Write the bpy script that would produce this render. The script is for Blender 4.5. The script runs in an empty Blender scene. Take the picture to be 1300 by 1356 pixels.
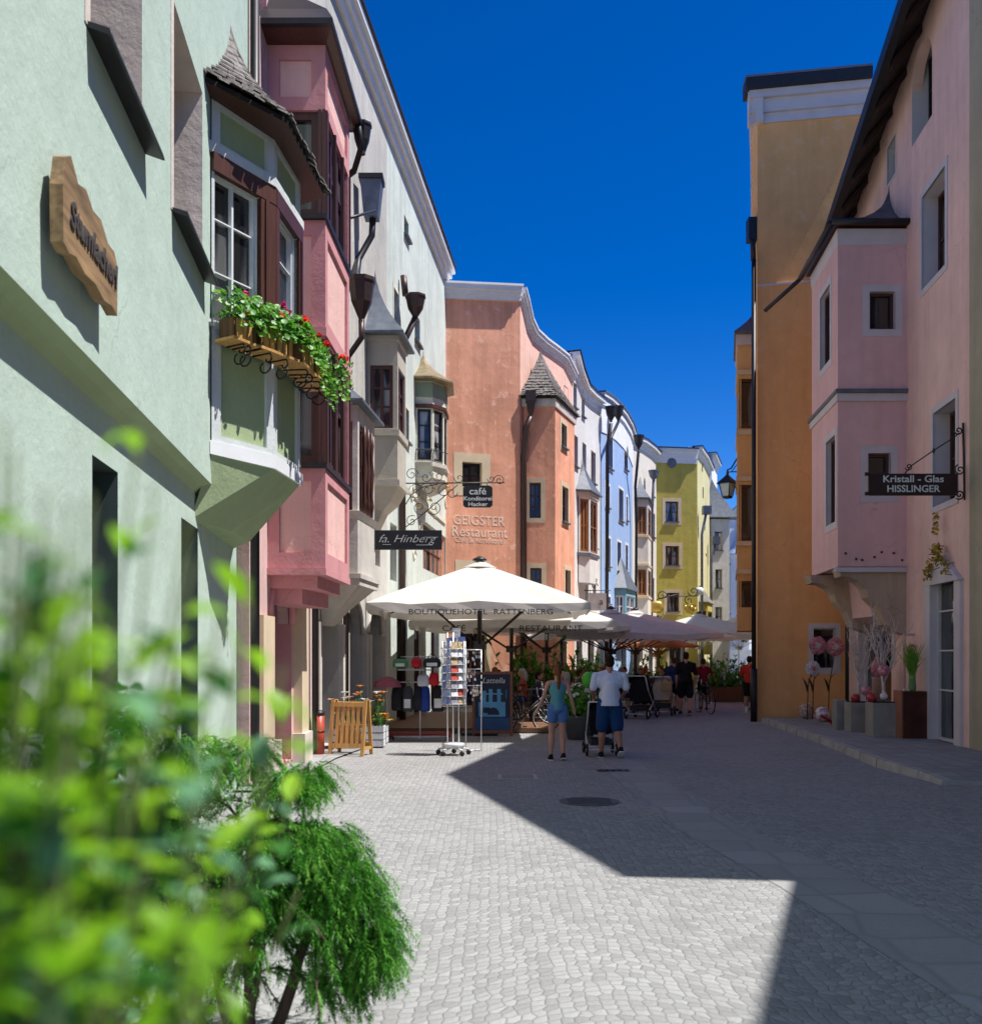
import bpy, bmesh, math, random
from mathutils import Vector, Matrix
from math import sin, cos, pi, radians, sqrt, atan2, hypot
R = random.Random(7)
C = bpy.context.scene.collection
S = bpy.context.scene

# ---------------------------------------------------------------- camera
F, CX, HY, CH = 1300.0, 650.0, 868.0, 1.75      # focal length in photo pixels, centre column, horizon row, eye height
cam_d = bpy.data.cameras.new('camera'); cam = bpy.data.objects.new('camera', cam_d); C.objects.link(cam)
cam.location = (0, 0, CH); cam.rotation_euler = (radians(90), 0, 0)
cam_d.sensor_fit = 'HORIZONTAL'; cam_d.sensor_width = 36; cam_d.lens = 36 * F / 1300
cam_d.shift_y = (HY - 678) / 1300; cam_d.clip_start = 0.05; cam_d.clip_end = 2000
cam_d.dof.use_dof = True; cam_d.dof.focus_distance = 13; cam_d.dof.aperture_fstop = 3.0
S.camera = cam

# ---------------------------------------------------------------- sky and sun
SUN_EL, SUN_AZ = radians(62.6), radians(-8)      # azimuth measured from +X towards +Y
w = bpy.data.worlds.new('World'); S.world = w; w.use_nodes = True
nt = w.node_tree; nt.nodes.clear()
out = nt.nodes.new('ShaderNodeOutputWorld'); bg = nt.nodes.new('ShaderNodeBackground'); sky = nt.nodes.new('ShaderNodeTexSky')
sky.sky_type = 'NISHITA'; sky.sun_disc = False; sky.sun_elevation = SUN_EL
sky.sun_rotation = pi / 2 - SUN_AZ; sky.altitude = 1500; sky.air_density = 0.8; sky.dust_density = 0.0; sky.ozone_density = 4.0
hs = nt.nodes.new('ShaderNodeHueSaturation'); hs.inputs['Saturation'].default_value = 1.38; hs.inputs['Hue'].default_value = 0.514
bg.inputs['Strength'].default_value = 0.103
nt.links.new(sky.outputs[0], hs.inputs['Color']); nt.links.new(hs.outputs[0], bg.inputs[0]); nt.links.new(bg.outputs[0], out.inputs[0])
sd = bpy.data.lights.new('sun', 'SUN'); sd.energy = 4.6; sd.angle = radians(0.5); sd.color = (1.0, 0.975, 0.94)
sun = bpy.data.objects.new('sun', sd); C.objects.link(sun)
SD = Vector((cos(SUN_EL) * cos(SUN_AZ), cos(SUN_EL) * sin(SUN_AZ), sin(SUN_EL)))
sun.rotation_euler = SD.to_track_quat('Z', 'Y').to_euler(); sun.location = (20, 0, 40)
S.view_settings.view_transform = 'Standard'; S.view_settings.look = 'None'; S.view_settings.gamma = 1
S.view_settings.exposure = 0.68
S.render.engine = 'CYCLES'; S.cycles.use_denoising = True
S.cycles.max_bounces = 9; S.cycles.diffuse_bounces = 7; S.cycles.glossy_bounces = 3; S.cycles.transmission_bounces = 4; S.cycles.transparent_max_bounces = 6

# ---------------------------------------------------------------- materials
MATS = {}
def srgb(r, g, b):
    f = lambda c: (c / 255 / 12.92) if c / 255 <= 0.04045 else ((c / 255 + 0.055) / 1.055) ** 2.4
    return (f(r), f(g), f(b))
def new_mat(name):
    m = bpy.data.materials.new(name); m.use_nodes = True
    n = m.node_tree; b = n.nodes['Principled BSDF']; MATS[name] = m
    return m, n, b
def node(n, t, **kw):
    x = n.nodes.new(t)
    for k, v in kw.items():
        if k in x.inputs: x.inputs[k].default_value = v
        else: setattr(x, k, v)
    return x
def ramp(n, stops, src=None):
    r = n.nodes.new('ShaderNodeValToRGB'); e = r.color_ramp.elements
    while len(e) < len(stops): e.new(0.5)
    for i, (p, c) in enumerate(stops):
        e[i].position = p; e[i].color = (c if len(c) == 4 else (*c, 1))
    if src: n.links.new(src, r.inputs[0])
    return r
def mix(n, fac, a, b, mode='MIX'):
    x = n.nodes.new('ShaderNodeMix'); x.data_type = 'RGBA'; x.blend_type = mode
    for sock, v in ((x.inputs[0], fac), (x.inputs[6], a), (x.inputs[7], b)):
        if isinstance(v, bpy.types.NodeSocket): n.links.new(v, sock)
        elif isinstance(v, (int, float)): sock.default_value = v
        else: sock.default_value = (*v, 1)
    return x.outputs[2]
def bump(n, b, h, strength, dist):
    x = node(n, 'ShaderNodeBump', Strength=strength, Distance=dist)
    n.links.new(h, x.inputs['Height']); n.links.new(x.outputs[0], b.inputs['Normal'])
def sc_(c, k): return tuple(min(1, x * k) for x in c)
def plain(name, col, rough=0.6, metal=0.0, var=0.12, scale=6.0, bmp=0.0, spec=0.4):
    if name in MATS: return MATS[name]
    m, n, b = new_mat(name)
    tc = node(n, 'ShaderNodeTexCoord'); no = node(n, 'ShaderNodeTexNoise', Scale=scale, Detail=4.0)
    n.links.new(tc.outputs['Object'], no.inputs['Vector'])
    r = ramp(n, [(0.3, sc_(col, 1 - var)), (0.7, sc_(col, 1 + var))], no.outputs['Fac'])
    n.links.new(r.outputs[0], b.inputs['Base Color'])
    b.inputs['Roughness'].default_value = rough; b.inputs['Metallic'].default_value = metal
    b.inputs['Specular IOR Level'].default_value = spec
    if bmp: bump(n, b, no.outputs['Fac'], bmp, 0.02)
    return m
def plaster(name, col, stain=0.12, patch=None, pamt=0.0):
    """lime plaster: soft clouding, vertical weather streaks, trowel bump"""
    if name in MATS: return MATS[name]
    m, n, b = new_mat(name)
    tc = node(n, 'ShaderNodeTexCoord'); O = tc.outputs['Object']
    big = node(n, 'ShaderNodeTexNoise', Scale=0.55, Detail=6.0, Roughness=0.6); n.links.new(O, big.inputs['Vector'])
    mp = node(n, 'ShaderNodeMapping'); mp.inputs['Scale'].default_value = (3.2, 3.2, 0.22); n.links.new(O, mp.inputs['Vector'])
    st = node(n, 'ShaderNodeTexNoise', Scale=1.0, Detail=5.0, Roughness=0.65); n.links.new(mp.outputs[0], st.inputs['Vector'])
    fine = node(n, 'ShaderNodeTexNoise', Scale=22.0, Detail=6.0, Roughness=0.7); n.links.new(O, fine.inputs['Vector'])
    mid = node(n, 'ShaderNodeTexNoise', Scale=3.0, Detail=6.0, Roughness=0.6); n.links.new(O, mid.inputs['Vector'])
    r1 = ramp(n, [(0.32, sc_(col, 1 - stain)), (0.68, sc_(col, 1 + stain * 0.6))], big.outputs['Fac'])
    r2 = ramp(n, [(0.36, (0.80, 0.79, 0.77)), (0.56, (1, 1, 1))], st.outputs['Fac'])
    c = mix(n, min(1, stain * 4.2), r1.outputs[0], r2.outputs[0], 'MULTIPLY')
    r3 = ramp(n, [(0.3, (0.9, 0.9, 0.9)), (0.6, (1, 1, 1))], mid.outputs['Fac'])
    c = mix(n, 0.7, c, r3.outputs[0], 'MULTIPLY')
    if patch:
        r4 = ramp(n, [(0.60, (0, 0, 0)), (0.64, (pamt,) * 3)], mid.outputs['Fac'])
        c = mix(n, r4.outputs[0], c, patch)
    ck = node(n, 'ShaderNodeTexVoronoi', Scale=0.8, feature='DISTANCE_TO_EDGE'); wv = mix(n, .35, O, mid.outputs['Color'], 'ADD'); n.links.new(wv, ck.inputs['Vector'])
    r5 = ramp(n, [(0.002, (.72, .70, .68)), (0.007, (1, 1, 1))], ck.outputs['Distance']); r6 = ramp(n, [(.5, (0, 0, 0)), (.6, (.8, .8, .8))], big.outputs['Fac']); c = mix(n, r6.outputs[0], c, mix(n, 1.0, c, r5.outputs[0], 'MULTIPLY'))
    n.links.new(c, b.inputs['Base Color']); b.inputs['Roughness'].default_value = 0.92; b.inputs['Specular IOR Level'].default_value = 0.2
    ad = node(n, 'ShaderNodeMath', operation='ADD'); n.links.new(fine.outputs['Fac'], ad.inputs[0])
    mu = node(n, 'ShaderNodeMath', operation='MULTIPLY'); mu.inputs[1].default_value = 4.0; n.links.new(mid.outputs['Fac'], mu.inputs[0]); n.links.new(mu.outputs[0], ad.inputs[1])
    bump(n, b, ad.outputs[0], 0.35, 0.012)
    return m
def wood(name, col, rough=0.5, dark=0.55, axis=2, scale=1.0):
    if name in MATS: return MATS[name]
    m, n, b = new_mat(name)
    tc = node(n, 'ShaderNodeTexCoord'); mp = node(n, 'ShaderNodeMapping')
    s = [28 * scale] * 3; s[axis] = 1.6 * scale; mp.inputs['Scale'].default_value = s
    n.links.new(tc.outputs['Object'], mp.inputs['Vector'])
    no = node(n, 'ShaderNodeTexNoise', Scale=1.0, Detail=5.0, Roughness=0.6); n.links.new(mp.outputs[0], no.inputs['Vector'])
    r = ramp(n, [(0.3, sc_(col, dark)), (0.7, sc_(col, 1.15))], no.outputs['Fac'])
    n.links.new(r.outputs[0], b.inputs['Base Color']); b.inputs['Roughness'].default_value = rough
    bump(n, b, no.outputs['Fac'], 0.25, 0.004)
    return m
def leafmat(name, c1, c2, trans=0.35, scale=9.0, rough=0.45):
    if name in MATS: return MATS[name]
    m, n, b = new_mat(name)
    tc = node(n, 'ShaderNodeTexCoord'); no = node(n, 'ShaderNodeTexNoise', Scale=scale, Detail=3.0)
    n.links.new(tc.outputs['Object'], no.inputs['Vector'])
    r = ramp(n, [(0.3, c1), (0.7, c2)], no.outputs['Fac'])
    n.links.new(r.outputs[0], b.inputs['Base Color']); b.inputs['Roughness'].default_value = rough
    tr = node(n, 'ShaderNodeBsdfTranslucent'); n.links.new(r.outputs[0], tr.inputs[0])
    mx = node(n, 'ShaderNodeMixShader'); mx.inputs[0].default_value = trans
    n.links.new(b.outputs[0], mx.inputs[1]); n.links.new(tr.outputs[0], mx.inputs[2])
    n.links.new(mx.outputs[0], n.nodes['Material Output'].inputs[0])
    return m
def cloth(name, col, trans=0.0, rough=0.85, scale=40):
    if name in MATS: return MATS[name]
    m, n, b = new_mat(name)
    tc = node(n, 'ShaderNodeTexCoord'); no = node(n, 'ShaderNodeTexNoise', Scale=5.0, Detail=4.0); n.links.new(tc.outputs['Object'], no.inputs['Vector'])
    wv = node(n, 'ShaderNodeTexNoise', Scale=float(scale), Detail=2.0); n.links.new(tc.outputs['Object'], wv.inputs['Vector'])
    r = ramp(n, [(0.3, sc_(col, 0.94)), (0.7, sc_(col, 1.04))], no.outputs['Fac'])
    n.links.new(r.outputs[0], b.inputs['Base Color']); b.inputs['Roughness'].default_value = rough; b.inputs['Specular IOR Level'].default_value = 0.2
    bump(n, b, no.outputs['Fac'], 0.3, 0.012)
    if trans:
        tr = node(n, 'ShaderNodeBsdfTranslucent'); n.links.new(r.outputs[0], tr.inputs[0])
        mx = node(n, 'ShaderNodeMixShader'); mx.inputs[0].default_value = trans
        n.links.new(b.outputs[0], mx.inputs[1]); n.links.new(tr.outputs[0], mx.inputs[2])
        n.links.new(mx.outputs[0], n.nodes['Material Output'].inputs[0])
    return m
def glassmat(name, c1, c2, scale=1.3):
    """window glass in front of a dim room: dark with pale curtain patches, mirror-like surface"""
    if name in MATS: return MATS[name]
    m, n, b = new_mat(name)
    tc = node(n, 'ShaderNodeTexCoord'); mp = node(n, 'ShaderNodeMapping'); mp.inputs['Scale'].default_value = (2.2, 2.2, 0.35)
    n.links.new(tc.outputs['Object'], mp.inputs['Vector'])
    no = node(n, 'ShaderNodeTexNoise', Scale=scale, Detail=1.0); n.links.new(mp.outputs[0], no.inputs['Vector'])
    r = ramp(n, [(0.48, c1), (0.56, c2)], no.outputs['Fac'])
    n.links.new(r.outputs[0], b.inputs['Base Color']); b.inputs['Roughness'].default_value = 0.04
    b.inputs['Specular IOR Level'].default_value = 0.8
    wb = node(n, 'ShaderNodeTexNoise', Scale=2.5); n.links.new(tc.outputs['Object'], wb.inputs['Vector']); bump(n, b, wb.outputs['Fac'], 0.08, 0.02)
    return m

# ---------------------------------------------------------------- mesh builder
class MB:
    def __init__(s, mat=None, M=None):
        s.v = []; s.f = []; s.mi = []; s.mats = []; s.cur = 0; s.M = M or Matrix.Identity(4); s.sm = []
        if mat: s.use(mat)
    def use(s, mat):
        if mat not in s.mats: s.mats.append(mat)
        s.cur = s.mats.index(mat); return s
    def add(s, vs, fs, smooth=False):
        k = len(s.v); s.v += [tuple(s.M @ Vector(p)) for p in vs]
        for f in fs: s.f.append([k + i for i in f]); s.mi.append(s.cur); s.sm.append(smooth)
        return s
    def quad(s, a, b, c, d): return s.add([a, b, c, d], [(0, 1, 2, 3)])
    def box(s, x0, x1, y0, y1, z0, z1):
        v = [(x0, y0, z0), (x1, y0, z0), (x1, y1, z0), (x0, y1, z0), (x0, y0, z1), (x1, y0, z1), (x1, y1, z1), (x0, y1, z1)]
        return s.add(v, [(3, 2, 1, 0), (4, 5, 6, 7), (0, 1, 5, 4), (1, 2, 6, 5), (2, 3, 7, 6), (3, 0, 4, 7)])
    def cbox(s, c, size, rz=0, T=None):
        keep = s.M; s.M = s.M @ Matrix.Translation(c) @ (T or Matrix.Rotation(rz, 4, 'Z'))
        x, y, z = [k / 2 for k in size]; s.box(-x, x, -y, y, -z, z); s.M = keep; return s
    def bevbox(s, x0, x1, y0, y1, z0, z1, b=0.01):
        v = []
        for (zz, q) in ((z0, b), (z0 + b, 0), (z1 - b, 0), (z1, b)):
            v += [(x0 + q + b * (q == 0) * 0, y0 + q, zz), (x1 - q, y0 + q, zz), (x1 - q, y1 - q, zz), (x0 + q, y1 - q, zz)]
        f = [(3, 2, 1, 0), (12, 13, 14, 15)]
        for k in range(3):
            for i in range(4): j = (i + 1) % 4; f.append((4 * k + i, 4 * k + j, 4 * k + 4 + j, 4 * k + 4 + i))
        return s.add(v, f)
    def prism(s, poly, z0, z1, caps=True):
        """poly: list of (x, y); extruded in z"""
        n = len(poly); v = [(x, y, z0) for x, y in poly] + [(x, y, z1) for x, y in poly]
        f = [(i, (i + 1) % n, n + (i + 1) % n, n + i) for i in range(n)]
        if caps: f += [tuple(range(n))[::-1], tuple(range(n, 2 * n))]
        return s.add(v, f)
    def loft(s, rings, closed=True, cap0=True, cap1=True, smooth=False):
        n = len(rings[0]); v = [p for r in rings for p in r]; f = []
        for k in range(len(rings) - 1):
            for i in range(n if closed else n - 1):
                j = (i + 1) % n; f.append((k * n + i, k * n + j, (k + 1) * n + j, (k + 1) * n + i))
        if cap0: f.append(tuple(range(n))[::-1])
        if cap1: f.append(tuple(range((len(rings) - 1) * n, len(rings) * n)))
        return s.add(v, f, smooth)
    def tube(s, pts, r, n=6, smooth=True, flat=1.0):
        pts = [Vector(p) for p in pts]; rr = r if isinstance(r, (list, tuple)) else [r] * len(pts); rings = []
        up = Vector((0, 0, 1)); a = None
        for i, p in enumerate(pts):
            d = (pts[min(i + 1, len(pts) - 1)] - pts[max(i - 1, 0)])
            if d.length < 1e-9: d = Vector((0, 0, 1))
            d.normalize()
            if a is None:
                a = d.cross(up)
                if a.length < 0.05: a = d.cross(Vector((1, 0, 0)))
            a = (a - d * a.dot(d)); a.normalize(); b = d.cross(a)
            rings.append([p + a * (rr[i] * cos(2 * pi * k / n)) + b * (rr[i] * flat * sin(2 * pi * k / n)) for k in range(n)])
        return s.loft(rings, smooth=smooth)
    def lathe(s, prof, c=(0, 0, 0), n=16, smooth=True, ax=None):
        rings = []
        for r, z in prof: rings.append([(c[0] + r * cos(2 * pi * k / n), c[1] + r * sin(2 * pi * k / n), c[2] + z) for k in range(n)])
        return s.loft(rings, smooth=smooth)
    def ball(s, c, r, n=10, sz=(1, 1, 1)):
        rings = []
        for i in range(1, n // 2 + 1):
            t = pi * i / (n // 2 + 1)
            rings.append([(c[0] + sz[0] * r * sin(t) * cos(2 * pi * k / n), c[1] + sz[1] * r * sin(t) * sin(2 * pi * k / n), c[2] - sz[2] * r * cos(t)) for k in range(n)])
        return s.loft(rings, smooth=True)
    def mesh(s, name):
        me = bpy.data.meshes.new(name); me.from_pydata(s.v, [], s.f)
        for m in s.mats: me.materials.append(m)
        me.polygons.foreach_set('material_index', s.mi); me.polygons.foreach_set('use_smooth', s.sm)
        me.update(); return me

def fix_normals(me):
    bm = bmesh.new(); bm.from_mesh(me); bmesh.ops.recalc_face_normals(bm, faces=bm.faces); bm.to_mesh(me); bm.free()
def obj(name, mb, parent=None, label=None):
    me = mb.mesh(name) if isinstance(mb, MB) else mb
    fix_normals(me)
    o = bpy.data.objects.new(name, me); C.objects.link(o)
    if parent:
        o.parent = parent
        if parent.type == 'EMPTY': o.matrix_parent_inverse = Matrix.Translation(-Vector(parent.location))
    if label: o['label'] = label
    return o
def thing(name, label, cat, loc=(0, 0, 0), group=None):
    o = bpy.data.objects.new(name, None); C.objects.link(o); o.location = loc; o['label'] = label; o['category'] = cat
    o.empty_display_size = 0.2
    if group: o['group'] = group
    return o
def tag(o, label, cat, group=None):
    o['label'] = label; o['category'] = cat
    if group: o['group'] = group
    return o
def struct(o, kind='structure'): o['kind'] = kind; return o
def place(o, loc, rz=0, sc=1.0): o.location = loc; o.rotation_euler = (0, 0, rz); o.scale = (sc, sc, sc); return o
def dup(root, loc, rz=0, label=None, sc=1.0):
    r = root.copy(); C.objects.link(r); place(r, loc, rz, sc)
    if label: r['label'] = label
    for ch in list(root.children):
        c = ch.copy(); C.objects.link(c); c.parent = r
        for g in ch.children:
            d = g.copy(); C.objects.link(d); d.parent = c
    return r
def text_mesh(body, size, depth, M, mat, align='CENTER', name='lettering', shear=0.0, sx=1.0, bold=0.0):
    cu = bpy.data.curves.new(name, 'FONT'); cu.body = body; cu.size = size; cu.extrude = depth; cu.align_x = align; cu.align_y = 'CENTER'
    cu.shear = shear; cu.offset = bold; cu.resolution_u = 3
    t = bpy.data.objects.new(name, cu); C.objects.link(t); bpy.context.view_layer.update()
    me = bpy.data.meshes.new_from_object(t.evaluated_get(bpy.context.evaluated_depsgraph_get()))
    bpy.data.objects.remove(t); bpy.data.curves.remove(cu)
    me.transform(M @ Matrix.Diagonal((sx, 1, 1, 1))); me.materials.clear(); me.materials.append(mat); me.name = name
    return me
def at(u, v, Y): return Vector(((u - CX) * Y / F, Y, CH - (v - HY) * Y / F))
def facing(origin, right, normal):
    """matrix whose x runs along 'right', y up, z along 'normal' (for lettering)"""
    r = Vector(right).normalized(); nrm = Vector(normal).normalized(); up = Vector((0, 0, 1))
    M = Matrix(((r.x, up.x, nrm.x, origin[0]), (r.y, up.y, nrm.y, origin[1]), (r.z, up.z, nrm.z, origin[2]), (0, 0, 0, 1)))
    return M

class Wall:
    """a vertical plane from plan point a to plan point b; local frame: s along it, d out of it (street side), z up"""
    def __init__(s, a, b, out):
        s.a = Vector((*a, 0)); s.b = Vector((*b, 0)); s.t = (s.b - s.a); s.L = s.t.length; s.t.normalize()
        s.n = Vector((s.t.y, -s.t.x, 0))
        if s.n.dot(Vector((*out, 0))) < 0: s.n = -s.n
        s.M = Matrix(((s.t.x, s.n.x, 0, s.a.x), (s.t.y, s.n.y, 0, s.a.y), (0, 0, 1, 0), (0, 0, 0, 1)))
    def px(s, u, v, off=0.0):
        """photo pixel -> (s, z) on this plane pushed out by off"""
        r = Vector(((u - CX) / F, 1, 0)); a = s.a + s.n * off
        k = a.dot(s.n) / r.dot(s.n); p = r * k
        return (p - a).dot(s.t), CH - (v - HY) * k / F
    def p(s, ss, d, z): return s.M @ Vector((ss, d, z))
    def mb(s, mat): return MB(mat, s.M)

def prof_z(top, s):
    if s <= top[0][0]: return top[0][1]
    for (a, za), (b, zb) in zip(top, top[1:]):
        if s <= b: return za + (zb - za) * (s - a) / max(b - a, 1e-6)
    return top[-1][1]
def wall_mesh(W, top, holes, mat, rev=None, z0=-0.05, depth=0.22, s0=0.0, s1=None, back=8.0, roofmat=None, extra=(), bs=0.0, skin=False):
    """front face with real openings and their reveals; body behind it closed by ends, back and roof. holes: (s0,s1,z0,z1[,depth])"""
    s1 = W.L if s1 is None else s1
    m = W.mb(mat)
    ss = sorted(set([s0, s1] + [h[0] for h in holes] + [h[1] for h in holes] + [t[0] for t in top if s0 < t[0] < s1] + list(extra)))
    ss = [x for x in ss if s0 - 1e-6 <= x <= s1 + 1e-6]
    zmax = max(t[1] for t in top) + 1
    zs = sorted(set([z0] + [h[2] for h in holes] + [h[3] for h in holes])) + [zmax]
    idx = {}
    V = []; Fc = []
    def vid(s, z):
        z = min(z, prof_z(top, s)); k = (round(s, 4), round(z, 4))
        if k not in idx: idx[k] = len(V); V.append((s, 0, z))
        return idx[k]
    for a, b in zip(ss, ss[1:]):
        for c, d in zip(zs, zs[1:]):
            cs, cz = (a + b) / 2, (c + d) / 2
            if any(h[0] < cs < h[1] and h[2] < cz < h[3] for h in holes): continue
            q = []
            for x in (vid(a, c), vid(b, c), vid(b, d), vid(a, d)):
                if x not in q: q.append(x)
            if len(q) >= 3: Fc.append(q)
    m.add(V, Fc)
    if rev: m.use(rev)
    for h in holes:
        a, b, c, d = h[:4]; dp = -(h[4] if len(h) > 4 else depth)
        m.add([(a, 0, c), (a, dp, c), (a, dp, d), (a, 0, d), (b, 0, c), (b, dp, c), (b, dp, d), (b, 0, d)],
              [(0, 1, 2, 3), (7, 6, 5, 4), (0, 4, 5, 1), (3, 2, 6, 7)])
    m.use(mat)
    if skin: return m
    T = [(s0, prof_z(top, s0))] + [t for t in top if s0 < t[0] < s1] + [(s1, prof_z(top, s1))]
    B = -back
    m.add([(s0, 0, z0), (s0 + bs, B, z0), (s0 + bs, B, T[0][1]), (s0, 0, T[0][1])], [(0, 1, 2, 3)])
    m.add([(s1, 0, z0), (s1 + bs, B, z0), (s1 + bs, B, T[-1][1]), (s1, 0, T[-1][1])], [(0, 1, 2, 3)])
    m.add([(s + bs, B, z0) for s, z in T] + [(s + bs, B, z) for s, z in T], [(i, i + 1, len(T) + i + 1, len(T) + i) for i in range(len(T) - 1)])
    if roofmat: m.use(roofmat)
    m.add([(s, 0, z) for s, z in T] + [(s + bs, B, z) for s, z in T], [(i, i + 1, len(T) + i + 1, len(T) + i) for i in range(len(T) - 1)])
    return m
def window(parent, W, h, fm, gm, recess=0.16, fw=0.06, mull=1, trans=(0.62,), surround=None, sw=0.14, sill=None, sd=0.10, d0=0.0, name='window', sp=0.012):
    """a casement: frame bars, panes, optional painted surround and sill"""
    a, b, c, d = h[:4]; y1 = d0 - recess; y0 = y1 - 0.06
    m = W.mb(fm); m.box(a + .002, a + fw, y0, y1, c + .002, d - .002).box(b - fw, b - .002, y0, y1, c + .002, d - .002)
    m.box(a + fw, b - fw, y0, y1, c + .002, c + fw).box(a + fw, b - fw, y0, y1, d - fw, d - .002)
    zz = [c + fw + (d - c - 2 * fw) * t for t in trans]
    xs = [a + fw + (b - a - 2 * fw) * (k + 1) / (mull + 1) for k in range(mull)]
    for x in xs: m.box(x - fw * .45, x + fw * .45, y0, y1 - .01, c + fw, d - fw)
    e = [a + fw] + [q for x in xs for q in (x - fw * .45, x + fw * .45)] + [b - fw]
    for z in zz:
        for k in range(0, len(e), 2): m.box(e[k], e[k + 1], y0 + .01, y1 - .015, z - fw * .25, z + fw * .25)
    o = obj(name, m, parent)
    obj('pane', W.mb(gm).box(a + fw * .5, b - fw * .5, y0 - .03, y0 - .004, c + fw * .5, d - fw * .5), o)
    if surround:
        q = W.mb(surround); p = sp + d0
        q.box(a - sw, a, d0 - .02, p, c - sw, d + sw).box(b, b + sw, d0 - .02, p, c - sw, d + sw).box(a, b, d0 - .02, p, d, d + sw).box(a, b, d0 - .02, p, c - sw, c)
        obj('surround', q, o)
    if sill: obj('sill', W.mb(sill).box(a - .05, b + .05, y1 + .002, d0 + sd, c - .035, c + .015), o)
    return o
def cornice(W, top, mat, steps=((0.10, -0.45, -0.25), (0.2, -0.25, -0.1), (0.3, -0.1, 0.06)), s0=0, s1=None, capmat=None):
    """moulded eaves band following the top profile; steps: (projection, z from, z to)"""
    s1 = W.L if s1 is None else s1; m = W.mb(mat)
    T = [(s0, prof_z(top, s0))] + [t for t in top if s0 < t[0] < s1] + [(s1, prof_z(top, s1))]
    for k, (p, za, zb) in enumerate(steps):
        m.loft([[(s, -.15, z + za), (s, p, z + za), (s, p, z + zb), (s, -.15, z + zb)] for s, z in T])
    if capmat:
        m.use(capmat); p, _, zb = steps[-1]
        m.loft([[(s, -.3, z + zb), (s, p + .05, z + zb), (s, p + .05, z + zb + .07), (s, -.3, z + zb + .07)] for s, z in T])
    return m
# ---------------------------------------------------------------- shared materials
BROWN = wood('brown_wood', (0.085, 0.028, 0.018), 0.45); OAK = wood('oak_wood', (0.42, 0.20, 0.06), 0.5, 0.6)
HONEY = wood('honey_wood', (0.55, 0.30, 0.09), 0.55, 0.65); ORANGEW = wood('orange_wood', (0.32, 0.12, 0.035), 0.5)
IRON = plain('iron', (0.018, 0.018, 0.02), 0.5, 0.3); DARKMETAL = plain('dark_metal', (0.035, 0.033, 0.035), 0.45, 0.5)
BRONZE = plain('bronze_metal', (0.07, 0.045, 0.04), 0.45, 0.5); GREYMETAL = plain('grey_metal', (0.13, 0.15, 0.19), 0.5, 0.4, 0.15)
WHITE = plain('white_paint', (0.72, 0.73, 0.74), 0.6, 0, 0.05, 3); CREAM = plain('cream_paint', (0.62, 0.50, 0.34), 0.8, 0, 0.08, 3)
STONE = plaster('jamb_stone', (0.74, 0.64, 0.57), 0.12); SLATE = plain('slate', (0.10, 0.115, 0.14), 0.55, 0.0, 0.25, 5, 0.3)
GL = glassmat('window_glass', (0.012, 0.013, 0.015), (0.10, 0.10, 0.10)); GLD = glassmat('dark_glass', (0.008, 0.008, 0.009), (0.02, 0.02, 0.02))
GLC = glassmat('curtained_glass', (0.03, 0.03, 0.035), (0.34, 0.35, 0.36), 2.2)
DARK = plain('dark_interior', (0.02, 0.018, 0.017), 0.9); TILE = plain('roof_tile', (0.07, 0.05, 0.045), 0.8, 0, 0.3, 8, 0.4)
def shingle_mat():
    m, n, b = new_mat('wood_shingle')
    tc = node(n, 'ShaderNodeTexCoord'); mp = node(n, 'ShaderNodeMapping'); mp.inputs['Scale'].default_value = (9, 9, 2.5); n.links.new(tc.outputs['Object'], mp.inputs['Vector'])
    no = node(n, 'ShaderNodeTexNoise', Scale=1.6, Detail=6.0, Roughness=0.7); n.links.new(mp.outputs[0], no.inputs['Vector'])
    r = ramp(n, [(0.3, (0.05, 0.045, 0.04)), (0.5, (0.17, 0.15, 0.135)), (0.72, (0.33, 0.30, 0.27))], no.outputs['Fac'])
    n.links.new(r.outputs[0], b.inputs['Base Color']); b.inputs['Roughness'].default_value = 0.85; bump(n, b, no.outputs['Fac'], 0.5, 0.01); return m
SHING = shingle_mat()

def drain_funnel(mb, c, r, h, n=8, r2=0.06, cap=True, rot=0.39):
    """rain-water hopper: rim, tapering bowl, spout"""
    keep = mb.M; mb.M = mb.M @ Matrix.Translation(c) @ Matrix.Rotation(rot, 4, 'Z')
    mb.lathe([(r2, -h), (r2, -h * .92), (r * .78, -h * .55), (r, -h * .1), (r * 1.08, -h * .08), (r * 1.08, 0), (r * .95, 0), (r * .9, -h * .1)], n=n, smooth=False); mb.M = keep
def arch_fill(m, h, n=12, thick=0.22, moulding=None, mr=0.05):
    """turns the top of rectangular opening h = (s0,s1,z0,z1) into a round arch"""
    a, b, c, d = h[:4]; r = (b - a) / 2; x = (a + b) / 2; zc = d - r
    arc = [(x + r * cos(pi * k / n), zc + r * sin(pi * k / n)) for k in range(n + 1)]
    for side in (0, 1):
        q = arc[:n // 2 + 1] if side == 0 else arc[n // 2:]
        cor = (b, d + .001) if side == 0 else (a, d + .001)
        for p, p2 in zip(q, q[1:]):
            m.loft([[(p[0], -.001 - y, p[1]), (p2[0], -.001 - y, p2[1]), (cor[0], -.001 - y, cor[1])] for y in (0, thick)])
    if moulding:
        m.use(moulding); m.tube([(p[0], 0.01, p[1]) for p in arc], mr, 6)
    return m
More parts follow.
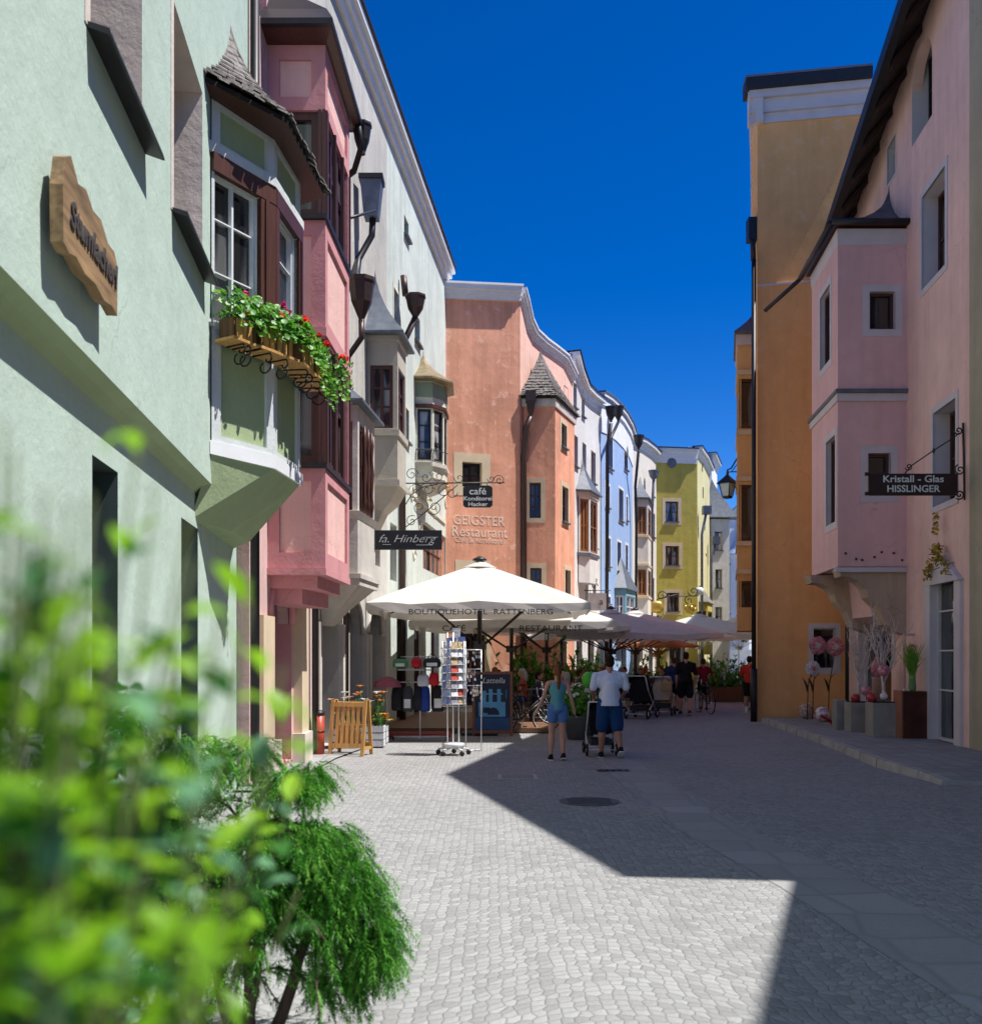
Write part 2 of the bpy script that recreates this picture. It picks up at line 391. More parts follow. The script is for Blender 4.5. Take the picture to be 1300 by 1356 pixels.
def poly_roof(parent, pts, z, apex, mat, over=0.25, power=1.7, n=7, soffit=None, thick=0.05, name='roof', shingles=None, drop=0.0):
    """flared half-pyramid roof over plan polygon pts (first and last lie on the wall)"""
    cx = sum(p[0] for p in pts) / len(pts); cy = sum(p[1] for p in pts) / len(pts)
    E = []
    for i, p in enumerate(pts):
        d = Vector((p[0] - cx, p[1] - cy)); d.normalize(); E.append((p[0] + d.x * over * 1.25, p[1] + d.y * over * 1.25))
    ax, ay, az = apex; H = az - z
    def P(i, a, t, lift=0.0):
        ex = E[i][0] * (1 - a) + E[(i + 1) % len(E)][0] * a; ey = E[i][1] * (1 - a) + E[(i + 1) % len(E)][1] * a
        r = (1 - t) ** power if power >= 1 else 1 - t ** (1 / power)
        zz = z + H * t
        return Vector((ax + (ex - ax) * r * (1 + lift), ay + (ey - ay) * r * (1 + lift), zz + lift * .35))
    m = MB(mat); rings = [[(e[0], e[1], z - thick) for e in E]] + [[tuple(P(i, 0, t / n)) for i in range(len(E))] for t in range(n)] + [[(ax, ay, az)] * len(E)]
    m.loft(rings, cap0=True, cap1=False)
    if shingles:
        m.use(shingles)
        rows = 15
        for i in range(len(E) - 1):
            L = (Vector(E[i]) - Vector(E[i + 1])).length
            for k in range(rows):
                t0 = (k / rows) ** 1.25 * .96; t1 = min(1, ((k + 1.55) / rows) ** 1.25 * .96); w_ = (1 - t0) ** power * L
                c = max(1, int(w_ / 0.135)); off = R.random() * .5
                for q in range(c + 1):
                    a0 = max(0, (q - off) / c); a1 = min(1, (q + 1 - off) / c - .012)
                    if a1 - a0 < .1 / c: continue
                    l0 = .05 + R.uniform(0, .035); dt = R.uniform(-.006, .006)
                    A, B_, C_, D_ = P(i, a0, max(0, t0 + dt), l0), P(i, a1, max(0, t0 + dt), l0 + R.uniform(-.01, .01)), P(i, a1, t1, .012), P(i, a0, t1, .012)
                    dn = Vector((0, 0, -.022)); m.add([A, B_, C_, D_, A + dn, B_ + dn, C_ + dn, D_ + dn], [(0, 1, 2, 3), (0, 4, 5, 1), (1, 5, 6, 2), (0, 3, 7, 4)])
    if soffit: m.use(soffit); m.add([(e[0], e[1], z - thick - .002) for e in E], [tuple(range(len(E)))])
    return obj(name, m, parent)
def oriel_body(house, pts, out, z0, z1, mat, holes=None, name='oriel', rev=None, depth=0.12):
    """bay on the wall: one storey-high skin per face, real openings; returns part and its face planes"""
    m = MB(mat); Ws = []
    for i in range(len(pts) - 1):
        W_ = Wall(pts[i], pts[i + 1], out); Ws.append(W_)
        # outward normal: away from centroid
        c = Vector((sum(p[0] for p in pts) / len(pts), sum(p[1] for p in pts) / len(pts), 0))
        if (W_.a + W_.t * W_.L / 2 - c).dot(W_.n) < 0:
            W_.n = -W_.n; W_.M = Matrix(((W_.t.x, W_.n.x, 0, W_.a.x), (W_.t.y, W_.n.y, 0, W_.a.y), (0, 0, 1, 0), (0, 0, 0, 1)))
        hs_ = (holes(i, W_) if holes else []) or []
        q = wall_mesh(W_, [(0, z1), (W_.L, z1)], hs_, mat, rev, z0=z0, depth=depth, skin=True)
        k = len(m.v); m.v += q.v; m.f += [[k + j for j in f] for f in q.f]; m.sm += q.sm
        for mt in q.mats:
            if mt not in m.mats: m.mats.append(mt)
        m.mi += [m.mats.index(q.mats[j]) for j in q.mi]
    m.use(mat); m.add([(p[0], p[1], z0 + .01) for p in pts], [tuple(range(len(pts)))]); m.add([(p[0], p[1], z1 - .01) for p in pts], [tuple(range(len(pts)))])
    return obj(name, m, house), Ws
def offs(pts, d):
    cx = sum(p[0] for p in pts) / len(pts); cy = sum(p[1] for p in pts) / len(pts); r = []
    for p in pts:
        v = Vector((p[0] - cx, p[1] - cy)); L = v.length; r.append((p[0] + v.x / L * d * 1.2, p[1] + v.y / L * d * 1.2))
    return r
def band(parent, pts, z0, z1, d, mat, name='moulding', d2=None):
    m = MB(mat); a = offs(pts, d); b = offs(pts, d if d2 is None else d2); m.loft([[(p[0], p[1], z0) for p in b], [(p[0], p[1], z1) for p in a]]); return obj(name, m, parent)
def hole_px(W, u0, u1, vt, vb, um=None):
    um = (u0 + u1) / 2 if um is None else um
    a = W.px(u0, vt)[0]; b = W.px(u1, vt)[0]; a, b = min(a, b), max(a, b)
    return (a, b, W.px(um, vb)[1], W.px(um, vt)[1])

# ================================================================ LEFT SIDE
# ---- mint house (nearest, left)
MINT = plaster('mint_plaster', (0.475, 0.585, 0.50), 0.045); MINTP = plaster('green_panel', (0.36, 0.44, 0.25), 0.06); PALE = plaster('pale_trim', (0.60, 0.63, 0.62), 0.06)
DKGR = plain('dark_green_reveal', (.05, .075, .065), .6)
mint = thing('mint_house', 'pale mint green house at the left edge with a jettied upper floor and flowered oriel', 'house', (-2.6, 8, 0))
WG = Wall((-1.34, -3), (-3.2, 13), (1, 0)); WGL = Wall((-1.49, -3.02), (-3.35, 13.0), (1, 0))
g_w1 = (WG.px(118, 60)[0], WG.px(188, 200)[0], 5.42, 8.3, .42); g_w2 = (WG.px(229, 330)[0], WG.px(268, 330)[0], 5.42, 7.2, .42)
m = wall_mesh(WG, [(0, 12.6), (WG.L, 12.6)], [g_w1, g_w2], MINT, STONE, z0=3.5, roofmat=TILE, back=7)
obj('upper_wall', m, mint)
gl1 = hole_px(WGL, 122, 156, 573, 930); gl1 = (gl1[0], gl1[1], .15, 3.05, .3); gl2 = hole_px(WGL, 240, 262, 672, 930); gl2 = (gl2[0], gl2[1], .15, 3.05, .3)
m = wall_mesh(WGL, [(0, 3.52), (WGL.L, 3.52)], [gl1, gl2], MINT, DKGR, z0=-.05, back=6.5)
obj('lower_wall', m, mint)
obj('soffit', MB(MINTP).loft([[(-1.34, -3, 3.501), (-1.42, -3, 3.46), (-1.52, -3, 3.38)], [(-3.2, 12.99, 3.501), (-3.28, 12.99, 3.46), (-3.37, 12.99, 3.38)]], closed=False, cap0=False, cap1=False), mint)
for g in (g_w1, g_w2):
    o = window(mint, WG, g, DARKMETAL, GLD, recess=.36, fw=.07, trans=(.5,))
    # thin folded metal ledge, tipped outward
    q = WG.mb(DARKMETAL); a, b, c = g[0] - .06, g[1] + .1, g[2]
    q.loft([[(x, -.1, c + .05), (x, .13, c - .01), (x, .14, c - .05), (x, .125, c - .05), (x, -.1, c + .02)] for x in (a, b)]); obj('ledge', q, o)
    q = WG.mb(STONE); q.box(g[0] - .10, g[0] - .0, -.05, .008, g[2], g[3] + .02); obj('jamb', q, o)
for g in (gl1, gl2): window(mint, WGL, g, DARKMETAL, GLD, recess=.2, fw=.05, trans=(.6,))
# oriel
OG = [(-2.83, 9.95), (-2.37, 10.75), (-2.28, 11.75), (-3.05, 12.45)]
ZB, ZS, ZH, ZT = 3.81, 5.15, 6.86, 7.45
def gh(i, W_):
    if i == 0: return [(.04, W_.L - .24, ZS, ZH - .18), (.13, W_.L - .12, 4.0, 5.0, .04), (.12, W_.L - .12, ZH + .14, ZT - .1, .04)]
    if i == 1: return [(.10, W_.L - .16, ZS, ZH - .18), (.10, W_.L - .12, 4.0, 5.0, .04), (.10, W_.L - .1, ZH + .14, ZT - .1, .04)]
    return []
orl, OW = oriel_body(mint, OG, (1, 0), ZB, ZT, PALE, gh, 'oriel', PALE)
for i in (0, 1):
    for h in gh(i, OW[i])[1:]: obj('panel', OW[i].mb(MINTP).box(h[0] + .001, h[1] - .001, -.06, -.035, h[2], h[3]), orl)
    h = gh(i, OW[i])[0]; h2 = (h[0], h[1], h[2], h[3])
    o = window(mint, OW[i], h2, WHITE, GL, recess=.06, fw=.028, mull=1 if i == 0 else 0, trans=(.35, .72))
    q = OW[i].mb(BROWN); q.box(.0, OW[i].L, -.03, .035, ZH - .19, ZH + .0); q.box(h[1], OW[i].L + .02, -.03, .03, ZS, ZH - .2).box(h[1] + .06, h[1] + .11, .03, .05, ZS, ZH - .2); 
    if i: q.box(-.02, h[0], -.03, .03, ZS, ZH - .2)
    obj('casing', q, o)
band(orl, OG, ZH + .0, ZH + .10, .05, PALE); band(orl, OG, ZB - .02, ZB + .12, .03, WHITE); band(orl, OG, ZS - .06, ZS, .06, PALE, 'sill')
m = MB(MINTP); low = [(-3.03, 9.9), (-2.86, 10.8), (-2.9, 11.8), (-3.36, 12.7)]
m.loft([[(p[0], p[1], 3.12) for p in low], [(p[0], p[1], ZB - .01) for p in OG]], closed=True); obj('corbel', m, orl)
poly_roof(orl, [(-2.9, 9.75)] + [(-2.3, 10.65), (-2.2, 11.85)] + [(-3.1, 12.6)], 7.45, (-3.02, 11.35, 9.1), DARK, over=.22, power=1.55, shingles=SHING, soffit=BROWN)
# drainpipe at the party wall and upper window strip behind the oriel
q = MB(DARKMETAL); q.tube([(-3.1, 12.9, 12), (-3.1, 12.9, .1)], .06, 10)
obj('drainpipe', q, mint)
# carved wooden sign
q = WG.mb(None)
SW_ = wood('carved_pine', (0.36, 0.22, 0.10), 0.8, 0.22, 1, .45); SDK = plain('carving_ink', (0.05, 0.04, 0.035), 0.8)
z0_, z1_ = 4.58, 5.06
sa, sb = WG.px(80, 300, .1)[0], WG.px(152, 380, .1)[0]
zz = lambda u, v: WG.px(u, v, .1)[1]
out_ = [(0, .0), (.09, -.02), (.2, .01), (.36, -.02), (.55, .0), (.72, -.03), (.88, .0), (1, -.02), (1.0, .30), (.93, .36), (.8, .35), (.66, .43), (.5, .41), (.38, .47), (.24, .43), (.12, .52), (.04, .47), (-.01, .3)]
zb_ = zz(116, 362)
q = WG.mb(SW_); pp = [(sa + (sb - sa) * a, zb_ - .02 + b * .95) for a, b in out_]
q.loft([[(a, d_, b) for a, b in pp] for d_ in (.05, .115)])
ws = obj('wooden_sign', q); tag(ws, 'weathered carved wooden plank sign with rustic lettering on the mint wall', 'sign')
tm = text_mesh('Stumlacherl', .19, .006, facing(WG.p((sa + sb) / 2 + .03, .119, zb_ + .17), -WG.t if WG.t.y < 0 else WG.t, WG.n), SDK, shear=.15, bold=.006)
w_ = max(v.co.y for v in tm.vertices) - min(v.co.y for v in tm.vertices)
obj('lettering', tm, ws)
q = WG.mb(SDK); q.tube([(sa + .2, 0.0, zb_ + .2), (sa + .2, .06, zb_ + .2)], .02); q.tube([(sb - .2, 0, zb_ + .15), (sb - .2, .06, zb_ + .15)], .02); obj('fixing', q, ws)

# ---- flower boxes on the oriel sill
GER = leafmat('geranium_leaf', (0.035, 0.17, 0.012), (0.13, 0.38, 0.03), .35, 14); GERL = leafmat('light_leaf', (0.14, 0.34, 0.03), (0.28, 0.50, 0.07), .4, 14)
RED = cloth('red_petal', (0.75, 0.03, 0.015), .2); PINKP = cloth('magenta_petal', (0.72, 0.06, 0.22), .2); WHP = cloth('white_petal', (0.75, 0.75, 0.70), .25)
YEL = cloth('yellow_petal', (0.80, 0.48, 0.03), .25); ORP = cloth('orange_petal', (0.80, 0.26, 0.03), .25); PEA = cloth('peach_petal', (0.80, 0.45, 0.30), .25)
def rand_unit(r=R):
    while True:
        v = Vector((r.uniform(-1, 1), r.uniform(-1, 1), r.uniform(-1, 1)))
        if .05 < v.length < 1: return v.normalized()
def leaf(m, p, d, L, w, curl=.25, up=Vector((0, 0, 1))):
    """pointed oval leaf, folded along the midrib"""
    d = d.normalized(); s = d.cross(up)
    if s.length < .05: s = Vector((1, 0, 0))
    s.normalize(); n_ = s.cross(d)
    a = p; b = p + d * L * .35 + n_ * L * curl * .35; c = p + d * L * .7 + n_ * L * curl * .3; e = p + d * L
    m.add([a, b + s * w * .5 + n_ * w * .12, b, b - s * w * .5 + n_ * w * .12, c + s * w * .38 + n_ * w * .1, c, c - s * w * .38 + n_ * w * .1, e],
          [(0, 1, 2), (0, 2, 3), (1, 4, 5, 2), (2, 5, 6, 3), (4, 7, 5), (5, 7, 6)], True)
def round_leaf(m, p, n_, r):
    n_ = n_.normalized(); a = n_.orthogonal().normalized(); b = n_.cross(a); k0 = R.uniform(0, 6)
    vs = [p - n_ * r * .18] + [p + a * r * cos(k0 + k * 1.047) * R.uniform(.85, 1.1) + b * r * sin(k0 + k * 1.047) * R.uniform(.85, 1.1) for k in range(6)]
    m.add(vs, [(0, 1 + k, 1 + (k + 1) % 6) for k in range(6)], True)
def bloom(m, p, r, k=14):
    for _ in range(k):
        d = rand_unit(); d.z = abs(d.z); round_leaf(m, p + d * r * R.uniform(.3, 1), d + rand_unit() * .4, r * .42)
def flower_box(a, b, z, depth, label, blooms, seed, dense=1.0, trail=0):
    a = Vector((*a, z)); b = Vector((*b, z)); t = (b - a); L = t.length; t.normalize(); n_ = Vector((t.y, -t.x, 0))
    root = thing('flower_box', label, 'flower box', tuple((a + b) / 2), 'flower boxes on the mint oriel')
    M = Matrix(((t.x, n_.x, 0, a.x), (t.y, n_.y, 0, a.y), (0, 0, 1, z), (0, 0, 0, 1)))
    q = MB(BARK_SLAT, M)
    q.box(.02, L - .02, .0, .02, .03, .24).box(.02, L - .02, depth - .02, depth, .03, .24).box(.0, .02, .0, depth, .03, .24).box(L - .02, L, .0, depth, .03, .24)
    q.use(DARK).box(.02, L - .02, .02, depth - .02, .16, .2); q.use(HONEY)
    x = .03
    while x < L - .05:
        w_ = R.uniform(.04, .07); q.box(x, min(L - .02, x + w_), depth, depth + R.uniform(.012, .02), .035 + R.uniform(0, .01), .24 + R.uniform(-.01, .02)); x += w_ + R.uniform(.005, .05)
    obj('trough', q, root)
    q = MB(HONEY, M); q.box(-.05, L + .05, -.03, depth + .05, 0, .028); obj('shelf_board', q, root)
    for fx in (.12, L - .12):
        q = MB(IRON, M); pts = []
        for k in range(15): th = k / 14 * 4.6; rr = .03 + .016 * th; pts.append((fx, depth * .35 + .07 + rr * cos(th + 2.0), -.13 + rr * sin(th + 2.0)))
        q.tube(pts, .009, 5)
        pts = []
        for k in range(13): th = k / 12 * 4.8; rr = .02 + .011 * th; pts.append((fx, depth * .9 - rr * cos(th), -.06 - rr * sin(th) * .9))
        q.tube(pts, .009, 5); q.tube([(fx, -.02, -.005), (fx, depth, -.005)], .01, 5); obj('scroll_bracket', q, root)
    fol = MB(GER); rr_ = random.Random(seed)
    for k in range(int(520 * dense * L / .6)):
        s_ = rr_.uniform(-.04, L + .04); d_ = rr_.uniform(-.06, depth + .13); hz = rr_.uniform(.235, .55) - max(0, d_ - depth) * (1.3 + trail * 3)
        p = M @ Vector((s_, d_, hz)); fol.use(GERL if rr_.random() < .3 else GER); round_leaf(fol, p, Vector((n_.x * .8, n_.y * .8, .9)) + rand_unit() * .8, rr_.uniform(.022, .042))
    for k in range(int(trail * 170)):
        s_ = rr_.uniform(L * .35, L + .25); d_ = rr_.uniform(depth, depth + .3); p = M @ Vector((s_, d_, rr_.uniform(-.12, .35))); fol.use(GERL if rr_.random() < .5 else GER); round_leaf(fol, p, n_ + rand_unit() * .9, rr_.uniform(.02, .036))
    fol.use(GER)
    for k in range(14): p = M @ Vector((rr_.uniform(0, L), depth / 2, .18)); fol.tube([p, p + Vector((0, 0, .25)) + rand_unit() * .1], .004, 4)
    obj('foliage', fol, root)
    for (fs, fd, fz, col, r) in blooms:
        q = MB(col); p = M @ Vector((fs * L, fd, fz)); bloom(q, p, r); q.use(GER).tube([p, p + Vector((-n_.x * .08, -n_.y * .08, -.2))], .004, 4); obj('bloom', q, root)
    return root
BARK_SLAT = wood('bark_slat', (0.16, 0.075, 0.03), 0.8, .4)
A0 = Vector((-2.83, 9.95)); A1 = Vector((-2.37, 10.75)); A2 = Vector((-2.28, 11.75))
o1 = lambda k, d: (A0 + (A1 - A0) * k + Vector((.87, -.5)) * d).to_tuple(); o2 = lambda k, d: (A1 + (A2 - A1) * k + Vector((.995, -.09)) * d).to_tuple()
flower_box(o1(.05, .06), o1(.40, .06), 4.92, .2, 'short slatted wooden flower box nearest the mint wall, below the open casement', [(.8, .1, .55, PINKP, .045), (.5, .22, .3, ORP, .035)], 1, .8)
flower_box(o1(.45, .06), o1(.98, .06), 4.92, .22, 'long slatted wooden flower box with an orange bloom, second along the oriel', [(.3, .22, .28, ORP, .05), (.55, .24, .42, RED, .05), (.85, .15, .58, PINKP, .06)], 2)
flower_box(o2(.02, .08), o2(.45, .08), 4.92, .22, 'wooden flower box with two big red geranium heads at the oriel corner', [(.2, .22, .5, RED, .085), (.6, .27, .36, RED, .065), (.9, .3, .45, RED, .05), (.1, .05, .6, PINKP, .06)], 3, 1.2)
flower_box(o2(.5, .08), o2(1.0, .08), 4.92, .24, 'farthest wooden flower box with trailing greenery hanging over its end', [(.5, .32, .46, RED, .055), (1.05, .42, .36, RED, .08)], 4, 1.1, 1.0)

# ---- pink house
PINK = plaster('pink_plaster', (0.62, 0.29, 0.30), 0.10); PINKL = plaster('pink_panel', (0.80, 0.50, 0.45), 0.08); PINKW = plaster('pink_wall', (0.66, 0.45, 0.43), 0.12)
pinkh = thing('pink_house', 'dusty pink house with a tall brown windowed oriel beside the mint house', 'house', (-3.2, 15, 0))
WP = Wall((-3.2, 13.0), (-3.15, 17.2), (1, 0))
p_arch = (1.1, 2.6, .1, 3.0, .35); pw1 = (.3, .95, 10.6, 12.4, .2); pw2 = (3.2, 3.9, 10.6, 12.6, .2)
obj('wall', wall_mesh(WP, [(0, 15), (WP.L, 15)], [p_arch, pw1, pw2], PINKW, PINK, roofmat=TILE, back=7), pinkh)
q = WP.mb(PINKW); arch_fill(q, p_arch, moulding=PINK, mr=.06); q.use(CREAM).box(.3, .95, 0, .12, -.02, 2.3).box(2.75, 3.25, 0, .14, -.02, 3.2).use(STONE).box(.22, 1.03, 0, .2, -.02, .55).box(2.68, 3.32, 0, .2, -.02, .5); obj('pilaster', q, pinkh)
window(pinkh, WP, p_arch, BROWN, GLD, recess=.28, trans=(.55,)); window(pinkh, WP, pw1, GREYMETAL, GLC, recess=.1); window(pinkh, WP, pw2, DARKMETAL, GLD, recess=.12)
PX = [(-3.19, 14.0), (-2.36, 14.0), (-2.31, 16.0), (-3.16, 16.0)]
def ph(i, W_):
    r = []
    L = W_.L
    for (a, b) in ((4.5, 6.25), (8.03, 9.53)):
        if i == 0: r.append((.12, L - .1, a, b))
        if i == 1: r.append((.1, L - .1, a, b))
    k = .045
    if i in (0, 1): r += [(.17, L - .2, 9.72, 10.25, k), (.17, L - .2, 6.55, 7.75, k), (.17, L - .2, 3.22, 4.25, k)]
    return r
por, PW = oriel_body(pinkh, PX, (1, 0), 2.95, 10.5, PINK, ph, 'oriel', PINK)
for i in (0, 1):
    hh = ph(i, PW[i])
    for h in hh[2:]: obj('panel', PW[i].mb(PINKL).box(h[0] + .001, h[1] - .001, -.06, -.038, h[2], h[3]), por)
    for h in hh[:2]:
        o = window(pinkh, PW[i], h, BROWN, GL, recess=.05, fw=.11, mull=0 if i == 0 else 2, trans=(.6,) if i else ())
        q = PW[i].mb(BROWN)
        for x in ([PW[i].L - .1, PW[i].L - .04] if i == 0 else [0, .06, PW[i].L * .33, PW[i].L * .66, PW[i].L - .06]): q.box(x, x + .045, -.02, .03, h[2], h[3])
        obj('post', q, o)
for z in (4.42, 7.96): band(por, PX, z, z + .07, .07, DARKMETAL, 'ledge')
band(por, PX, 6.3, 6.42, .05, PINK); band(por, PX, 2.9, 3.0, .03, PINK)
m = MB(PINK); P2 = [(-3.19, 14.3), (-2.75, 14.3), (-2.6, 15.7), (-3.16, 15.7)]; P3 = [(-3.19, 14.15), (-2.5, 14.15), (-2.44, 15.85), (-3.16, 15.85)]
for a, b, za, zb in ((P3, P3, 2.72, 2.9), (P2, P2, 2.5, 2.72)): m.loft([[(p[0], p[1], za) for p in a], [(p[0], p[1], zb) for p in b]])
obj('corbel', m, por)
m = MB(DARKMETAL); E1 = offs(PX, .38); E2 = offs(PX, .08)
m.loft([[(p[0], p[1], 10.5) for p in E1], [(p[0], p[1], 10.58) for p in E1], [(p[0], p[1], 10.92) for p in E2], [(-3.19, 14.3, 11.5), (-3.1, 14.3, 11.5), (-3.1, 15.7, 11.5), (-3.16, 15.7, 11.5)]]); m.use(BROWN).loft([[(p[0], p[1], 10.46) for p in E2], [(p[0], p[1], 10.499) for p in offs(PX, .3)]]); obj('roof', m, por)
q = MB(DARKMETAL); q.tube([(-2.2, 16.15, 10.55), (-2.15, 16.3, 10.2), (-2.3, 16.5, 9.9), (-3.05, 17.0, 9.6), (-3.05, 17.05, .05)], .055, 8); drain_funnel(q, (-2.15, 16.35, 10.6), .16, .5); obj('drainpipe', q, pinkh)

# ---- stone grey house
GREYP = plaster('grey_plaster', (0.52, 0.50, 0.455), 0.16); GREYO = plaster('oriel_grey', (0.47, 0.43, 0.36), 0.08); PALEST = plaster('pale_stone', (0.60, 0.56, 0.50), 0.15)
greyh = thing('grey_house', 'weathered grey stone coloured house with two slate topped oriels and dark arches', 'house', (-2.9, 20, 0))
WY = Wall((-3.15, 17.2), (-2.496, 23.5), (1, 0)); TOPY = [(0, 14.75), (WY.L, 14.75)]
ya = [(.35, 1.85, .05, 3.1, .5), (2.35, 3.85, .05, 2.95, .5), (4.35, 5.75, .05, 2.95, .5)]
yw = [(.35, 1.5, 9.1, 12.2, .4), (2.6, 3.2, 3.9, 4.9, .2), (5.1, 5.6, 3.8, 4.9, .2)]
obj('wall', wall_mesh(WY, TOPY, ya + yw, GREYP, GREYP, roofmat=TILE, back=7), greyh)
q = WY.mb(GREYP)
for h in ya + yw[:1]: q.use(GREYP); arch_fill(q, h, moulding=PALEST, mr=.05)
q.use(PALEST)
for h in ya: q.box(h[0] - .16, h[0] + .0, 0, .1, -.02, h[3] - .75).box(h[1], h[1] + .16, 0, .1, -.02, h[3] - .75)
obj('arch', q, greyh)
for h in ya: window(greyh, WY, h, BROWN, GLD, recess=.42, trans=(.6,), fw=.07)
window(greyh, WY, yw[0], DARKMETAL, GL, recess=.34, trans=(.5,)); window(greyh, WY, yw[1], BROWN, GL, recess=.1); window(greyh, WY, yw[2], BROWN, GL, recess=.1)
obj('cornice', cornice(WY, TOPY, WHITE, capmat=DARKMETAL), greyh)
# lower oriel with carved brown shutters
LO = [(-3.1, 17.55), (-2.38, 17.55), (-2.25, 18.95), (-3.0, 18.95)]
def lh(i, W_): return [(.12, W_.L - .1, 4.35, 5.95)] if i in (0, 1) else []
lor, LW = oriel_body(greyh, LO, (1, 0), 3.1, 6.25, PALEST, lh, 'oriel', PALEST)
for i in (0, 1):
    h = lh(i, LW[i])[0]; window(greyh, LW[i], h, BROWN, GLD, recess=.04, fw=.09, mull=1 if i == 0 else 2, trans=(.5,))
    q = LW[i].mb(BROWN)
    for x in [h[0] + (h[1] - h[0]) * k / 4 for k in range(1, 4)]: q.lathe([(.02, 0), (.05, .2), (.03, .4), (.055, .8), (.03, 1.1), (.05, 1.35), (.02, 1.6)], (x, .03, h[2]), 8)
    obj('carved_post', q, lor)
band(lor, LO, 4.2, 4.32, .12, PALEST, d2=.02); band(lor, LO, 3.0, 3.12, .1, PALEST); band(lor, LO, 3.12, 3.2, .16, PALEST)
m = MB(PALEST); m.loft([[(-3.1, 18.1, 2.3), (-2.98, 18.1, 2.3), (-2.96, 18.6, 2.3), (-3.05, 18.6, 2.3)], [(-3.1, 17.9, 2.6), (-2.75, 17.9, 2.6), (-2.7, 18.7, 2.6), (-3.05, 18.7, 2.6)], [(p[0], p[1], 3.0) for p in LO]]); obj('corbel', m, lor)
poly_roof(lor, LO, 6.28, (-3.0, 18.2, 7.35), SLATE, over=.25, power=1.5)
# upper oriel with slate roof
UO = [(-2.7, 21.45), (-2.04, 21.45), (-1.95, 22.5), (-2.6, 22.55)]
def uh(i, W_): return [(.06, W_.L - .1, 6.72, 8.1)] if i == 0 else ([(.1, W_.L - .1, 6.72, 8.1)] if i == 1 else [])
uor, UW = oriel_body(greyh, UO, (1, 0), 5.55, 8.75, GREYO, uh, 'oriel', GREYO)
for i in (0, 1): window(greyh, UW[i], uh(i, UW[i])[0], BROWN, GLC, recess=.04, fw=.08, mull=1, trans=(.33, .66))
band(uor, UO, 6.55, 6.68, .07, GREYO, 'sill'); band(uor, UO, 5.45, 5.58, .09, GREYO); band(uor, UO, 8.62, 8.76, .06, GREYO)
m = MB(GREYO); m.loft([[(-2.72, 21.9, 4.5), (-2.6, 21.9, 4.5), (-2.55, 22.3, 4.5), (-2.62, 22.3, 4.5)], [(-2.7, 21.75, 4.95), (-2.4, 21.75, 4.95), (-2.35, 22.4, 4.95), (-2.6, 22.4, 4.95)], [(-2.7, 21.6, 5.15), (-2.2, 21.6, 5.15), (-2.12, 22.45, 5.15), (-2.6, 22.45, 5.15)], [(p[0], p[1], 5.45) for p in UO]]); obj('corbel', m, uor)
poly_roof(uor, UO, 8.78, (-2.6, 22.0, 10.4), SLATE, over=.25, power=1.7)
# hoppers and pipes
q = MB(GREYMETAL); M_ = WY.M
c = WY.p(3.3, .35, 11.6); q.loft([[(c.x - .17, c.y - .17, c.z - .75), (c.x + .12, c.y - .17, c.z - .75), (c.x + .12, c.y + .17, c.z - .75), (c.x - .17, c.y + .17, c.z - .75)], [(c.x - .24, c.y - .2, c.z), (c.x + .2, c.y - .2, c.z), (c.x + .2, c.y + .2, c.z), (c.x - .24, c.y + .2, c.z)]]); q.use(DARKMETAL).cbox((c.x - .02, c.y, c.z + .05), (.5, .46, .1))
q.tube([c + Vector((0, 0, -.75)), c + Vector((-.02, 0, -1.1)), c + Vector((-.3, 0, -1.6)), WY.p(2.3, .25, 9.3), WY.p(2.1, .32, 9.05)], .07, 8)
obj('hopper', q, greyh)
q = MB(BRONZE); c = WY.p(2.0, .42, 9.1); drain_funnel(q, c, .26, .85); q.tube([c + Vector((0, 0, -.8)), c + Vector((0, 0, -1.15)), c + Vector((-.28, .1, -1.5)), c + Vector((-.3, .1, -2.2)), WY.p(2.1, .08, .1)], .06, 8)
q.use(DARKMETAL).tube([WY.p(1.2, .25, 9.9), WY.p(2.4, .6, 10.6)], .03, 6); obj('drainpipe', q, greyh)
q = MB(DARKMETAL)   # wrought-iron window basket
for k in range(7): s_ = .4 + k * .18; q.tube([WY.p(s_, .05, 9.2), WY.p(s_, .32, 9.45), WY.p(s_, .28, 10.1), WY.p(s_, .05, 10.4)], .014, 5)
for z in (9.3, 9.75, 10.2): q.tube([WY.p(.35, .2, z), WY.p(1.6, .3, z)], .014, 5)
obj('window_grille', q, greyh)

# ---- pale mint town house with copper oriel
MINT2 = plaster('pale_mint_plaster', (0.60, 0.65, 0.585), 0.14); OCHG = plaster('stucco', (0.70, 0.68, 0.56), 0.1); COPPER = plain('patina_copper', (0.26, 0.20, 0.11), 0.5, .3, .25)
GRNP = plaster('sage_panel', (0.26, 0.33, 0.24), .08)
mint2 = thing('pale_mint_house', 'tall pale mint house with a peaked copper oriel next to the salmon gable', 'house', (-2, 28, 0))
WM_ = Wall((-2.496, 23.5), (-1.5, 33.0), (1, 0)); TOPM = [(0, 14.75), (WM_.L, 14.65)]
mh = [hole_px(WM_, 535, 541, 290, 315), hole_px(WM_, 549, 556, 418, 455), hole_px(WM_, 521, 527, 385, 440), hole_px(WM_, 534, 541, 540, 585),
      hole_px(WM_, 560, 590, 700, 760), (.4, 1.2, 3.6, 5.0), (1.2, 2.6, .05, 2.9), (3.6, 5.2, .05, 2.9), (6.4, 8.0, .05, 2.9)]
obj('wall', wall_mesh(WM_, TOPM, mh, MINT2, MINT2, roofmat=TILE, back=7, depth=.25), mint2)
for k, h in enumerate(mh): window(mint2, WM_, h, BROWN if k in (4, 5, 6, 7, 8) else DARKMETAL, GL, recess=.16, trans=(.5,), surround=OCHG if k in (2, 3) else None, sw=.1, sill=SLATE if k < 4 else None)
obj('cornice', cornice(WM_, TOPM, WHITE, capmat=DARKMETAL), mint2)
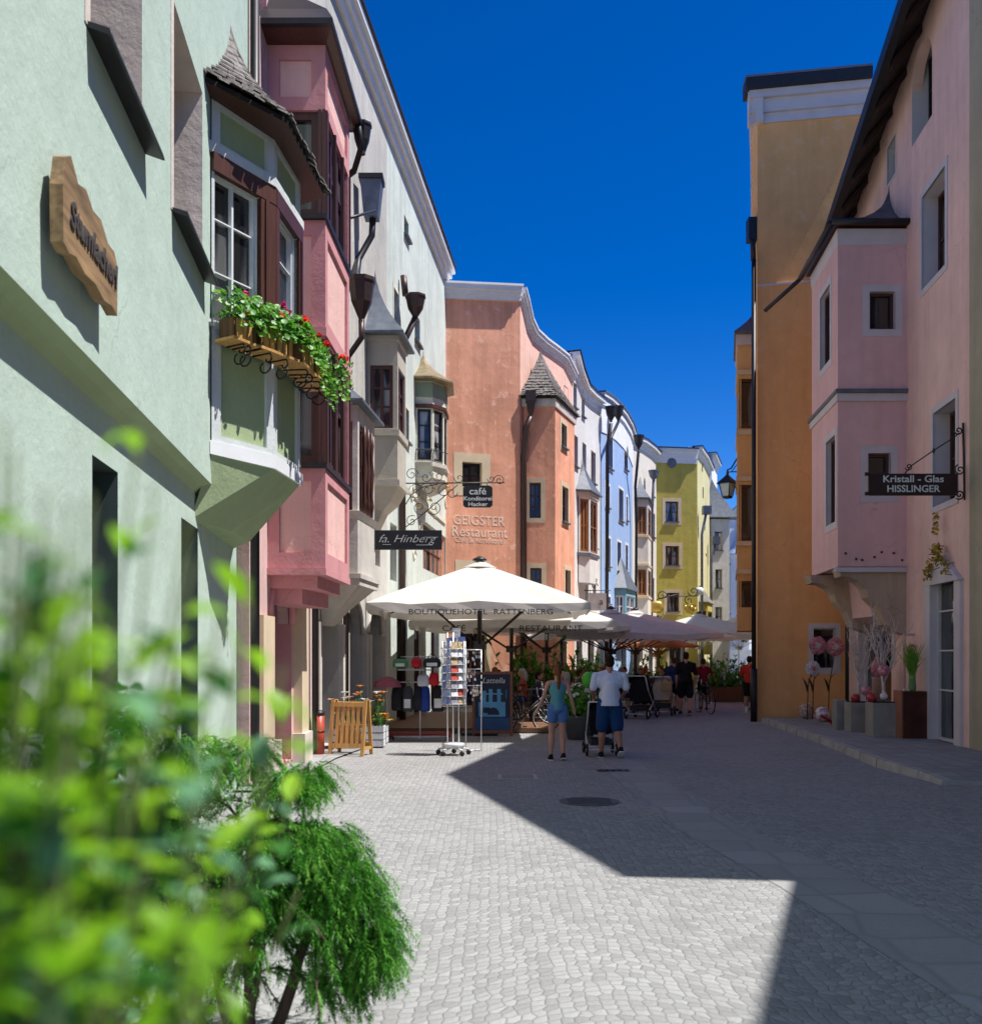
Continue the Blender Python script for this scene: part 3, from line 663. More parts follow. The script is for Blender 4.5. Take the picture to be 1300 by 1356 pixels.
q = WM_.mb(OCHG)   # stucco scroll relief
for (u, v, r) in ((505, 770, .2), (545, 655, .35), (556, 700, .3), (590, 665, .4), (575, 678, .35), (548, 735, .25)):
    s_, z_ = WM_.px(u, v); 
    if s_ > 0: q.tube([(s_ + r * cos(t * .7) * (1 - t * .07), .01, z_ + r * .8 * sin(t * .7) * (1 - t * .07)) for t in range(10)], .035, 5)
q.box(3.2, 9.2, 0, .05, 3.2, 3.32).box(3.2, 9.2, 0, .05, 6.1, 6.22); obj('stucco_relief', q, mint2)
CO = [(-2.1, 27.3), (-1.62, 27.35), (-1.33, 27.8), (-1.28, 28.6), (-1.9, 29.3)]
def ch_(i, W_): return [(.06, W_.L - .05, 7.2, 8.62)] if i < 3 else []
cor, CW = oriel_body(mint2, CO, (1, 0), 6.7, 9.4, OCHG, ch_, 'oriel', OCHG)
for i in range(3): window(mint2, CW[i], ch_(i, CW[i])[0], DARKMETAL, GLC, recess=.03, fw=.06, mull=0, trans=(.35, .7))
band(cor, CO, 8.95, 9.35, .02, GRNP, 'panel'); band(cor, CO, 8.64, 8.74, .08, BROWN, 'lintel'); band(cor, CO, 7.02, 7.12, .08, PALEST, 'sill'); band(cor, CO, 6.4, 6.7, .03, PALEST, d2=-.3)
q = MB(IRON)
for k in range(9): t = k / 8; p = CW[0].p(CW[0].L * t, .12, 7.15); q.tube([p, p + Vector((0, 0, .18)), p + Vector((.03, -.03, .34))], .012, 5)
q.tube([CW[0].p(0, .13, 7.45), CW[0].p(CW[0].L, .13, 7.45)], .012, 5); q.tube([CW[1].p(0, .13, 7.45), CW[1].p(CW[1].L, .13, 7.45)], .012, 5); obj('rail', q, cor)
poly_roof(cor, CO, 9.45, (-1.95, 28.2, 10.55), COPPER, over=.28, power=1.9)
q = MB(BRONZE); c = WM_.p(1.5, .42, 10.9); drain_funnel(q, c, .26, .6); q.tube([c + Vector((-.25, 0, 0)), c + Vector((-.3, 0, .5))], .09, 6); q.tube([c + Vector((0, 0, -.55)), c + Vector((-.25, 0, -1.1)), WM_.p(1.45, .1, 9.4), WM_.p(1.45, .1, .1)], .08, 8); obj('drainpipe', q, mint2)
# ---- salmon house with gable to the viewer
SALM = plaster('salmon_plaster', (0.80, 0.385, 0.25), 0.2, (0.84, 0.52, 0.40), 0.6); SALM_SUN = plaster('sunlit_salmon', (0.84, 0.52, 0.41), 0.1)  # second, paler salmon: stronger sun on the street wall put into the colour
salm = thing('salmon_house', 'salmon coloured house with its blank lettered gable wall and a shingled corner turret', 'house', (1, 34, 0))
WS1 = Wall((-1.85, 32.75), (1.0, 33.75), (0, -1)); WS2 = Wall((1.0, 33.75), (3.35, 40.2), (1, -.3))
T1 = [(0, 14.05), (WS1.L, 14.3)]
sh1 = [hole_px(WS1, 612, 638, 612, 645), hole_px(WS1, 614, 638, 754, 790), (.8, 1.8, .05, 2.5)]
T2 = [(0, 14.3)] + [(WS2.px(u, v)[0], WS2.px(u, v)[1]) for u, v in ((693, 402), (698, 425), (705, 440), (718, 452), (732, 462), (746, 473))] + [(WS2.L, 13.2)]
sh2 = [hole_px(WS2, 690.5, 691.8, 610, 660), (3.5, 4.3, .05, 2.6), (5.9, 6.6, 10.6, 11.8)]
obj('gable_wall', wall_mesh(WS1, T1, sh1, SALM, CREAM, roofmat=TILE, back=7, depth=.3), salm)
obj('wall', wall_mesh(WS2, T2, sh2, SALM_SUN, CREAM, roofmat=TILE, back=2.6, depth=.3), salm)
for h in sh1[:2]: window(salm, WS1, h, DARKMETAL, GLD, recess=.2, surround=CREAM, sw=.3, trans=(.5,))
window(salm, WS1, sh1[2], BROWN, GLD, recess=.2, surround=CREAM, sw=.15)
for h in sh2[1:]: window(salm, WS2, h, BROWN, GL, recess=.15, surround=CREAM, sw=.1)
st = ((.1, -.38, -.24), (.18, -.24, -.1), (.3, -.1, .04))
obj('cornice', cornice(WS1, T1, WHITE, st, capmat=WHITE), salm); obj('cornice', cornice(WS2, T2, WHITE, ((.06, -.3, -.2), (.12, -.2, -.09), (.2, -.09, .03)), capmat=WHITE), salm)
PWH = plain('painted_letter', (0.78, 0.60, 0.48), .9)
for body, u, v, sz in (('GEIGSTER', 634, 690, .46), ('Restaurant', 635, 705, .50), ('Café & Konditorei', 635, 716, .26)):
    s_, z_ = WS1.px(u, v); tm = text_mesh(body, sz, .004, facing(WS1.p(s_, .006, z_), WS1.t, WS1.n), PWH, sx=.92)
    obj('painted_lettering', tm, salm)
TU = [(1.12, 34.0), (2.22, 34.0), (3.1, 36.5), (2.02, 36.6)]
def th(i, W_):
    if i == 0: return [hole_px(W_, 701, 716, 639, 686), hole_px(W_, 702, 717, 752, 795)]
    if i == 1: return [hole_px(W_, 743, 750, 562, 593), hole_px(W_, 744, 752, 645, 692), hole_px(W_, 748, 755, 755, 800), (.6, 1.5, .1, 2.5)]
    return []
tur, TW = oriel_body(salm, TU, (1, -1), -.05, 10.6, SALM, th, 'turret', CREAM, depth=.18)
for i in (0, 1):
    for h in th(i, TW[i]): window(salm, TW[i], h, BROWN, GL, recess=.12, surround=CREAM, sw=.16, mull=1 if i == 0 else 0, trans=(.33, .66) if i == 0 else (.5,), sill=SLATE if i else None)
band(tur, TU, 10.35, 10.62, .12, PALEST)
poly_roof(tur, TU, 10.68, (1.75, 34.9, 12.6), DARK, over=.2, power=1.25, shingles=SHING, soffit=DARKMETAL)
q = MB(BRONZE); c = WS2.p(.1, .35, 10.5); q.cbox((c.x, c.y, c.z + .15), (.36, .32, .36)); drain_funnel(q, (c.x, c.y, c.z), .2, .6, 4, rot=.78); q.tube([c + Vector((0, 0, -.55)), c + Vector((-.15, 0, -.9)), WS2.p(.05, .12, 8.6), WS2.p(.05, .12, .1)], .1, 8); obj('drainpipe', q, salm)

# ---- white, blue, cream and yellow houses down the street
STEP = ((.06, -.5, -.35), (.1, -.35, -.12), (.3, -.12, .05))
def plain_house(name, label, A, B, out, top, wins, wallm, fm=BROWN, sur=WHITE, sw=.12, roofm=TILE, back=7, sills=True, gl=GLC, cor=WHITE, st=STEP, capmat=DARKMETAL, root=None, recess=.18, mull=1):
    r = root or thing(name, label, 'house', ((A[0] + B[0]) / 2, (A[1] + B[1]) / 2, 0)); W_ = Wall(A, B, out)
    top = [(W_.px(u, v)[0], W_.px(u, v)[1]) for u, v in top] if top and top[0][0] > 100 else top
    hs_ = []
    for h in wins:
        if h[0] > 60: h = hole_px(W_, *h)
        if h[1] - h[0] > .1: hs_.append(h)
    obj('wall', wall_mesh(W_, top, hs_, wallm, wallm, roofmat=roofm, back=back, depth=recess + .08), r)
    for h in hs_: window(r, W_, h, fm, gl, recess=recess, surround=sur, sw=sw, mull=mull if h[1] - h[0] > .7 else 0, trans=(.5,), sill=SLATE if sills and h[2] > 1 else None)
    if cor: obj('cornice', cornice(W_, top, cor, st, capmat=capmat), r)
    return r, W_
WHT = plaster('white_plaster', (0.70, 0.68, 0.645), .1); BLUE = plaster('blue_plaster', (0.32, 0.455, 0.70), .08); CRM = plaster('cream_plaster', (0.70, 0.64, 0.56), .1)
YELL = plaster('mustard_plaster', (0.52, 0.44, 0.10), .14); YELLL = plaster('pale_yellow_plaster', (0.66, 0.60, 0.33), .1); WH2 = plaster('bright_white_plaster', (0.76, 0.77, 0.80), .06)
whh, WW = plain_house('white_house', 'white stepped roofline house with rows of small windows between the salmon and blue houses', (3.35, 40.2), (5.0, 44.95), (1, -.3),
    [(745, 445), (757, 462), (764, 490), (772, 512), (782, 522), (795, 532)], [(747, 752, 512, 540), (759, 763.5, 507, 540), (770, 774, 522, 552), (760, 765, 577, 618), (771, 776, 587, 630), (782.5, 788.5, 598, 640),
     (774, 779, 680, 716), (785, 790, 688, 726), (775, 779, 760, 800), (785, 789, 765, 800), (.6, 1.6, .1, 2.6), (2.6, 3.8, .1, 2.7)], WHT, sur=None, cor=WHITE)
WO = [(3.65, 40.95), (4.15, 41.2), (4.6, 42.3), (4.1, 42.5)]
wor, WOW = oriel_body(whh, WO, (1, -.3), 4.8, 8.6, WHT, lambda i, W_: [(.08, W_.L - .06, 6.1, 8.3), (.1, W_.L - .1, 4.9, 5.0)][:1] if i < 2 else [], 'oriel')
for i in (0, 1): window(whh, WOW[i], (.08, WOW[i].L - .06, 6.1, 8.3), ORANGEW, GL, recess=.04, fw=.1, trans=(.5,))
band(wor, WO, 5.9, 6.05, .12, SLATE, 'sill'); band(wor, WO, 8.4, 8.62, .1, CRM)
poly_roof(wor, WO, 8.65, (3.9, 41.6, 10.2), SLATE, over=.3, power=1.8)
q = WW.mb(ORP)   # a little painted picture on the white wall
s_, z_ = WW.px(783, 740); PT = plain('faded_fresco', (0.48, 0.33, 0.27), .9, 0, .5, 3)
q = WW.mb(PT).box(s_ - .35, s_ + .35, .001, .008, z_ - .6, z_ + .9); obj('fresco', q, whh)

blh, WB = plain_house('blue_house', 'pale blue house with white window surrounds and a curved white parapet', (5.0, 44.95), (7.52, 52.2), (1, -.3),
    [(795, 521), (805, 527), (815, 536), (825, 548), (833, 562), (838, 577)], [(803, 811, 573, 620), (826, 831, 590, 622), (801, 807, 642, 672), (819, 825, 648, 690), (829, 831, 658, 690), (801, 808, 712, 750), (817, 822, 718, 757), (828, 831, 722, 758), (802, 808, 790, 800), (.8, 2, .1, 2.8), (4.6, 6.0, .1, 2.8)], BLUE, fm=GREYMETAL, cor=WH2,
    st=((.04, -1.75, -.5), (.12, -.5, -.3), (.22, -.12, .05)), capmat=SLATE)
BO = [(6.0, 48.1), (6.65, 48.3), (7.4, 50.3), (6.75, 50.6)]
bor, BOW = oriel_body(blh, BO, (1, -.3), 2.6, 5.0, plaster('teal_plaster', (0.22, 0.42, 0.52), .06), lambda i, W_: [(.1, W_.L - .1, 3.2, 4.7)] if i < 2 else [], 'oriel')
for i in (0, 1): window(blh, BOW[i], (.1, BOW[i].L - .1, 3.2, 4.7), WH2, GLC, recess=.04, fw=.08, trans=(.33, .66))
band(bor, BO, 2.45, 2.62, .1, WH2); poly_roof(bor, BO, 5.05, (6.5, 49.2, 6.7), SLATE, over=.3, power=1.1)
q = MB(DARKMETAL)
c = WB.p(.0, .5, 13.1); drain_funnel(q, c, .27, .7); c2 = WB.p(1.6, .5, 13.5); drain_funnel(q, c2, .27, .7); q.tube([c2 + Vector((0, 0, -.75)), WB.p(.6, .4, 11.9), WB.p(.15, .3, 11.3)], .08, 6); q.tube([c + Vector((0, 0, -.75)), WB.p(.15, .3, 11.3), WB.p(.15, .25, .1)], .085, 8); obj('drainpipe', q, blh)
q = MB(DARKMETAL); c = WB.p(6.2, .6, 13.1); drain_funnel(q, c, .28, .75); q.tube([c + Vector((0, 0, -.8)), WB.p(6.9, .3, 10.6), WB.p(7.2, .3, 9), WB.p(7.2, .25, .1)], .075, 8); obj('drainpipe', q, blh)

crh, WC = plain_house('cream_house', 'off white house with a column of brown oriel windows between the blue and mustard houses', (7.52, 52.2), (9.97, 59.2), (1, -.3),
    [(838, 579), (850, 584), (862, 593), (870, 602)], [(863.5, 866, 634, 658), (864.5, 867, 680, 712), (858, 860.5, 735, 768), (862, 866, 765, 800), (1, 2, .1, 2.8), (4.8, 6.0, .1, 2.8)], CRM, sur=None)
KO = [(7.85, 53.0), (8.5, 53.15), (8.95, 54.9), (8.4, 55.1)]
ko, KW = oriel_body(crh, KO, (1, -.3), 2.4, 10.2, CRM, lambda i, W_: [(.08, W_.L - .08, a, b) for a, b in ((8.3, 9.8), (5.0, 6.4), (2.5, 3.6))] if i < 2 else [], 'oriel')
for i in (0, 1):
    for a, b in ((8.3, 9.8), (5.0, 6.4), (2.5, 3.6)): window(crh, KW[i], (.08, KW[i].L - .08, a, b), ORANGEW, GL, recess=.05, fw=.11, trans=(.5,))
for z in (8.15, 4.85, 6.6): band(ko, KO, z, z + .12, .1, CREAM)
poly_roof(ko, KO, 10.25, (8.2, 54, 11.6), SLATE, over=.35, power=1.5)
q = MB(GREYMETAL); c = WC.p(3.6, .5, 12.2); drain_funnel(q, c, .3, .6); q.tube([c + Vector((0, 0, -.5)), WC.p(4.2, .3, 9.8), WC.p(4.2, .25, .1)], .08, 8); obj('drainpipe', q, crh)

yeh, WYG = plain_house('mustard_house', 'mustard yellow house with a lit gable of three framed windows and a gold wreath sign', (9.97, 59.2), (12.5, 59.5), (0, -1),
    [(869, 595), (926, 597)], [(881, 898, 664, 691), (881, 899, 723, 749), (883, 899, 785, 810), (.8, 1.8, .1, 2.6)], YELL, sur=CREAM, sw=.2, st=((.06, -.8, -.5), (.12, -.5, -.12), (.3, -.12, .05)), gl=GLC)
s_, z_ = WYG.px(889, 613); q = WYG.mb(GREYMETAL); keep = q.M; q.M = q.M @ Matrix.Translation((s_, .03, z_)) @ Matrix.Rotation(-pi / 2, 4, 'X'); q.lathe([(.29, -.03), (.29, .03), (.2, .04), (.02, .04)], n=20); obj('round_vent', q, yeh)
YO2 = [(12.5, 59.5), (14.6, 65.6)]
plain_house('mustard_house', '', YO2[0], YO2[1], (1, -.3), [(926, 597), (932, 605), (938, 618), (942, 630)], [(929, 930.5, 610, 625), (930, 931.5, 645, 660), (932, 933.5, 695, 702), (934, 935.5, 733, 737)], YELLL, root=yeh, sur=None, sills=False)
MO = [(12.75, 60.4), (13.35, 60.5), (14.1, 62.6), (13.5, 62.9)]
mo_, MW = oriel_body(yeh, MO, (1, -.3), 1.8, 5.0, YELL, lambda i, W_: [(.1, W_.L - .1, 3.0, 4.5)] if i < 2 else [], 'oriel')
for i in (0, 1): window(yeh, MW[i], (.1, MW[i].L - .1, 3.0, 4.5), BROWN, GL, recess=.05, fw=.1)
poly_roof(mo_, MO, 5.05, (13.0, 61.4, 6.6), SHING, over=.3, power=1.5)
for (w_, s0_, z_) in ((Wall(YO2[0], YO2[1], (1, -.3)), .5, 10.6), (Wall(YO2[0], YO2[1], (1, -.3)), 5.5, 9.3)):
    q = MB(GREYMETAL); c = w_.p(s0_, .5, z_); q.cbox((c.x, c.y, c.z), (.5, .5, .5)); q.tube([c, w_.p(s0_ - .3, .25, z_ - 1.5), w_.p(s0_ - .3, .25, .1)], .08, 8); obj('drainpipe', q, yeh)

# far end of the street
wtl, _ = plain_house('tall_white_house', 'narrow bright white house rising just behind the mustard house', (15.0, 66.7), (16.0, 69.5), (1, -.3), [(936, 585), (942, 600), (950, 618)], [], WH2, sur=None, sills=False, root=None)
wtg, _ = plain_house('x', '', (13.4, 66.5), (15.0, 66.7), (0, -1), [(0, 15.9), (.9, 15.6), (1.6, 15.0)], [], WH2, root=wtl, sur=None, cor=None)
fgh, WF = plain_house('distant_grey_house', 'pale house under a slate hood with stacked brown oriel windows at the street bend', (14.75, 65.75), (16.0, 65.9), (0, -1), [(0, 10.9), (1.3, 10.9)], [(946, 957, 704, 729), (947, 956, 754, 779), (947, 956, 804, 829)], WHT, sur=None, cor=None, fm=BROWN)
poly_roof(fgh, [(14.7, 66.3), (14.7, 65.6), (16.1, 65.75), (16.2, 66.4)], 11.0, (14.9, 66.3, 13.7), SLATE, over=.35, power=1.2)
plain_house('x', '', (16.0, 65.9), (17.9, 74), (1, -.3), [(0, 10.9), (8, 10.5)], [(1, 1.8, 8, 9.4), (1, 1.8, 4.6, 6)], WH2, root=fgh, back=1.2, cor=None, sur=None)
ftw, WF2 = plain_house('distant_white_house', 'bright white house with a rounded gable and slim blue turret closing the street', (18.4, 82), (25.5, 82.6), (0, -1),
    [(940, 690), (961, 690), (966, 680), (975, 672), (985, 672), (994, 680), (998, 690), (1010, 690)], [(972, 978, 742, 762), (973, 978, 781, 800), (974, 979, 822, 845), (985, 996, 790, 800), (986, 998, 822, 850), (946, 951, 745, 770)], WH2, sur=None, cor=WH2, st=((.05, -.2, -.1), (.1, -.1, .0), (.16, 0, .06)), capmat=SLATE, fm=DARKMETAL)
q = MB(WH2)
q.lathe([(1.0, 2.2), (1.0, 9.9), (1.15, 10.0), (1.15, 10.2)], (21.0, 82.0, 0), 10, False); q.use(plain('blue_slate', (0.30, 0.40, 0.55), .5)).lathe([(1.35, 10.2), (1.0, 10.6), (.5, 11.6), (.2, 12.6), (.04, 13.8)], (21.0, 82.0, 0), 10, False)
obj('turret', q, ftw)
for z in (3.5, 6.3, 9.0): q = MB(DARKMETAL); q.cbox((20.85, 80.98, z), (.45, .08, 1.3)); q.use(WH2).tube([(20.55, 80.94, z + .9), (20.85, 80.9, z + 1.1), (21.15, 80.94, z + .9)], .07, 5); obj('window', q, ftw)
fbl, _ = plain_house('distant_slate_house', 'grey slate roofed house peeping between the far white houses', (16, 90), (30, 91), (0, -1), [(0, 12.5), (6, 13.4), (14, 12.5)], [(4, 4.8, 8, 9.5), (6, 6.8, 8, 9.5)], plaster('blue_grey_plaster', (.30, .35, .42), .1), cor=SLATE, sur=None)

# ================================================================ RIGHT SIDE
RPK = plaster('rose_plaster', (0.84, 0.565, 0.49), 0.12); ROR = plaster('rose_oriel_plaster', (0.76, 0.48, 0.46), 0.08); RWH = plain('trim_grey', (0.58, 0.53, 0.54), 0.7, 0, .06, 3); BEI = plaster('beige_plaster', (0.42, 0.38, 0.27), .12)
rose = thing('rose_house', 'rose pink house on the right with a white banded square oriel over the glass shop', 'house', (9, 21.5, 0))
XR = lambda Y: 6.47 + .11 * Y
WR = Wall((XR(17.16), 17.16), (XR(26), 26), (-1, 0))
TR = [(0, 15.4), (WR.L, 12.8)]
rh = [(WR.px(1238, 300)[0] - .75, WR.px(1222, 300)[0], WR.px(1222, 383)[1], WR.px(1222, 262)[1], .42),
      (WR.px(1247, 600)[0] - .6, WR.px(1235, 600)[0], WR.px(1237, 670)[1], WR.px(1237, 545)[1], .42)]
rh[0] = (rh[0][0], rh[0][1], rh[0][2], rh[0][3], .42)
sA = WR.px(1252, 300)[0]; sB = WR.px(1221, 300)[0]; rh[0] = (sA, sB, WR.px(1221, 385)[1], WR.px(1221, 262)[1], .38)
sA = WR.px(1266, 600)[0]; sB = WR.px(1236, 600)[0]; rh[1] = (sA, sB, WR.px(1236, 672)[1], WR.px(1236, 548)[1], .38)
sA = WR.px(1234, 100)[0]; sB = WR.px(1207, 100)[0]; arch_w = (sA, sB, WR.px(1207, 195)[1], WR.px(1215, 60)[1] - .1, .4)
sA = WR.px(1186, 200)[0]; sB = WR.px(1175, 200)[0]; slot_w = (sA, sB, WR.px(1175, 246)[1], WR.px(1180, 188)[1], .3)
sA = WR.px(1267, 850)[0]; sB = WR.px(1237, 850)[0]; rdoor = (sA, sB, .13, 3.25, .16)
shopw = (4.6, 7.4, .6, 2.3, .3)
allr = rh + [arch_w, slot_w, rdoor, shopw]
obj('wall', wall_mesh(WR, TR, allr, RPK, RWH, roofmat=TILE, back=9), rose)
q = WR.mb(RPK); arch_fill(q, arch_w); q.use(RWH); obj('arch', q, rose)
for h in rh: window(rose, WR, h, BROWN, GL, recess=.3, fw=.07, surround=RWH, sw=.12, trans=(.5,), sp=.02)
window(rose, WR, arch_w, DARKMETAL, GLD, recess=.33, surround=None); window(rose, WR, slot_w, DARKMETAL, GLD, recess=.24, mull=0, surround=RWH, sw=.06)
o = window(rose, WR, rdoor, RWH, glassmat('shop_glass', (.02, .025, .025), (.05, .07, .065), 3), recess=.05, fw=.06, mull=0, trans=(.3, .55, .8), name='shop_door')
q = WR.mb(RWH); a, b = rdoor[0], rdoor[1]; q.box(a - .3, a, 0, .06, .13, 3.1).box(b, b + .34, 0, .09, .13, 3.1)
q.loft([[(x, d_, z) for x, z in ((a - .35, 3.1), (b + .4, 3.1), ((a + b) / 2, 3.62))] for d_ in (0, .1)]); obj('door_case', q, rose)
window(rose, WR, shopw, RWH, GLD, recess=.15, fw=.1, trans=())
# eaves following the pitched top
m = WR.mb(DARKMETAL); T_ = [(-.0, 14.55), (WR.L, 12.1)]
m.loft([[(s, -.2, z + .78), (s, .62, z - .16), (s, .62, z - .02), (s, -.2, z + .95)] for s, z in T_]); m.use(DARKMETAL); m.loft([[(s, .62, z - .22), (s, .78, z - .22), (s, .8, z + .02), (s, .62, z + .02)] for s, z in T_])
obj('eaves', m, rose)
for k in range(9): s_ = .5 + k; z = 14.55 - .277 * s_; obj('rafter_end', WR.mb(plain('dark_rafter', (.03, .014, .010), .7)).loft([[(s_ + o_, .0, z + .38), (s_ + o_, .58, z - .3), (s_ + o_, .58, z - .14), (s_ + o_, .0, z + .54)] for o_ in (0, .14)]), rose)
RO = [(XR(20.67), 20.67), (7.3, 20.67), (7.58, 23.2), (XR(23.3), 23.3)]
def roh(i, W_):
    if i == 0:
        a, b = W_.px(1185, 410)[0], W_.px(1151, 410)[0]; c, d = W_.px(1179, 620)[0], W_.px(1149, 620)[0]
        return [(a, b, W_.px(1160, 436)[1], W_.px(1160, 386)[1]), (c, d, W_.px(1160, 656)[1], W_.px(1160, 600)[1])]
    if i == 1:
        a, b = W_.px(1099, 420)[0], W_.px(1086, 420)[0]; c, d = W_.px(1106, 620)[0], W_.px(1094, 620)[0]
        if a > b: a, b, c, d = b, a, d, c
        return [(a, b, 8.2, 9.85), (c - .0, d, 4.6, 6.45)]
    return []
ror, RW = oriel_body(rose, RO, (-1, 0), 3.62, 10.72, ROR, roh, 'oriel', RWH, depth=.2)
for i in (0, 1):
    for h in roh(i, RW[i]):
        h = (min(h[0], h[1]), max(h[0], h[1]), h[2], h[3]); window(rose, RW[i], h, BROWN, GLD, recess=.1, fw=.06, mull=0, trans=(), surround=RWH, sw=.15)
band(ror, RO, 7.1, 7.26, .06, RWH); band(ror, RO, 7.26, 7.34, .12, SLATE, 'moulding'); band(ror, RO, 10.4, 10.72, .05, RWH, d2=.01)
m = MB(DARKMETAL); E1 = offs(RO, .2); E1[0] = (RO[0][0] + .0, RO[0][1] - .22); E1[3] = (RO[3][0], RO[3][1] + .2)
poly_roof(ror, RO, 10.82, (XR(21.9), 21.9, 12.3), SLATE, over=.16, power=2.2, soffit=BROWN)
q = MB(DARKMETAL); q.tube([(7.1, 20.5, 10.78), (7.35, 23.3, 10.72)], .07, 8); q.tube([(7.35, 23.3, 10.7), (6.75, 24.2, 10.25)], .05, 8); q.tube([(8.7, 20.45, 10.8), (7.1, 20.45, 10.8)], .07, 8); obj('gutter', q, ror)
BEI2 = plaster('oriel_bracket_stone', (0.47, 0.36, 0.27), .15)
def bracket(y0, y1, name):
    prof = []
    q = MB(BEI2); x0, x1 = 7.32, XR(y0)
    pr = [(x0, 3.6), (x0 + .05, 3.42)] + [(x0 + .08 + .55 * sin(t), 2.95 + .47 * cos(t)) for t in (0.3, .7, 1.1, 1.5)] + [(x0 + .85, 2.75), (x0 + 1.0, 2.4), (x1 - .15, 2.22), (x1, 2.2), (x1, 3.6)]
    q.loft([[(x, y0, z) for x, z in pr], [(x + .11 * (y1 - y0), y1, z) for x, z in pr]]); return obj(name, q, ror)
bracket(20.68, 21.25, 'bracket'); bracket(22.55, 23.15, 'bracket')
q = MB(ROR); q.loft([[(8.2, y, 3.58), (8.3, y, 2.6), (XR(y), y, 2.35), (XR(y), y, 3.58)] for y in (21.1, 22.65)]); obj('bracket_web', q, ror)
q = MB(RWH); q.box(7.22, XR(20.5), 20.58, 20.66, 3.5, 3.6); obj('moulding', q, ror)
q = MB(IRON)
for k in range(7): x = 7.45 + .2 * k + R.uniform(-.04, .04); q.cbox((x, 20.66, 3.75 + R.uniform(0, .22)), (.04, .03, .04))
obj('anchor_bolt', q, ror)

# beige neighbour and the next houses toward the viewer (they shade the street)
beig = thing('beige_house', 'beige house at the right edge of the view with a blue grey shop front', 'house', (8, 12, 0))
WE = Wall((XR(6.9), 6.9), (XR(17.155), 17.155), (-1, 0)); LE = WE.L
TE = [(0, 10.9), (LE * .62, 15.6), (LE, 14.7)]
eh = [(1.2, 2.2, 4.8, 6.6), (3.6, 4.6, 4.8, 6.6), (6.2, 7.2, 4.8, 6.6), (8.4, 9.2, 4.8, 6.6), (1.2, 2.2, 8, 9.6), (3.6, 4.6, 8, 9.6), (6.2, 7.2, 8, 9.6), (6.9, 9.5, .5, 2.95, .12), (1.5, 3.5, .15, 2.9)]
obj('wall', wall_mesh(WE, TE, eh, BEI, RWH, roofmat=TILE, back=9), beig)
for h in eh: window(beig, WE, h, BROWN if h[2] > 1 else GREYMETAL, GL, recess=.1, surround=RWH if h[2] > 3 else None)
m = WE.mb(BROWN); m.loft([[(s, -.2, z - .1), (s, .6, z - .12), (s, .6, z), (s, -.2, z + .05)] for s, z in TE]); obj('eaves', m, beig)
near = thing('ochre_house', 'ochre house just outside the right edge whose roof edge shades the near street', 'house', (7, 3, 0))
WN = Wall((6.1, -6), (7.22, 6.92), (-1, 0)); TN = [(0, 11.6), (9.6, 10.7), (12.2, 9.35), (WN.L, 8.95)]
nh = [(k * 2.4 + 1, k * 2.4 + 2, z, z + 1.6) for k in range(5) for z in (1, 4.4)]
obj('wall', wall_mesh(WN, TN, nh, CREAM, RWH, roofmat=TILE, back=8), near)
for h in nh: window(near, WN, h, BROWN, GL, recess=.1)
m = WN.mb(BROWN); m.loft([[(s, -.2, z - .1), (s, .3, z - .12), (s, .3, z), (s, -.2, z + .05)] for s, z in TN]); obj('eaves', m, near)

# orange house, gable to the viewer
ORA = plaster('orange_plaster', (0.86, 0.44, 0.17), 0.09, (0.80, 0.50, 0.27), .5)
oran = thing('orange_house', 'tall orange ochre house whose blank gable faces the street on the right', 'house', (8, 27, 0))
WO1 = Wall((7.06, 26.02), (9.9, 25.7), (0, -1)); WO2 = Wall((7.06, 26.02), (11.3, 41.0), (-1, 0))
oh = [hole_px(WO1, 1077, 1106, 832, 886)]
oh[0] = (*oh[0], .2)
obj('gable_wall', wall_mesh(WO1, [(0, 16.1), (WO1.L, 16.2)], oh, ORA, RWH, roofmat=TILE, back=1.0), oran)
window(oran, WO1, oh[0], RWH, DARK and GLD, recess=.12, fw=.03, mull=0, trans=(), surround=RWH, sw=.13)
TO = [(0, 16.1), (3.2, 16.1), (6.5, 12.0), (WO2.L, 10.0)]  # unseen roofline behind the gable, dropped to let sun reach the parasols
owh = [(1.5 + 3 * k, 2.4 + 3 * k, z, z + 1.5) for k in range(4) for z in (4.6, 7.6)]
obj('wall', wall_mesh(WO2, TO, owh, ORA, ORA, roofmat=TILE, back=8, bs=3.0), oran)
for h in owh: window(oran, WO2, h, BROWN, GL, surround=CREAM)
SO = ((.06, -.8, -.55), (.14, -.55, -.2), (.24, -.2, .0))
obj('cornice', cornice(WO1, [(-.24, 16.62), (WO1.L, 16.72)], RWH, SO, s0=-.24), oran); obj('cornice', cornice(WO2, [(-.2, 16.62), (3.2, 16.62), (6.5, 12.5), (WO2.L, 10.5)], RWH, SO, s0=-.2), oran)
q = WO1.mb(DARKMETAL); q.loft([[(s, -.3, z), (s, .34, z), (s, .36, z + .26), (s, -.3, z + .28)] for s, z in ((-.34, 16.62), (WO1.L, 16.72))]); q.use(GREYMETAL).loft([[(s, -.3, z + .28), (s, .37, z + .27), (s, .37, z + .33), (s, -.3, z + .34)] for s, z in ((-.36, 16.62), (WO1.L, 16.72))]); obj('roof_edge', q, oran)
q = WO1.mb(RWH); q.loft([[(s, .0, z), (s, .04, z), (s, .04, z + .05), (s, 0, z + .05)] for s, z in ((0, 11.52), (2.2, 11.62))]); obj('string_course', q, oran)
q = MB(DARKMETAL); q.tube([(6.93, 25.9, 12.2), (6.93, 25.9, .0)], [.06] * 2, 10); q.tube([(6.93, 25.9, 1.4), (6.93, 25.9, .0)], .09, 10); q.tube([(7.0, 26.3, 13.4), (6.93, 25.95, 12.2)], .07, 8); q.cbox((6.98, 26.2, 13.1), (.28, .3, .6)); obj('drainpipe', q, oran)
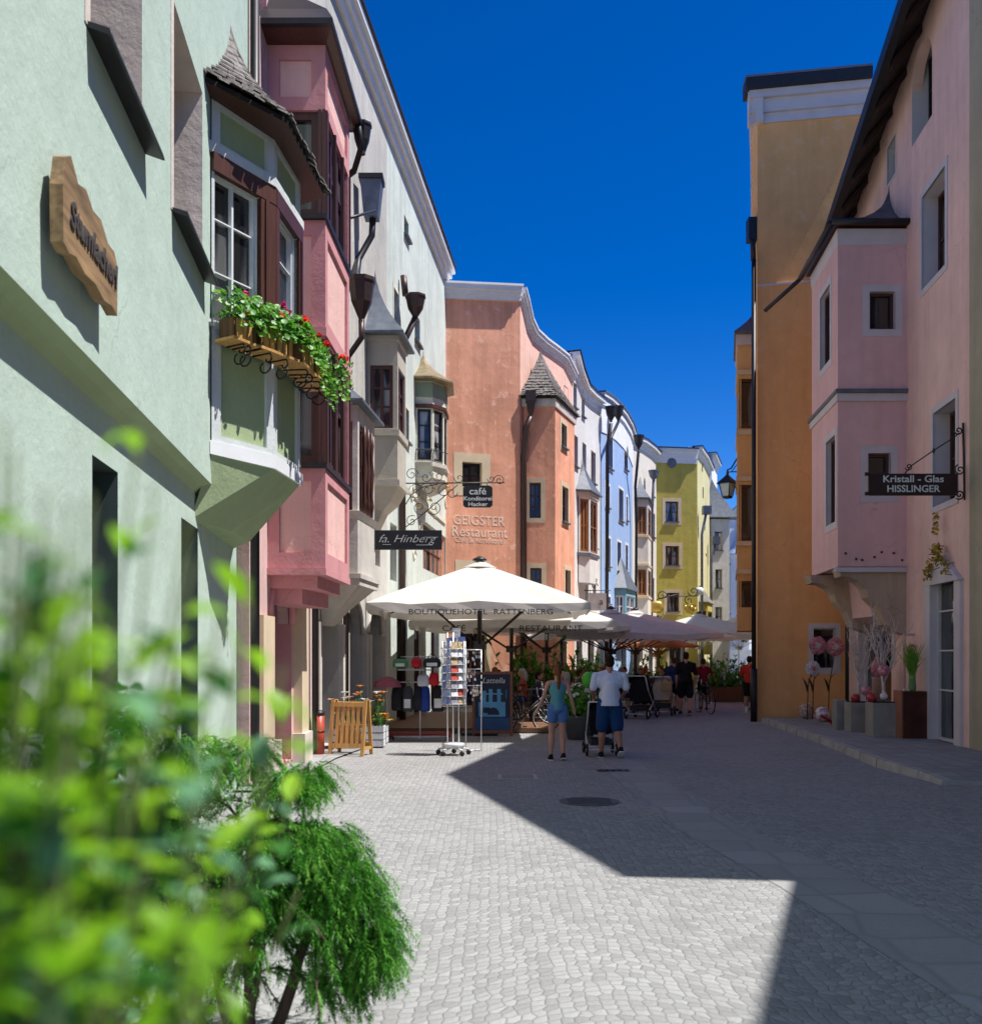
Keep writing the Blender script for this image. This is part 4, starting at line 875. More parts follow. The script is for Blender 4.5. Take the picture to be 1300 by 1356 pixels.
q = MB(DARKMETAL); q.tube([(9.28, 25.5, 3.4), (9.28, 25.5, .12)], .08, 10); obj('drainpipe', q, oran)
q = MB(DARKMETAL); q.tube([(9.12, 25.25, 3.35), (9.1, 25.3, .15)], .07, 8)
# ochre oriel beyond the corner
OO = [(7.45, 29.6), (7.32, 29.6), (7.62, 31.9), (8.0, 31.9)]
OO = [(8.15, 29.6), (7.42, 29.6), (7.98, 31.9), (8.8, 31.9)]
OCH = plaster('ochre_plaster', (0.72, 0.46, 0.20), .1)
def ooh(i, W_): return [(.06, W_.L - .06, a, b) for a, b in ((8.6, 10.1), (5.2, 6.9), (3.2, 4.0))] if i < 2 and W_.L > .2 else []
oor, OOW = oriel_body(oran, OO, (-1, 0), 2.5, 11.4, OCH, ooh, 'oriel')
for i in (0, 1):
    for h in ooh(i, OOW[i]): window(oran, OOW[i], h, BROWN, GL, recess=.04, fw=.08, mull=0 if i == 0 else 2, trans=())
for z in (10.2, 7.0, 8.4, 5.05, 4.2): band(oor, OO, z, z + .14, .1, CREAM)
band(oor, OO, 11.1, 11.4, .1, RWH); poly_roof(oor, OO, 11.45, (8.4, 30.6, 12.9), SLATE, over=.25, power=1.5)
# more houses round the bend on the right
plain_house('distant_ochre_house', 'ochre fronted house farther down the right side behind the orange house', (11.3, 41.0), (17.0, 58), (-1, 0), [(0, 11.0), (17.8, 10.6)], [(2 + 3 * k, 3 + 3 * k, z, z + 1.5) for k in range(5) for z in (1, 4.4, 8)], OCH, sur=CREAM)
plain_house('distant_rose_house', 'pink fronted house at the far right end of the street', (17.0, 58), (24.0, 76), (-1, 0), [(0, 10.5), (19, 10.0)], [(2 + 3 * k, 3 + 3 * k, z, z + 1.5) for k in range(5) for z in (1, 4.4, 7.6)], WHT, sur=CREAM)

# ================================================================ GROUND
def cobble_mat(name, base, scale=7.5, jit=.55, joint=(.13, .125, .12), lo=.72, hi=1.18, fan=.25, bs=.55):
    m, n, b = new_mat(name); L = n.links.new
    tc = node(n, 'ShaderNodeTexCoord'); sx = node(n, 'ShaderNodeSeparateXYZ'); L(tc.outputs['Object'], sx.inputs[0])
    ph_ = node(n, 'ShaderNodeMath', operation='MULTIPLY'); ph_.inputs[1].default_value = pi / 1.25; L(sx.outputs[0], ph_.inputs[0])
    s_ = node(n, 'ShaderNodeMath', operation='SINE'); L(ph_.outputs[0], s_.inputs[0]); ab = node(n, 'ShaderNodeMath', operation='ADD'); ab.inputs[1].default_value = 0.0; L(s_.outputs[0], ab.inputs[0])
    mu = node(n, 'ShaderNodeMath', operation='MULTIPLY'); mu.inputs[1].default_value = -fan; L(ab.outputs[0], mu.inputs[0])
    ad = node(n, 'ShaderNodeMath', operation='ADD'); L(sx.outputs[1], ad.inputs[0]); L(mu.outputs[0], ad.inputs[1])
    cb = node(n, 'ShaderNodeCombineXYZ'); L(sx.outputs[0], cb.inputs[0]); L(ad.outputs[0], cb.inputs[1])
    v1 = node(n, 'ShaderNodeTexVoronoi', Scale=scale, Randomness=jit, voronoi_dimensions='2D', feature='DISTANCE_TO_EDGE'); v2 = node(n, 'ShaderNodeTexVoronoi', Scale=scale, Randomness=jit, voronoi_dimensions='2D')
    L(cb.outputs[0], v1.inputs['Vector']); L(cb.outputs[0], v2.inputs['Vector'])
    no = node(n, 'ShaderNodeTexNoise', Scale=.5, Detail=6.0, Roughness=.6); L(tc.outputs['Object'], no.inputs['Vector'])
    fi = node(n, 'ShaderNodeTexNoise', Scale=40.0, Detail=4.0); L(tc.outputs['Object'], fi.inputs['Vector'])
    sp = node(n, 'ShaderNodeSeparateColor'); L(v2.outputs['Color'], sp.inputs[0])
    c1 = ramp(n, [(0, sc_(base, lo)), (.5, base), (1, sc_(base, hi))], sp.outputs[0])
    c2 = ramp(n, [(.3, (.82, .82, .80)), (.7, (1, 1, 1))], no.outputs['Fac']); c = mix(n, 1.0, c1.outputs[0], c2.outputs[0], 'MULTIPLY')
    c3 = ramp(n, [(.3, (.8, .8, .8)), (.65, (1, 1, 1))], fi.outputs['Fac']); c = mix(n, .6, c, c3.outputs[0], 'MULTIPLY')
    jr = ramp(n, [(.015, (0, 0, 0)), (.07, (1, 1, 1))], v1.outputs['Distance']); c = mix(n, jr.outputs[0], joint, c)
    L(c, b.inputs['Base Color']); b.inputs['Roughness'].default_value = .78; b.inputs['Specular IOR Level'].default_value = .35
    hr = ramp(n, [(0, (0, 0, 0)), (.10, (.75,) * 3), (.3, (1, 1, 1))], v1.outputs['Distance'])
    h = mix(n, .3, hr.outputs[0], fi.outputs['Color']); hh = mix(n, .25, h, v2.outputs['Color'])
    bump(n, b, hh, bs, .025); return m
COB = cobble_mat('cobbles', (.33, .326, .318), 14.0, .55, (.25, .245, .24), .82, 1.14, .22, .6); BANDM = cobble_mat('drain_slab', (.345, .34, .335), 1.9, .25, (.25, .25, .245), .9, 1.06, 0, .25)
g = MB(COB); N = 60
vs = []; xs = [-60 + 160 * i / N for i in range(N + 1)]; ys = [-30 + 200 * i / N for i in range(N + 1)]
g.add([(x, y, 0) for y in ys for x in xs], [(j * (N + 1) + i, j * (N + 1) + i + 1, (j + 1) * (N + 1) + i + 1, (j + 1) * (N + 1) + i) for j in range(N) for i in range(N)])
struct(obj('street', g)); struct(obj('far_ground', MB(COB).quad((-900, -900, -.02), (900, -900, -.02), (900, 900, -.02), (-900, 900, -.02))))
def pxg(u, v, z=0):
    Y = (CH - z) * F / (v - HY); return ((u - CX) * Y / F, Y)
def strip(name, a, b, z, mat):
    q = MB(mat); q.loft([[(*l, z), (*r, z)] for l, r in zip(a, b)], closed=False, cap0=False, cap1=False); return struct(obj(name, q))
La = [pxg(1075, 1356), pxg(985, 1175), pxg(902, 1090), pxg(826, 1020), pxg(806, 985), pxg(800, 960)]
Lb = [pxg(1300, 1345), pxg(1105, 1175), pxg(1000, 1105), pxg(866, 1020), pxg(822, 985), pxg(812, 960)]
La = [(La[0][0] + .35, La[0][1] - 1.4)] + La; Lb = [(Lb[0][0] + .35, Lb[0][1] - 1.4)] + Lb
Lc = [(2.95, 2.6), (2.72, 4.7), (2.53, 7.4), (2.18, 10.2), (2.1, 15), (2.3, 20), (3.0, 26), (5.2, 36), (9, 48)]
strip('drain_band', [(x - .35, y) for x, y in Lc], [(x + .35, y) for x, y in Lc], .004, BANDM)
KER = plain('kerb_stone', (.36, .345, .32), .8, 0, .2, 5, .3); PAV = cobble_mat('pavement', (.33, .33, .32), 3.0, .15, (.2, .2, .2), .88, 1.08, 0, .3)
kp = [pxg(1010, 955), pxg(1085, 978), pxg(1160, 1008), pxg(1205, 1022), pxg(1250, 1040), pxg(1262, 1040)]
kp = [(7.05, 25.6), pxg(1085, 978, .1), pxg(1160, 1008, .1), pxg(1215, 1024, .08), pxg(1246, 1038, .02), pxg(1300, 1039, .02), (XR(12.5), 12.6)]
q = MB(PAV)
inner = [(XR(p[1]) + .3, p[1]) for p in kp]; zz_ = [.13, .13, .13, .11, .06, .05, .02]
q.loft([[(p[0] + .14, p[1], z), (i[0], i[1], z)] for p, i, z in zip(kp, inner, zz_)], closed=False, cap0=False, cap1=False); struct(obj('pavement', q))
q = MB(KER)
for k in range(len(kp) - 1):
    n_ = max(1, int((Vector(kp[k]) - Vector(kp[k + 1])).length / 1.0))
    for j in range(n_):
        f0, f1 = j / n_, (j + 1) / n_ - .012; a = Vector(kp[k]).lerp(Vector(kp[k + 1]), f0); b = Vector(kp[k]).lerp(Vector(kp[k + 1]), f1)
        za = zz_[k] + (zz_[k + 1] - zz_[k]) * f0 + .004; zb = zz_[k] + (zz_[k + 1] - zz_[k]) * f1 + .004
        q.loft([[(p.x, p.y, -.02), (p.x + .02, p.y, z), (p.x + .16, p.y, z), (p.x + .16, p.y, -.02)] for p, z in ((a, za), (b, zb))])
struct(obj('kerb', q))
q = MB(PAV); q.loft([[(-3.55, y, .03), (x, y, .03)] for y, x in ((12.5, -2.75), (16.5, -2.6), (22, -1.9), (31, -1.0))], closed=False, cap0=False, cap1=False); struct(obj('left_pavement', q))
# ================================================================ PARASOLS
def canvas(name, col, tr):
    return cloth(name, col, tr, .9, 60)
CANV = canvas('cream_canvas', (0.70, 0.655, 0.59), .22); CANV_SHADE = canvas('shaded_canvas', (0.68, 0.67, 0.68), .3); CANVW = canvas('white_canvas', (.78, .75, .68), .3)  # middle canvas: grey of the shade on white cloth put into its colour
POLE = wood('dark_parasol_wood', (0.06, 0.038, 0.028), .5); INK = plain('sign_ink', (0.03, 0.028, 0.03), .8)
def parasol(label, loc, s=4.4, ha=3.9, he=2.78, rz=0.0, mat=None, texts=(), val=.2, metal=None, group='café parasols over the terrace', hubz=None):
    mat = mat or CANV; root = thing('parasol', label, 'parasol', (0, 0, 0), group); h = s / 2; n = 10; m = MB(mat); rr = random.Random(int(loc[0] * 100 + loc[1]))
    per = []
    for k in range(4):
        for j in range(n):
            t = -1 + 2 * j / n; a, b = (t, -1) if k == 0 else ((1, t) if k == 1 else ((-t, 1) if k == 2 else (-1, -t))); per.append((a, b, t))
    rings = []; NR = 9
    for i in range(1, NR + 1):
        r = i / NR; ring = []
        for (a, b, t) in per:
            rib = min(abs(t), 1 - abs(t)) * 2; corner = max(0, abs(t) - .5) * 2
            z = ha - (ha - he) * (r ** 1.05) - .06 * rib * r * r + .0 - .02 * corner * r + .012 * sin(t * 17 + r * 9 + loc[0]) * r
            ed = 1
            ring.append((a * h * r * ed, b * h * r * ed, z))
        rings.append(ring)
    rings = [[(p[0] * .05, p[1] * .05, ha) for p in rings[-1]]] + rings
    vring = []
    for k, (a, b, t) in enumerate(per):
        x, y, z = rings[-1][k]; vring.append((x * 1.004 + (.012 * sin(k * 1.9)), y * 1.004 + .012 * cos(k * 2.3), z - val * (1 - .18 * abs(sin(t * pi * 1.5))) + .04 * (abs(t) > .95)))
    m.loft(rings + [vring], cap0=True, cap1=False, smooth=False); cn = obj('canopy', m, root)
    q = MB(mat); q.lathe([(h * .17, 0), (h * .08, .1), (.05, .17)], (0, 0, ha - (ha - he) * .1), 8, False); q.use(DARKMETAL).lathe([(.16, .16), (.15, .2), (.02, .26)], (0, 0, ha - (ha - he) * .1), 8); obj('vent_cap', q, root)
    pm = metal or POLE; hz = hubz or he - .62
    q = MB(pm); q.tube([(0, 0, .06), (0, 0, ha - .05)], .055 if not metal else .03, 10); obj('pole', q, root)
    q = MB(pm); q.box(-.14, .14, -.14, .14, hz - .12, hz + .06); obj('hub', q, root)
    for a, b in ((-1, -1), (0, -1), (1, -1), (1, 0), (1, 1), (0, 1), (-1, 1), (-1, 0)):
        q = MB(pm); f = .62; zf = ha - (ha - he) * f - .06
        q.tube([(a * .12, b * .12, hz), (a * h * f, b * h * f, zf - .02)], .022, 6); q.tube([(a * .08, b * .08, ha - .2), (a * h * .98, b * h * .98, he - .03 - .02)], .018, 6); obj('rib', q, root)
    q = MB(DARKMETAL); q.bevbox(-.4, .4, -.4, .4, 0.002, .07, .015); obj('base_plate', q, root)
    for body, x, sz in texts:
        tm = text_mesh(body, sz, .002, facing((x, -h * 1.004 - .022, he - .13 - val * .45), (1, 0, 0), (0, -1, 0)), INK, sx=1.25); obj('lettering', tm, cn)
    place(root, loc, rz); return root
parasol('large sunlit cream parasol nearest the viewer with lettering on its front valance', (-.25, 21.7, 0), 4.45, 3.78, 2.83, .0, CANV, (('BOUTIQUEHOTEL  RATTENBERG', .05, .155),), hubz=2.0)
parasol('wide beige parasol with two words on its valance just behind the large cream parasol', (.55, 26.4, 0), 5.1, 3.55, 2.62, .0, CANV, (('CAFÉ', -1.45, .2), ('RESTAURANT', .9, .2)), hubz=1.95)
parasol('beige parasol on a dark pole, third from the viewer, above the leafy planters', (1.75, 31.0, 0), 4.6, 3.6, 2.65, .02, CANV, hubz=1.95)
parasol('grey shaded parasol with its far slope in the sun right of the large cream parasol', (3.95, 32.4, 0), 4.9, 3.2, 2.45, .18, CANV_SHADE, hubz=1.9)
parasol('white parasol greyed by shade before the mustard house, second in the far row', (5.6, 38.2, 0), 5.0, 3.45, 2.6, .25, CANV_SHADE, hubz=1.9)
parasol('off white parasol farther along the row behind the walkers', (7.6, 44.5, 0), 5.0, 3.4, 2.6, .3, CANVW, hubz=1.9)
parasol('bright white sunlit parasol on a thin white pole at the end of the street', (10.9, 51.5, 0), 5.4, 3.9, 2.9, .35, CANVW, metal=WHITE, hubz=2.2, val=.35)
parasol('pale yellow white parasol farthest away by the orange gable', (14.5, 57.5, 0), 5.0, 4.0, 3.0, .35, CANVW, metal=WHITE, hubz=2.2, val=.3)
parasol('small rust orange sunshade standing below the larger parasols', (7.0, 41.5, 0), 2.6, 2.55, 2.2, .3, cloth('rust_canvas', (.55, .20, .08), .25), hubz=1.8, val=.1, metal=HONEY)

# ================================================================ SIGNS AND LAMPS
def spiral(q, c, r0, turns, ex, ez, rad=.012, k0=0, n=16, dirn=1):
    c = Vector(c); ex = Vector(ex); ez = Vector(ez)
    q.tube([c + ex * (r0 * (1 - k / n * .85) * cos(k0 + dirn * turns * 2 * pi * k / n)) + ez * (r0 * (1 - k / n * .85) * sin(k0 + dirn * turns * 2 * pi * k / n)) for k in range(n + 1)], rad, 5)
BLK = plain('black_sign', (0.018, 0.018, 0.02), .45, 0, .1); LET = plain('white_letter', (.72, .72, .70), .7)
# black script sign
Y0 = 21.2; xL, xR = at(488, 0, Y0).x, at(585, 0, Y0).x; zT, zB = at(0, 702, Y0).z, at(0, 728, Y0).z
sg = thing('shop_sign', 'long black sign board with thin white handwriting sticking out from the grey house', 'sign', (xL, Y0, zB))
obj('board', MB(BLK).bevbox(xL, xR, Y0, Y0 + .05, zB, zT, .006), sg)
obj('lettering', text_mesh('fa. Hinberg', .24, .002, facing(((xL + xR) / 2 + .02, Y0 - .003, (zT + zB) / 2 + .02), (1, 0, 0), (0, -1, 0)), LET, shear=.4, sx=1.15, bold=-.004), sg)
q = MB(LET); q.box(xL + .3, xL + .48, Y0 - .004, Y0 - .001, zB + .11, zB + .117); q.box(xL + 1.02, xR - .2, Y0 - .004, Y0 - .001, zB + .1, zB + .108).box(xL + 1.2, xR - .08, Y0 - .004, Y0 - .001, zB + .27, zB + .276); obj('flourish', q, sg)
q = MB(IRON); 
for z in (zB + .1, zT - .1): q.box(xL - .14, xL + .02, Y0 + .01, Y0 + .04, z - .02, z + .02)
q.box(xL - .15, xL - .11, Y0 - .01, Y0 + .06, zB - .02, zT + .02); obj('bracket', q, sg)
# café sign on a long wrought iron bracket
Y0 = 25.8; px = lambda u, v: at(u, v, Y0)
cs = thing('cafe_sign', 'black hanging café sign with white lettering under a long scrolled iron bracket', 'sign', tuple(px(537, 640)))
WI = plain('wrought_iron', (0.05, 0.05, 0.045), .5, .4); GOLDP = plain('gilding', (.55, .38, .08), .35, .6, .2)
q = MB(WI); q.tube([px(535, 640), px(668, 639)], .018, 6); q.tube([px(536, 618), px(536, 700)], .02, 6)
EX, EZ = (1, 0, 0), (0, 0, 1)
for (u, v, r, t, k0, d) in ((545, 628, 9, 1.4, 0, 1), (564, 632, 8, 1.3, 1, -1), (580, 631, 8, 1.3, 2.5, 1), (550, 652, 12, 1.5, .5, 1), (566, 648, 10, 1.4, 3, -1), (588, 650, 10, 1.3, 1, 1), (556, 672, 13, 1.5, 1.5, -1), (575, 672, 10, 1.3, 4, 1), (608, 633, 7, 1.2, 3, 1), (598, 652, 8, 1.2, 0, -1), (661, 636, 8, 1.5, 3.2, -1), (650, 634, 5, 1.2, 3.2, 1), (545, 690, 8, 1.3, 1, 1)):
    spiral(q, px(u, v), r * Y0 / F, t, EX, EZ, .011, k0, 16, d)
q.tube([px(537, 668), px(545, 655), px(560, 645), px(580, 641)], .014, 5); q.tube([px(537, 698), px(556, 684), px(585, 660), px(606, 642)], .014, 5)
obj('bracket', q, cs)
q = MB(GOLDP)
for u, v in ((574, 648), (570, 663), (554, 673), (592, 645)): bloom(q, px(u, v), .07, 8)
obj('gilt_flower', q, cs)
a, b = px(613, 643), px(652, 672); q = MB(BLK); cx_, cz_ = (a.x + b.x) / 2, (a.z + b.z) / 2; w_, h_ = (b.x - a.x) / 2, (a.z - b.z) / 2
q.loft([[(cx_ + x * w_, y, cz_ + z * h_) for x, z in ((-.85, -1), (.85, -1), (1, -.8), (1, .8), (.8, 1), (-.8, 1), (-1, .8), (-1, -.8))] for y in (Y0 - .02, Y0 + .02)]); q.use(WI).tube([px(620, 640), px(620, 645)], .01, 4).tube([px(645, 640), px(645, 645)], .01, 4); obj('board', q, cs)
for body, v, sz in (('café', 651, .25), ('Konditorei', 660.5, .15), ('Hacker', 668, .15)): obj('lettering', text_mesh(body, sz, .002, facing((cx_, Y0 - .024, px(0, v).z), (1, 0, 0), (0, -1, 0)), LET, sx=1.15, bold=.002), cs)
# glass shop sign on the rose house
Y0 = 17.35; px = lambda u, v: at(u, v, Y0)
gs = thing('shop_sign', 'dark brown metal sign reading Kristall - Glas in cut-out letters on the rose house', 'sign', tuple(px(1270, 640)))
SGB = plain('sign_brown', (0.035, 0.014, 0.012), .5); a, b = px(1150, 627), px(1268, 656)
q = MB(SGB); q.bevbox(a.x, b.x, Y0, Y0 + .04, b.z, a.z, .005)
for (u0, v0, v1) in ((1150, 623, 632), (1150, 650, 657)): c = px(u0, (v0 + v1) / 2); q.box(c.x - .06, c.x + .02, Y0, Y0 + .035, c.z - .03, c.z + .03)
obj('board', q, gs)
obj('lettering', text_mesh('Kristall - Glas', .17, .002, facing(((a.x + b.x) / 2, Y0 - .003, px(0, 634.5).z), (1, 0, 0), (0, -1, 0)), LET, sx=1.16, bold=.003), gs)
obj('lettering', text_mesh('HISSLINGER', .17, .002, facing(((a.x + b.x) / 2, Y0 - .003, px(0, 647.5).z), (1, 0, 0), (0, -1, 0)), LET, sx=1.05, bold=.003), gs)
q = MB(WI); q.tube([px(1198, 627), px(1206, 617), px(1235, 597), px(1262, 580), px(1270, 573)], .012, 6); q.lathe([(.01, -.05), (.03, 0), (.01, .05)], px(1236, 597), 6)
spiral(q, px(1203, 618), .07, 1.3, EX, EZ, .011, 3.5); spiral(q, px(1269, 570), .08, 1.4, EX, EZ, .014, 3); spiral(q, px(1271, 622), .1, 1.5, EX, EZ, .014, 2); spiral(q, px(1270, 655), .09, 1.5, EX, EZ, .014, 4)
q.tube([px(1275, 560), px(1277, 662)], .02, 6); obj('bracket', q, gs)
# street lantern
Y0 = 31.0; px = lambda u, v: at(u, v, Y0)
ln = thing('street_lantern', 'dark four sided hanging lantern with frosted glass on an iron arm against the sky', 'lantern', tuple(px(963, 640)))
c = px(963, 655); q = MB(DARKMETAL); q.lathe([(.36, .34), (.34, .37), (.12, .55), (.05, .62), (.02, .80)], c, 4, False); q.lathe([(.14, -.12), (.16, -.08), (.16, -.05)], c, 4, False)
for k in range(4): t = pi / 2 * k; q.tube([c + Vector((.16 * cos(t), .16 * sin(t), -.06)), c + Vector((.27 * cos(t), .27 * sin(t), .35))], .015, 5)
obj('lantern_frame', q, ln); q = MB(plain('frosted_glass', (.62, .68, .66), .4)); q.lathe([(.145, -.05), (.255, .34)], c, 4, False); obj('glass_body', q, ln)
q = MB(DARKMETAL); q.tube([c + Vector((0, 0, .78)), px(968, 620), px(980, 600), px(985, 590)], .025, 6); q.tube([px(964, 625), px(990, 624)], .018, 6); q.tube([px(968, 625), px(978, 612)], .014, 5); q.cbox(px(984, 588), (.2, .1, .12)); obj('arm', q, ln)
# gold signs on the mustard house
Y0 = 58.6; px = lambda u, v: at(u, v, Y0)
gw = thing('gilded_wreath_sign', 'round golden wreath sign hanging from a curly bracket on the mustard house', 'sign', tuple(px(917, 790)))
q = MB(GOLDP); c = px(914, 806)
for k in range(14): t = k * 2 * pi / 14; bloom(q, c + Vector((.3 * cos(t), 0, .3 * sin(t))), .13, 5)
q.ball(c, .22, 8, (1, .3, 1)); obj('wreath', q, gw)
q = MB(WI); q.tube([px(880, 790), px(925, 789)], .03, 5); spiral(q, px(912, 795), .3, 1.4, EX, EZ, .03, 1); spiral(q, px(918, 783), .35, 1.4, EX, EZ, .03, 3); obj('bracket', q, gw)
gp = thing('gilded_shield_sign', 'small round gold sign hanging before the cream house', 'sign', tuple(at(870, 803, 55)))
q = MB(GOLDP); q.ball(at(869, 804, 55), .42, 10, (1, .25, .9)); obj('disc', q, gp); q = MB(WI); c = at(869, 794, 55); q.tube([c, c + Vector((1.2, 0, .3))], .03, 5); spiral(q, c + Vector((.3, 0, .2)), .3, 1.3, EX, EZ, .03); obj('bracket', q, gp)
wl = thing('wall_lamp', 'small glass wall lamp beside the gold wreath on the mustard house', 'lamp', tuple(at(918, 785, 58.8)))
q = MB(plain('frosted_glass', (.6, .6, .6))); q.ball(at(926, 783, 58.8), .28, 8); obj('globe', q, wl); q = MB(WI); q.tube([at(926, 783, 58.8) + Vector((0, 0, .3)), at(929, 778, 59.2)], .04, 5); obj('arm', q, wl)
ps = thing('shop_sign', 'square grey hanging sign with a curl letter in front of the white house', 'sign', tuple(at(792, 780, 42)))
c = at(791, 797, 42); q = MB(plain('grey_board', (.42, .40, .38), .7)); q.cbox(c, (.75, .04, .75)); obj('board', q, ps); obj('lettering', text_mesh('a', .4, .004, facing((c.x + .15, c.y - .03, c.z), (1, 0, 0), (0, -1, 0)), INK), ps)
q = MB(WI); q.tube([at(772, 782, 42), at(808, 782, 42)], .02, 5); spiral(q, at(787, 776, 42), .15, 1.3, EX, EZ, .02); spiral(q, at(788, 768, 42), .12, 1.3, EX, EZ, .02, 2); q.tube([at(781, 782, 42), at(781, 787, 42)], .012, 4); q.tube([at(801, 782, 42), at(801, 787, 42)], .012, 4); obj('bracket', q, ps)

# ================================================================ GROUND FITTINGS
q = MB(plain('cast_iron', (.10, .10, .10), .6, .4, .2, 20, .4)); x, y = pxg(780, 1062); q.lathe([(.36, .004), (.36, .009), (.33, .010), (.32, .007), (.01, .007)], (x, y, 0), 28, False)
for k in range(-3, 4): q.box(x - .26, x + .26, y + k * .07 - .012, y + k * .07 + .012, .007, .012)
tag(obj('manhole_cover', q), 'round cast iron manhole cover set in the shaded cobbles', 'manhole cover')
q = MB(plain('pale_grate', (.42, .42, .40), .6, .2, .1)); x, y = pxg(685, 1029); q.box(x - .28, x + .28, y - .28, y + .28, .001, .008)
q.use(DARK)
for k in range(6): q.box(x - .23, x + .23, y - .23 + k * .085, y - .2 + k * .085, .008, .009)
tag(obj('drain_grate', q), 'square pale drain grate in the shaded cobbles near the shadow tip', 'drain cover')
q = MB(DARKMETAL); x, y = pxg(812, 1021); q.box(x - .25, x + .25, y - .12, y + .12, .005, .010)
for k in range(5): q.use(DARK).box(x - .22 + k * .1, x - .18 + k * .1, y - .09, y + .09, .010, .011)
tag(obj('gully_grate', q), 'dark rectangular gully grate at the top of the smooth drain band', 'drain cover')

# ================================================================ LEFT STREET OBJECTS
RDP = plain('red_paint', (.38, .055, .025), .45, 0, .15)
x, y = pxg(422, 1001); q = MB(RDP); b_ = thing('red_bollard', 'red cylindrical bollard with a dark cap beside the wooden rack', 'bollard', (x, y, 0))
q.lathe([(.10, 0), (.10, .68)], (x, y, .03), 16); obj('post', q, b_); q = MB(DARKMETAL); q.lathe([(.105, .68), (.105, .72), (.07, .76), (.01, .77)], (x, y, .03), 16); q.lathe([(.104, .38), (.104, .41)], (x, y, .03), 16); obj('cap', q, b_)
# slatted wooden folding rack
x, y = pxg(460, 1001); wr = thing('wooden_rack', 'honey coloured slatted wooden folding rack standing on the cobbles', 'rack', (x, y, 0)); M_ = Matrix.Translation((x, y, .0)) @ Matrix.Rotation(-.25, 4, 'Z')
for sgn in (-1, 1):
    T = M_ @ Matrix.Translation((0, .22 * sgn + .15, 0)) @ Matrix.Rotation(.16 * sgn, 4, 'X'); q = MB(HONEY, T)
    q.box(-.33, -.27, -.02, .02, 0, .98).box(.27, .33, -.02, .02, 0, .98).box(-.27, .27, -.02, .02, .86, .94).box(-.27, .27, -.02, .02, .14, .22)
    for k in range(5): q.box(-.22 + k * .095, -.165 + k * .095, -.012, .012, .22, .86)
    q.box(-.27, .27, .02, .04, .5, .53); obj('slatted_panel', q, wr)
for s_ in (-.3, .3): q = MB(HONEY, M_); q.box(s_ - .02, s_ + .02, -.05, .4, .1, .15); q.use(DARKMETAL).ball((s_, .02, .5), .02, 6); obj('hinge_bar', q, wr)
# flower crates
CRW = plain('whitewashed_wood', (.55, .56, .57), .8, 0, .15, 12); STEMM = leafmat('lily_leaf', (.03, .12, .02), (.10, .26, .04), .3)
def flower_crate(x, y, w_, label, cols, n, ht, seed, hc=.34):
    r_ = random.Random(seed); root = thing('flower_crate', label, 'flower crate', (x, y, 0), 'potted lilies by the wooden rack'); q = MB(CRW)
    for k in range(3):
        z = .03 + k * hc / 3
        q.box(x - w_ / 2, x + w_ / 2, y - .2, y - .185, z, z + hc / 3 - .02).box(x - w_ / 2, x + w_ / 2, y + .185, y + .2, z, z + hc / 3 - .02).box(x - w_ / 2, x - w_ / 2 + .015, y - .185, y + .185, z, z + hc / 3 - .02).box(x + w_ / 2 - .015, x + w_ / 2, y - .185, y + .185, z, z + hc / 3 - .02)
    q.use(DARK).box(x - w_ / 2 + .02, x + w_ / 2 - .02, y - .18, y + .18, .05, hc - .08); obj('crate', q, root)
    q = MB(STEMM)
    tops = []
    for k in range(n):
        a = Vector((x + r_.uniform(-.4, .4) * w_, y + r_.uniform(-.15, .15), hc - .1)); b = a + Vector((r_.uniform(-.12, .12), r_.uniform(-.1, .1), ht * r_.uniform(.45, 1))); q.tube([a, (a + b) / 2 + Vector((.01, 0, 0)), b], .006, 4); tops.append(b)
        for j in range(7): t = r_.uniform(.1, .9); leaf(q, a.lerp(b, t), Vector((r_.uniform(-1, 1), r_.uniform(-1, 1), .5)), .13, .03)
    obj('foliage', q, root)
    for k, b in enumerate(tops):
        q = MB(cols[k % len(cols)]); 
        for j in range(7): t = j * 2 * pi / 6 + r_.random(); leaf(q, b, Vector((cos(t), sin(t), .35)), r_.uniform(.08, .11), .05, .4)
        obj('lily_bloom', q, root)
flower_crate(*pxg(498, 985), .45, 'white wooden crate of yellow and orange lilies in front', [YEL, ORP, YEL], 12, .35, 3)
flower_crate(-2.72, 18.2, .5, 'tall white and peach lilies in a crate behind the wooden rack', [WHP, PEA, ORP], 16, .75, 4, .4)
flower_crate(-2.25, 18.7, .45, 'tall orange lilies in a crate beside the bag stand', [ORP, ORP, WHP], 14, .85, 5, .4)
# postcard stand
x, y = pxg(600, 1000); pc = thing('postcard_stand', 'white wire postcard stand on castors loaded with cards', 'postcard stand', (x, y, 0))
CH_ = plain('white_metal', (.70, .70, .70), .35, .2); q = MB(CH_)
for k in range(5): t = k * 2 * pi / 5 + .3; p = Vector((x + .28 * cos(t), y + .28 * sin(t), .1)); q.tube([(x, y, .14), p], .018, 6)
q.lathe([(.2, .14), (.2, .2), (.19, .21)], (x, y, 0), 12); obj('base', q, pc)
for k in range(5): t = k * 2 * pi / 5 + .3; q = MB(DARKMETAL); q.M = Matrix.Translation((x + .28 * cos(t), y + .28 * sin(t), .045)) @ Matrix.Rotation(pi / 2, 4, 'X'); q.lathe([(.01, -.02), (.045, -.02), (.045, .02), (.01, .02)], n=10); obj('castor', q, pc)
q = MB(CH_)
for dx in (-.1, 0, .1): q.tube([(x + dx, y - .03 * (dx == 0), .18), (x + dx, y - .03 * (dx == 0), 2.15)], .014, 6)
q.tube([(x - .2, y, .86), (x + .2, y, .86)], .01, 5); obj('pole', q, pc)
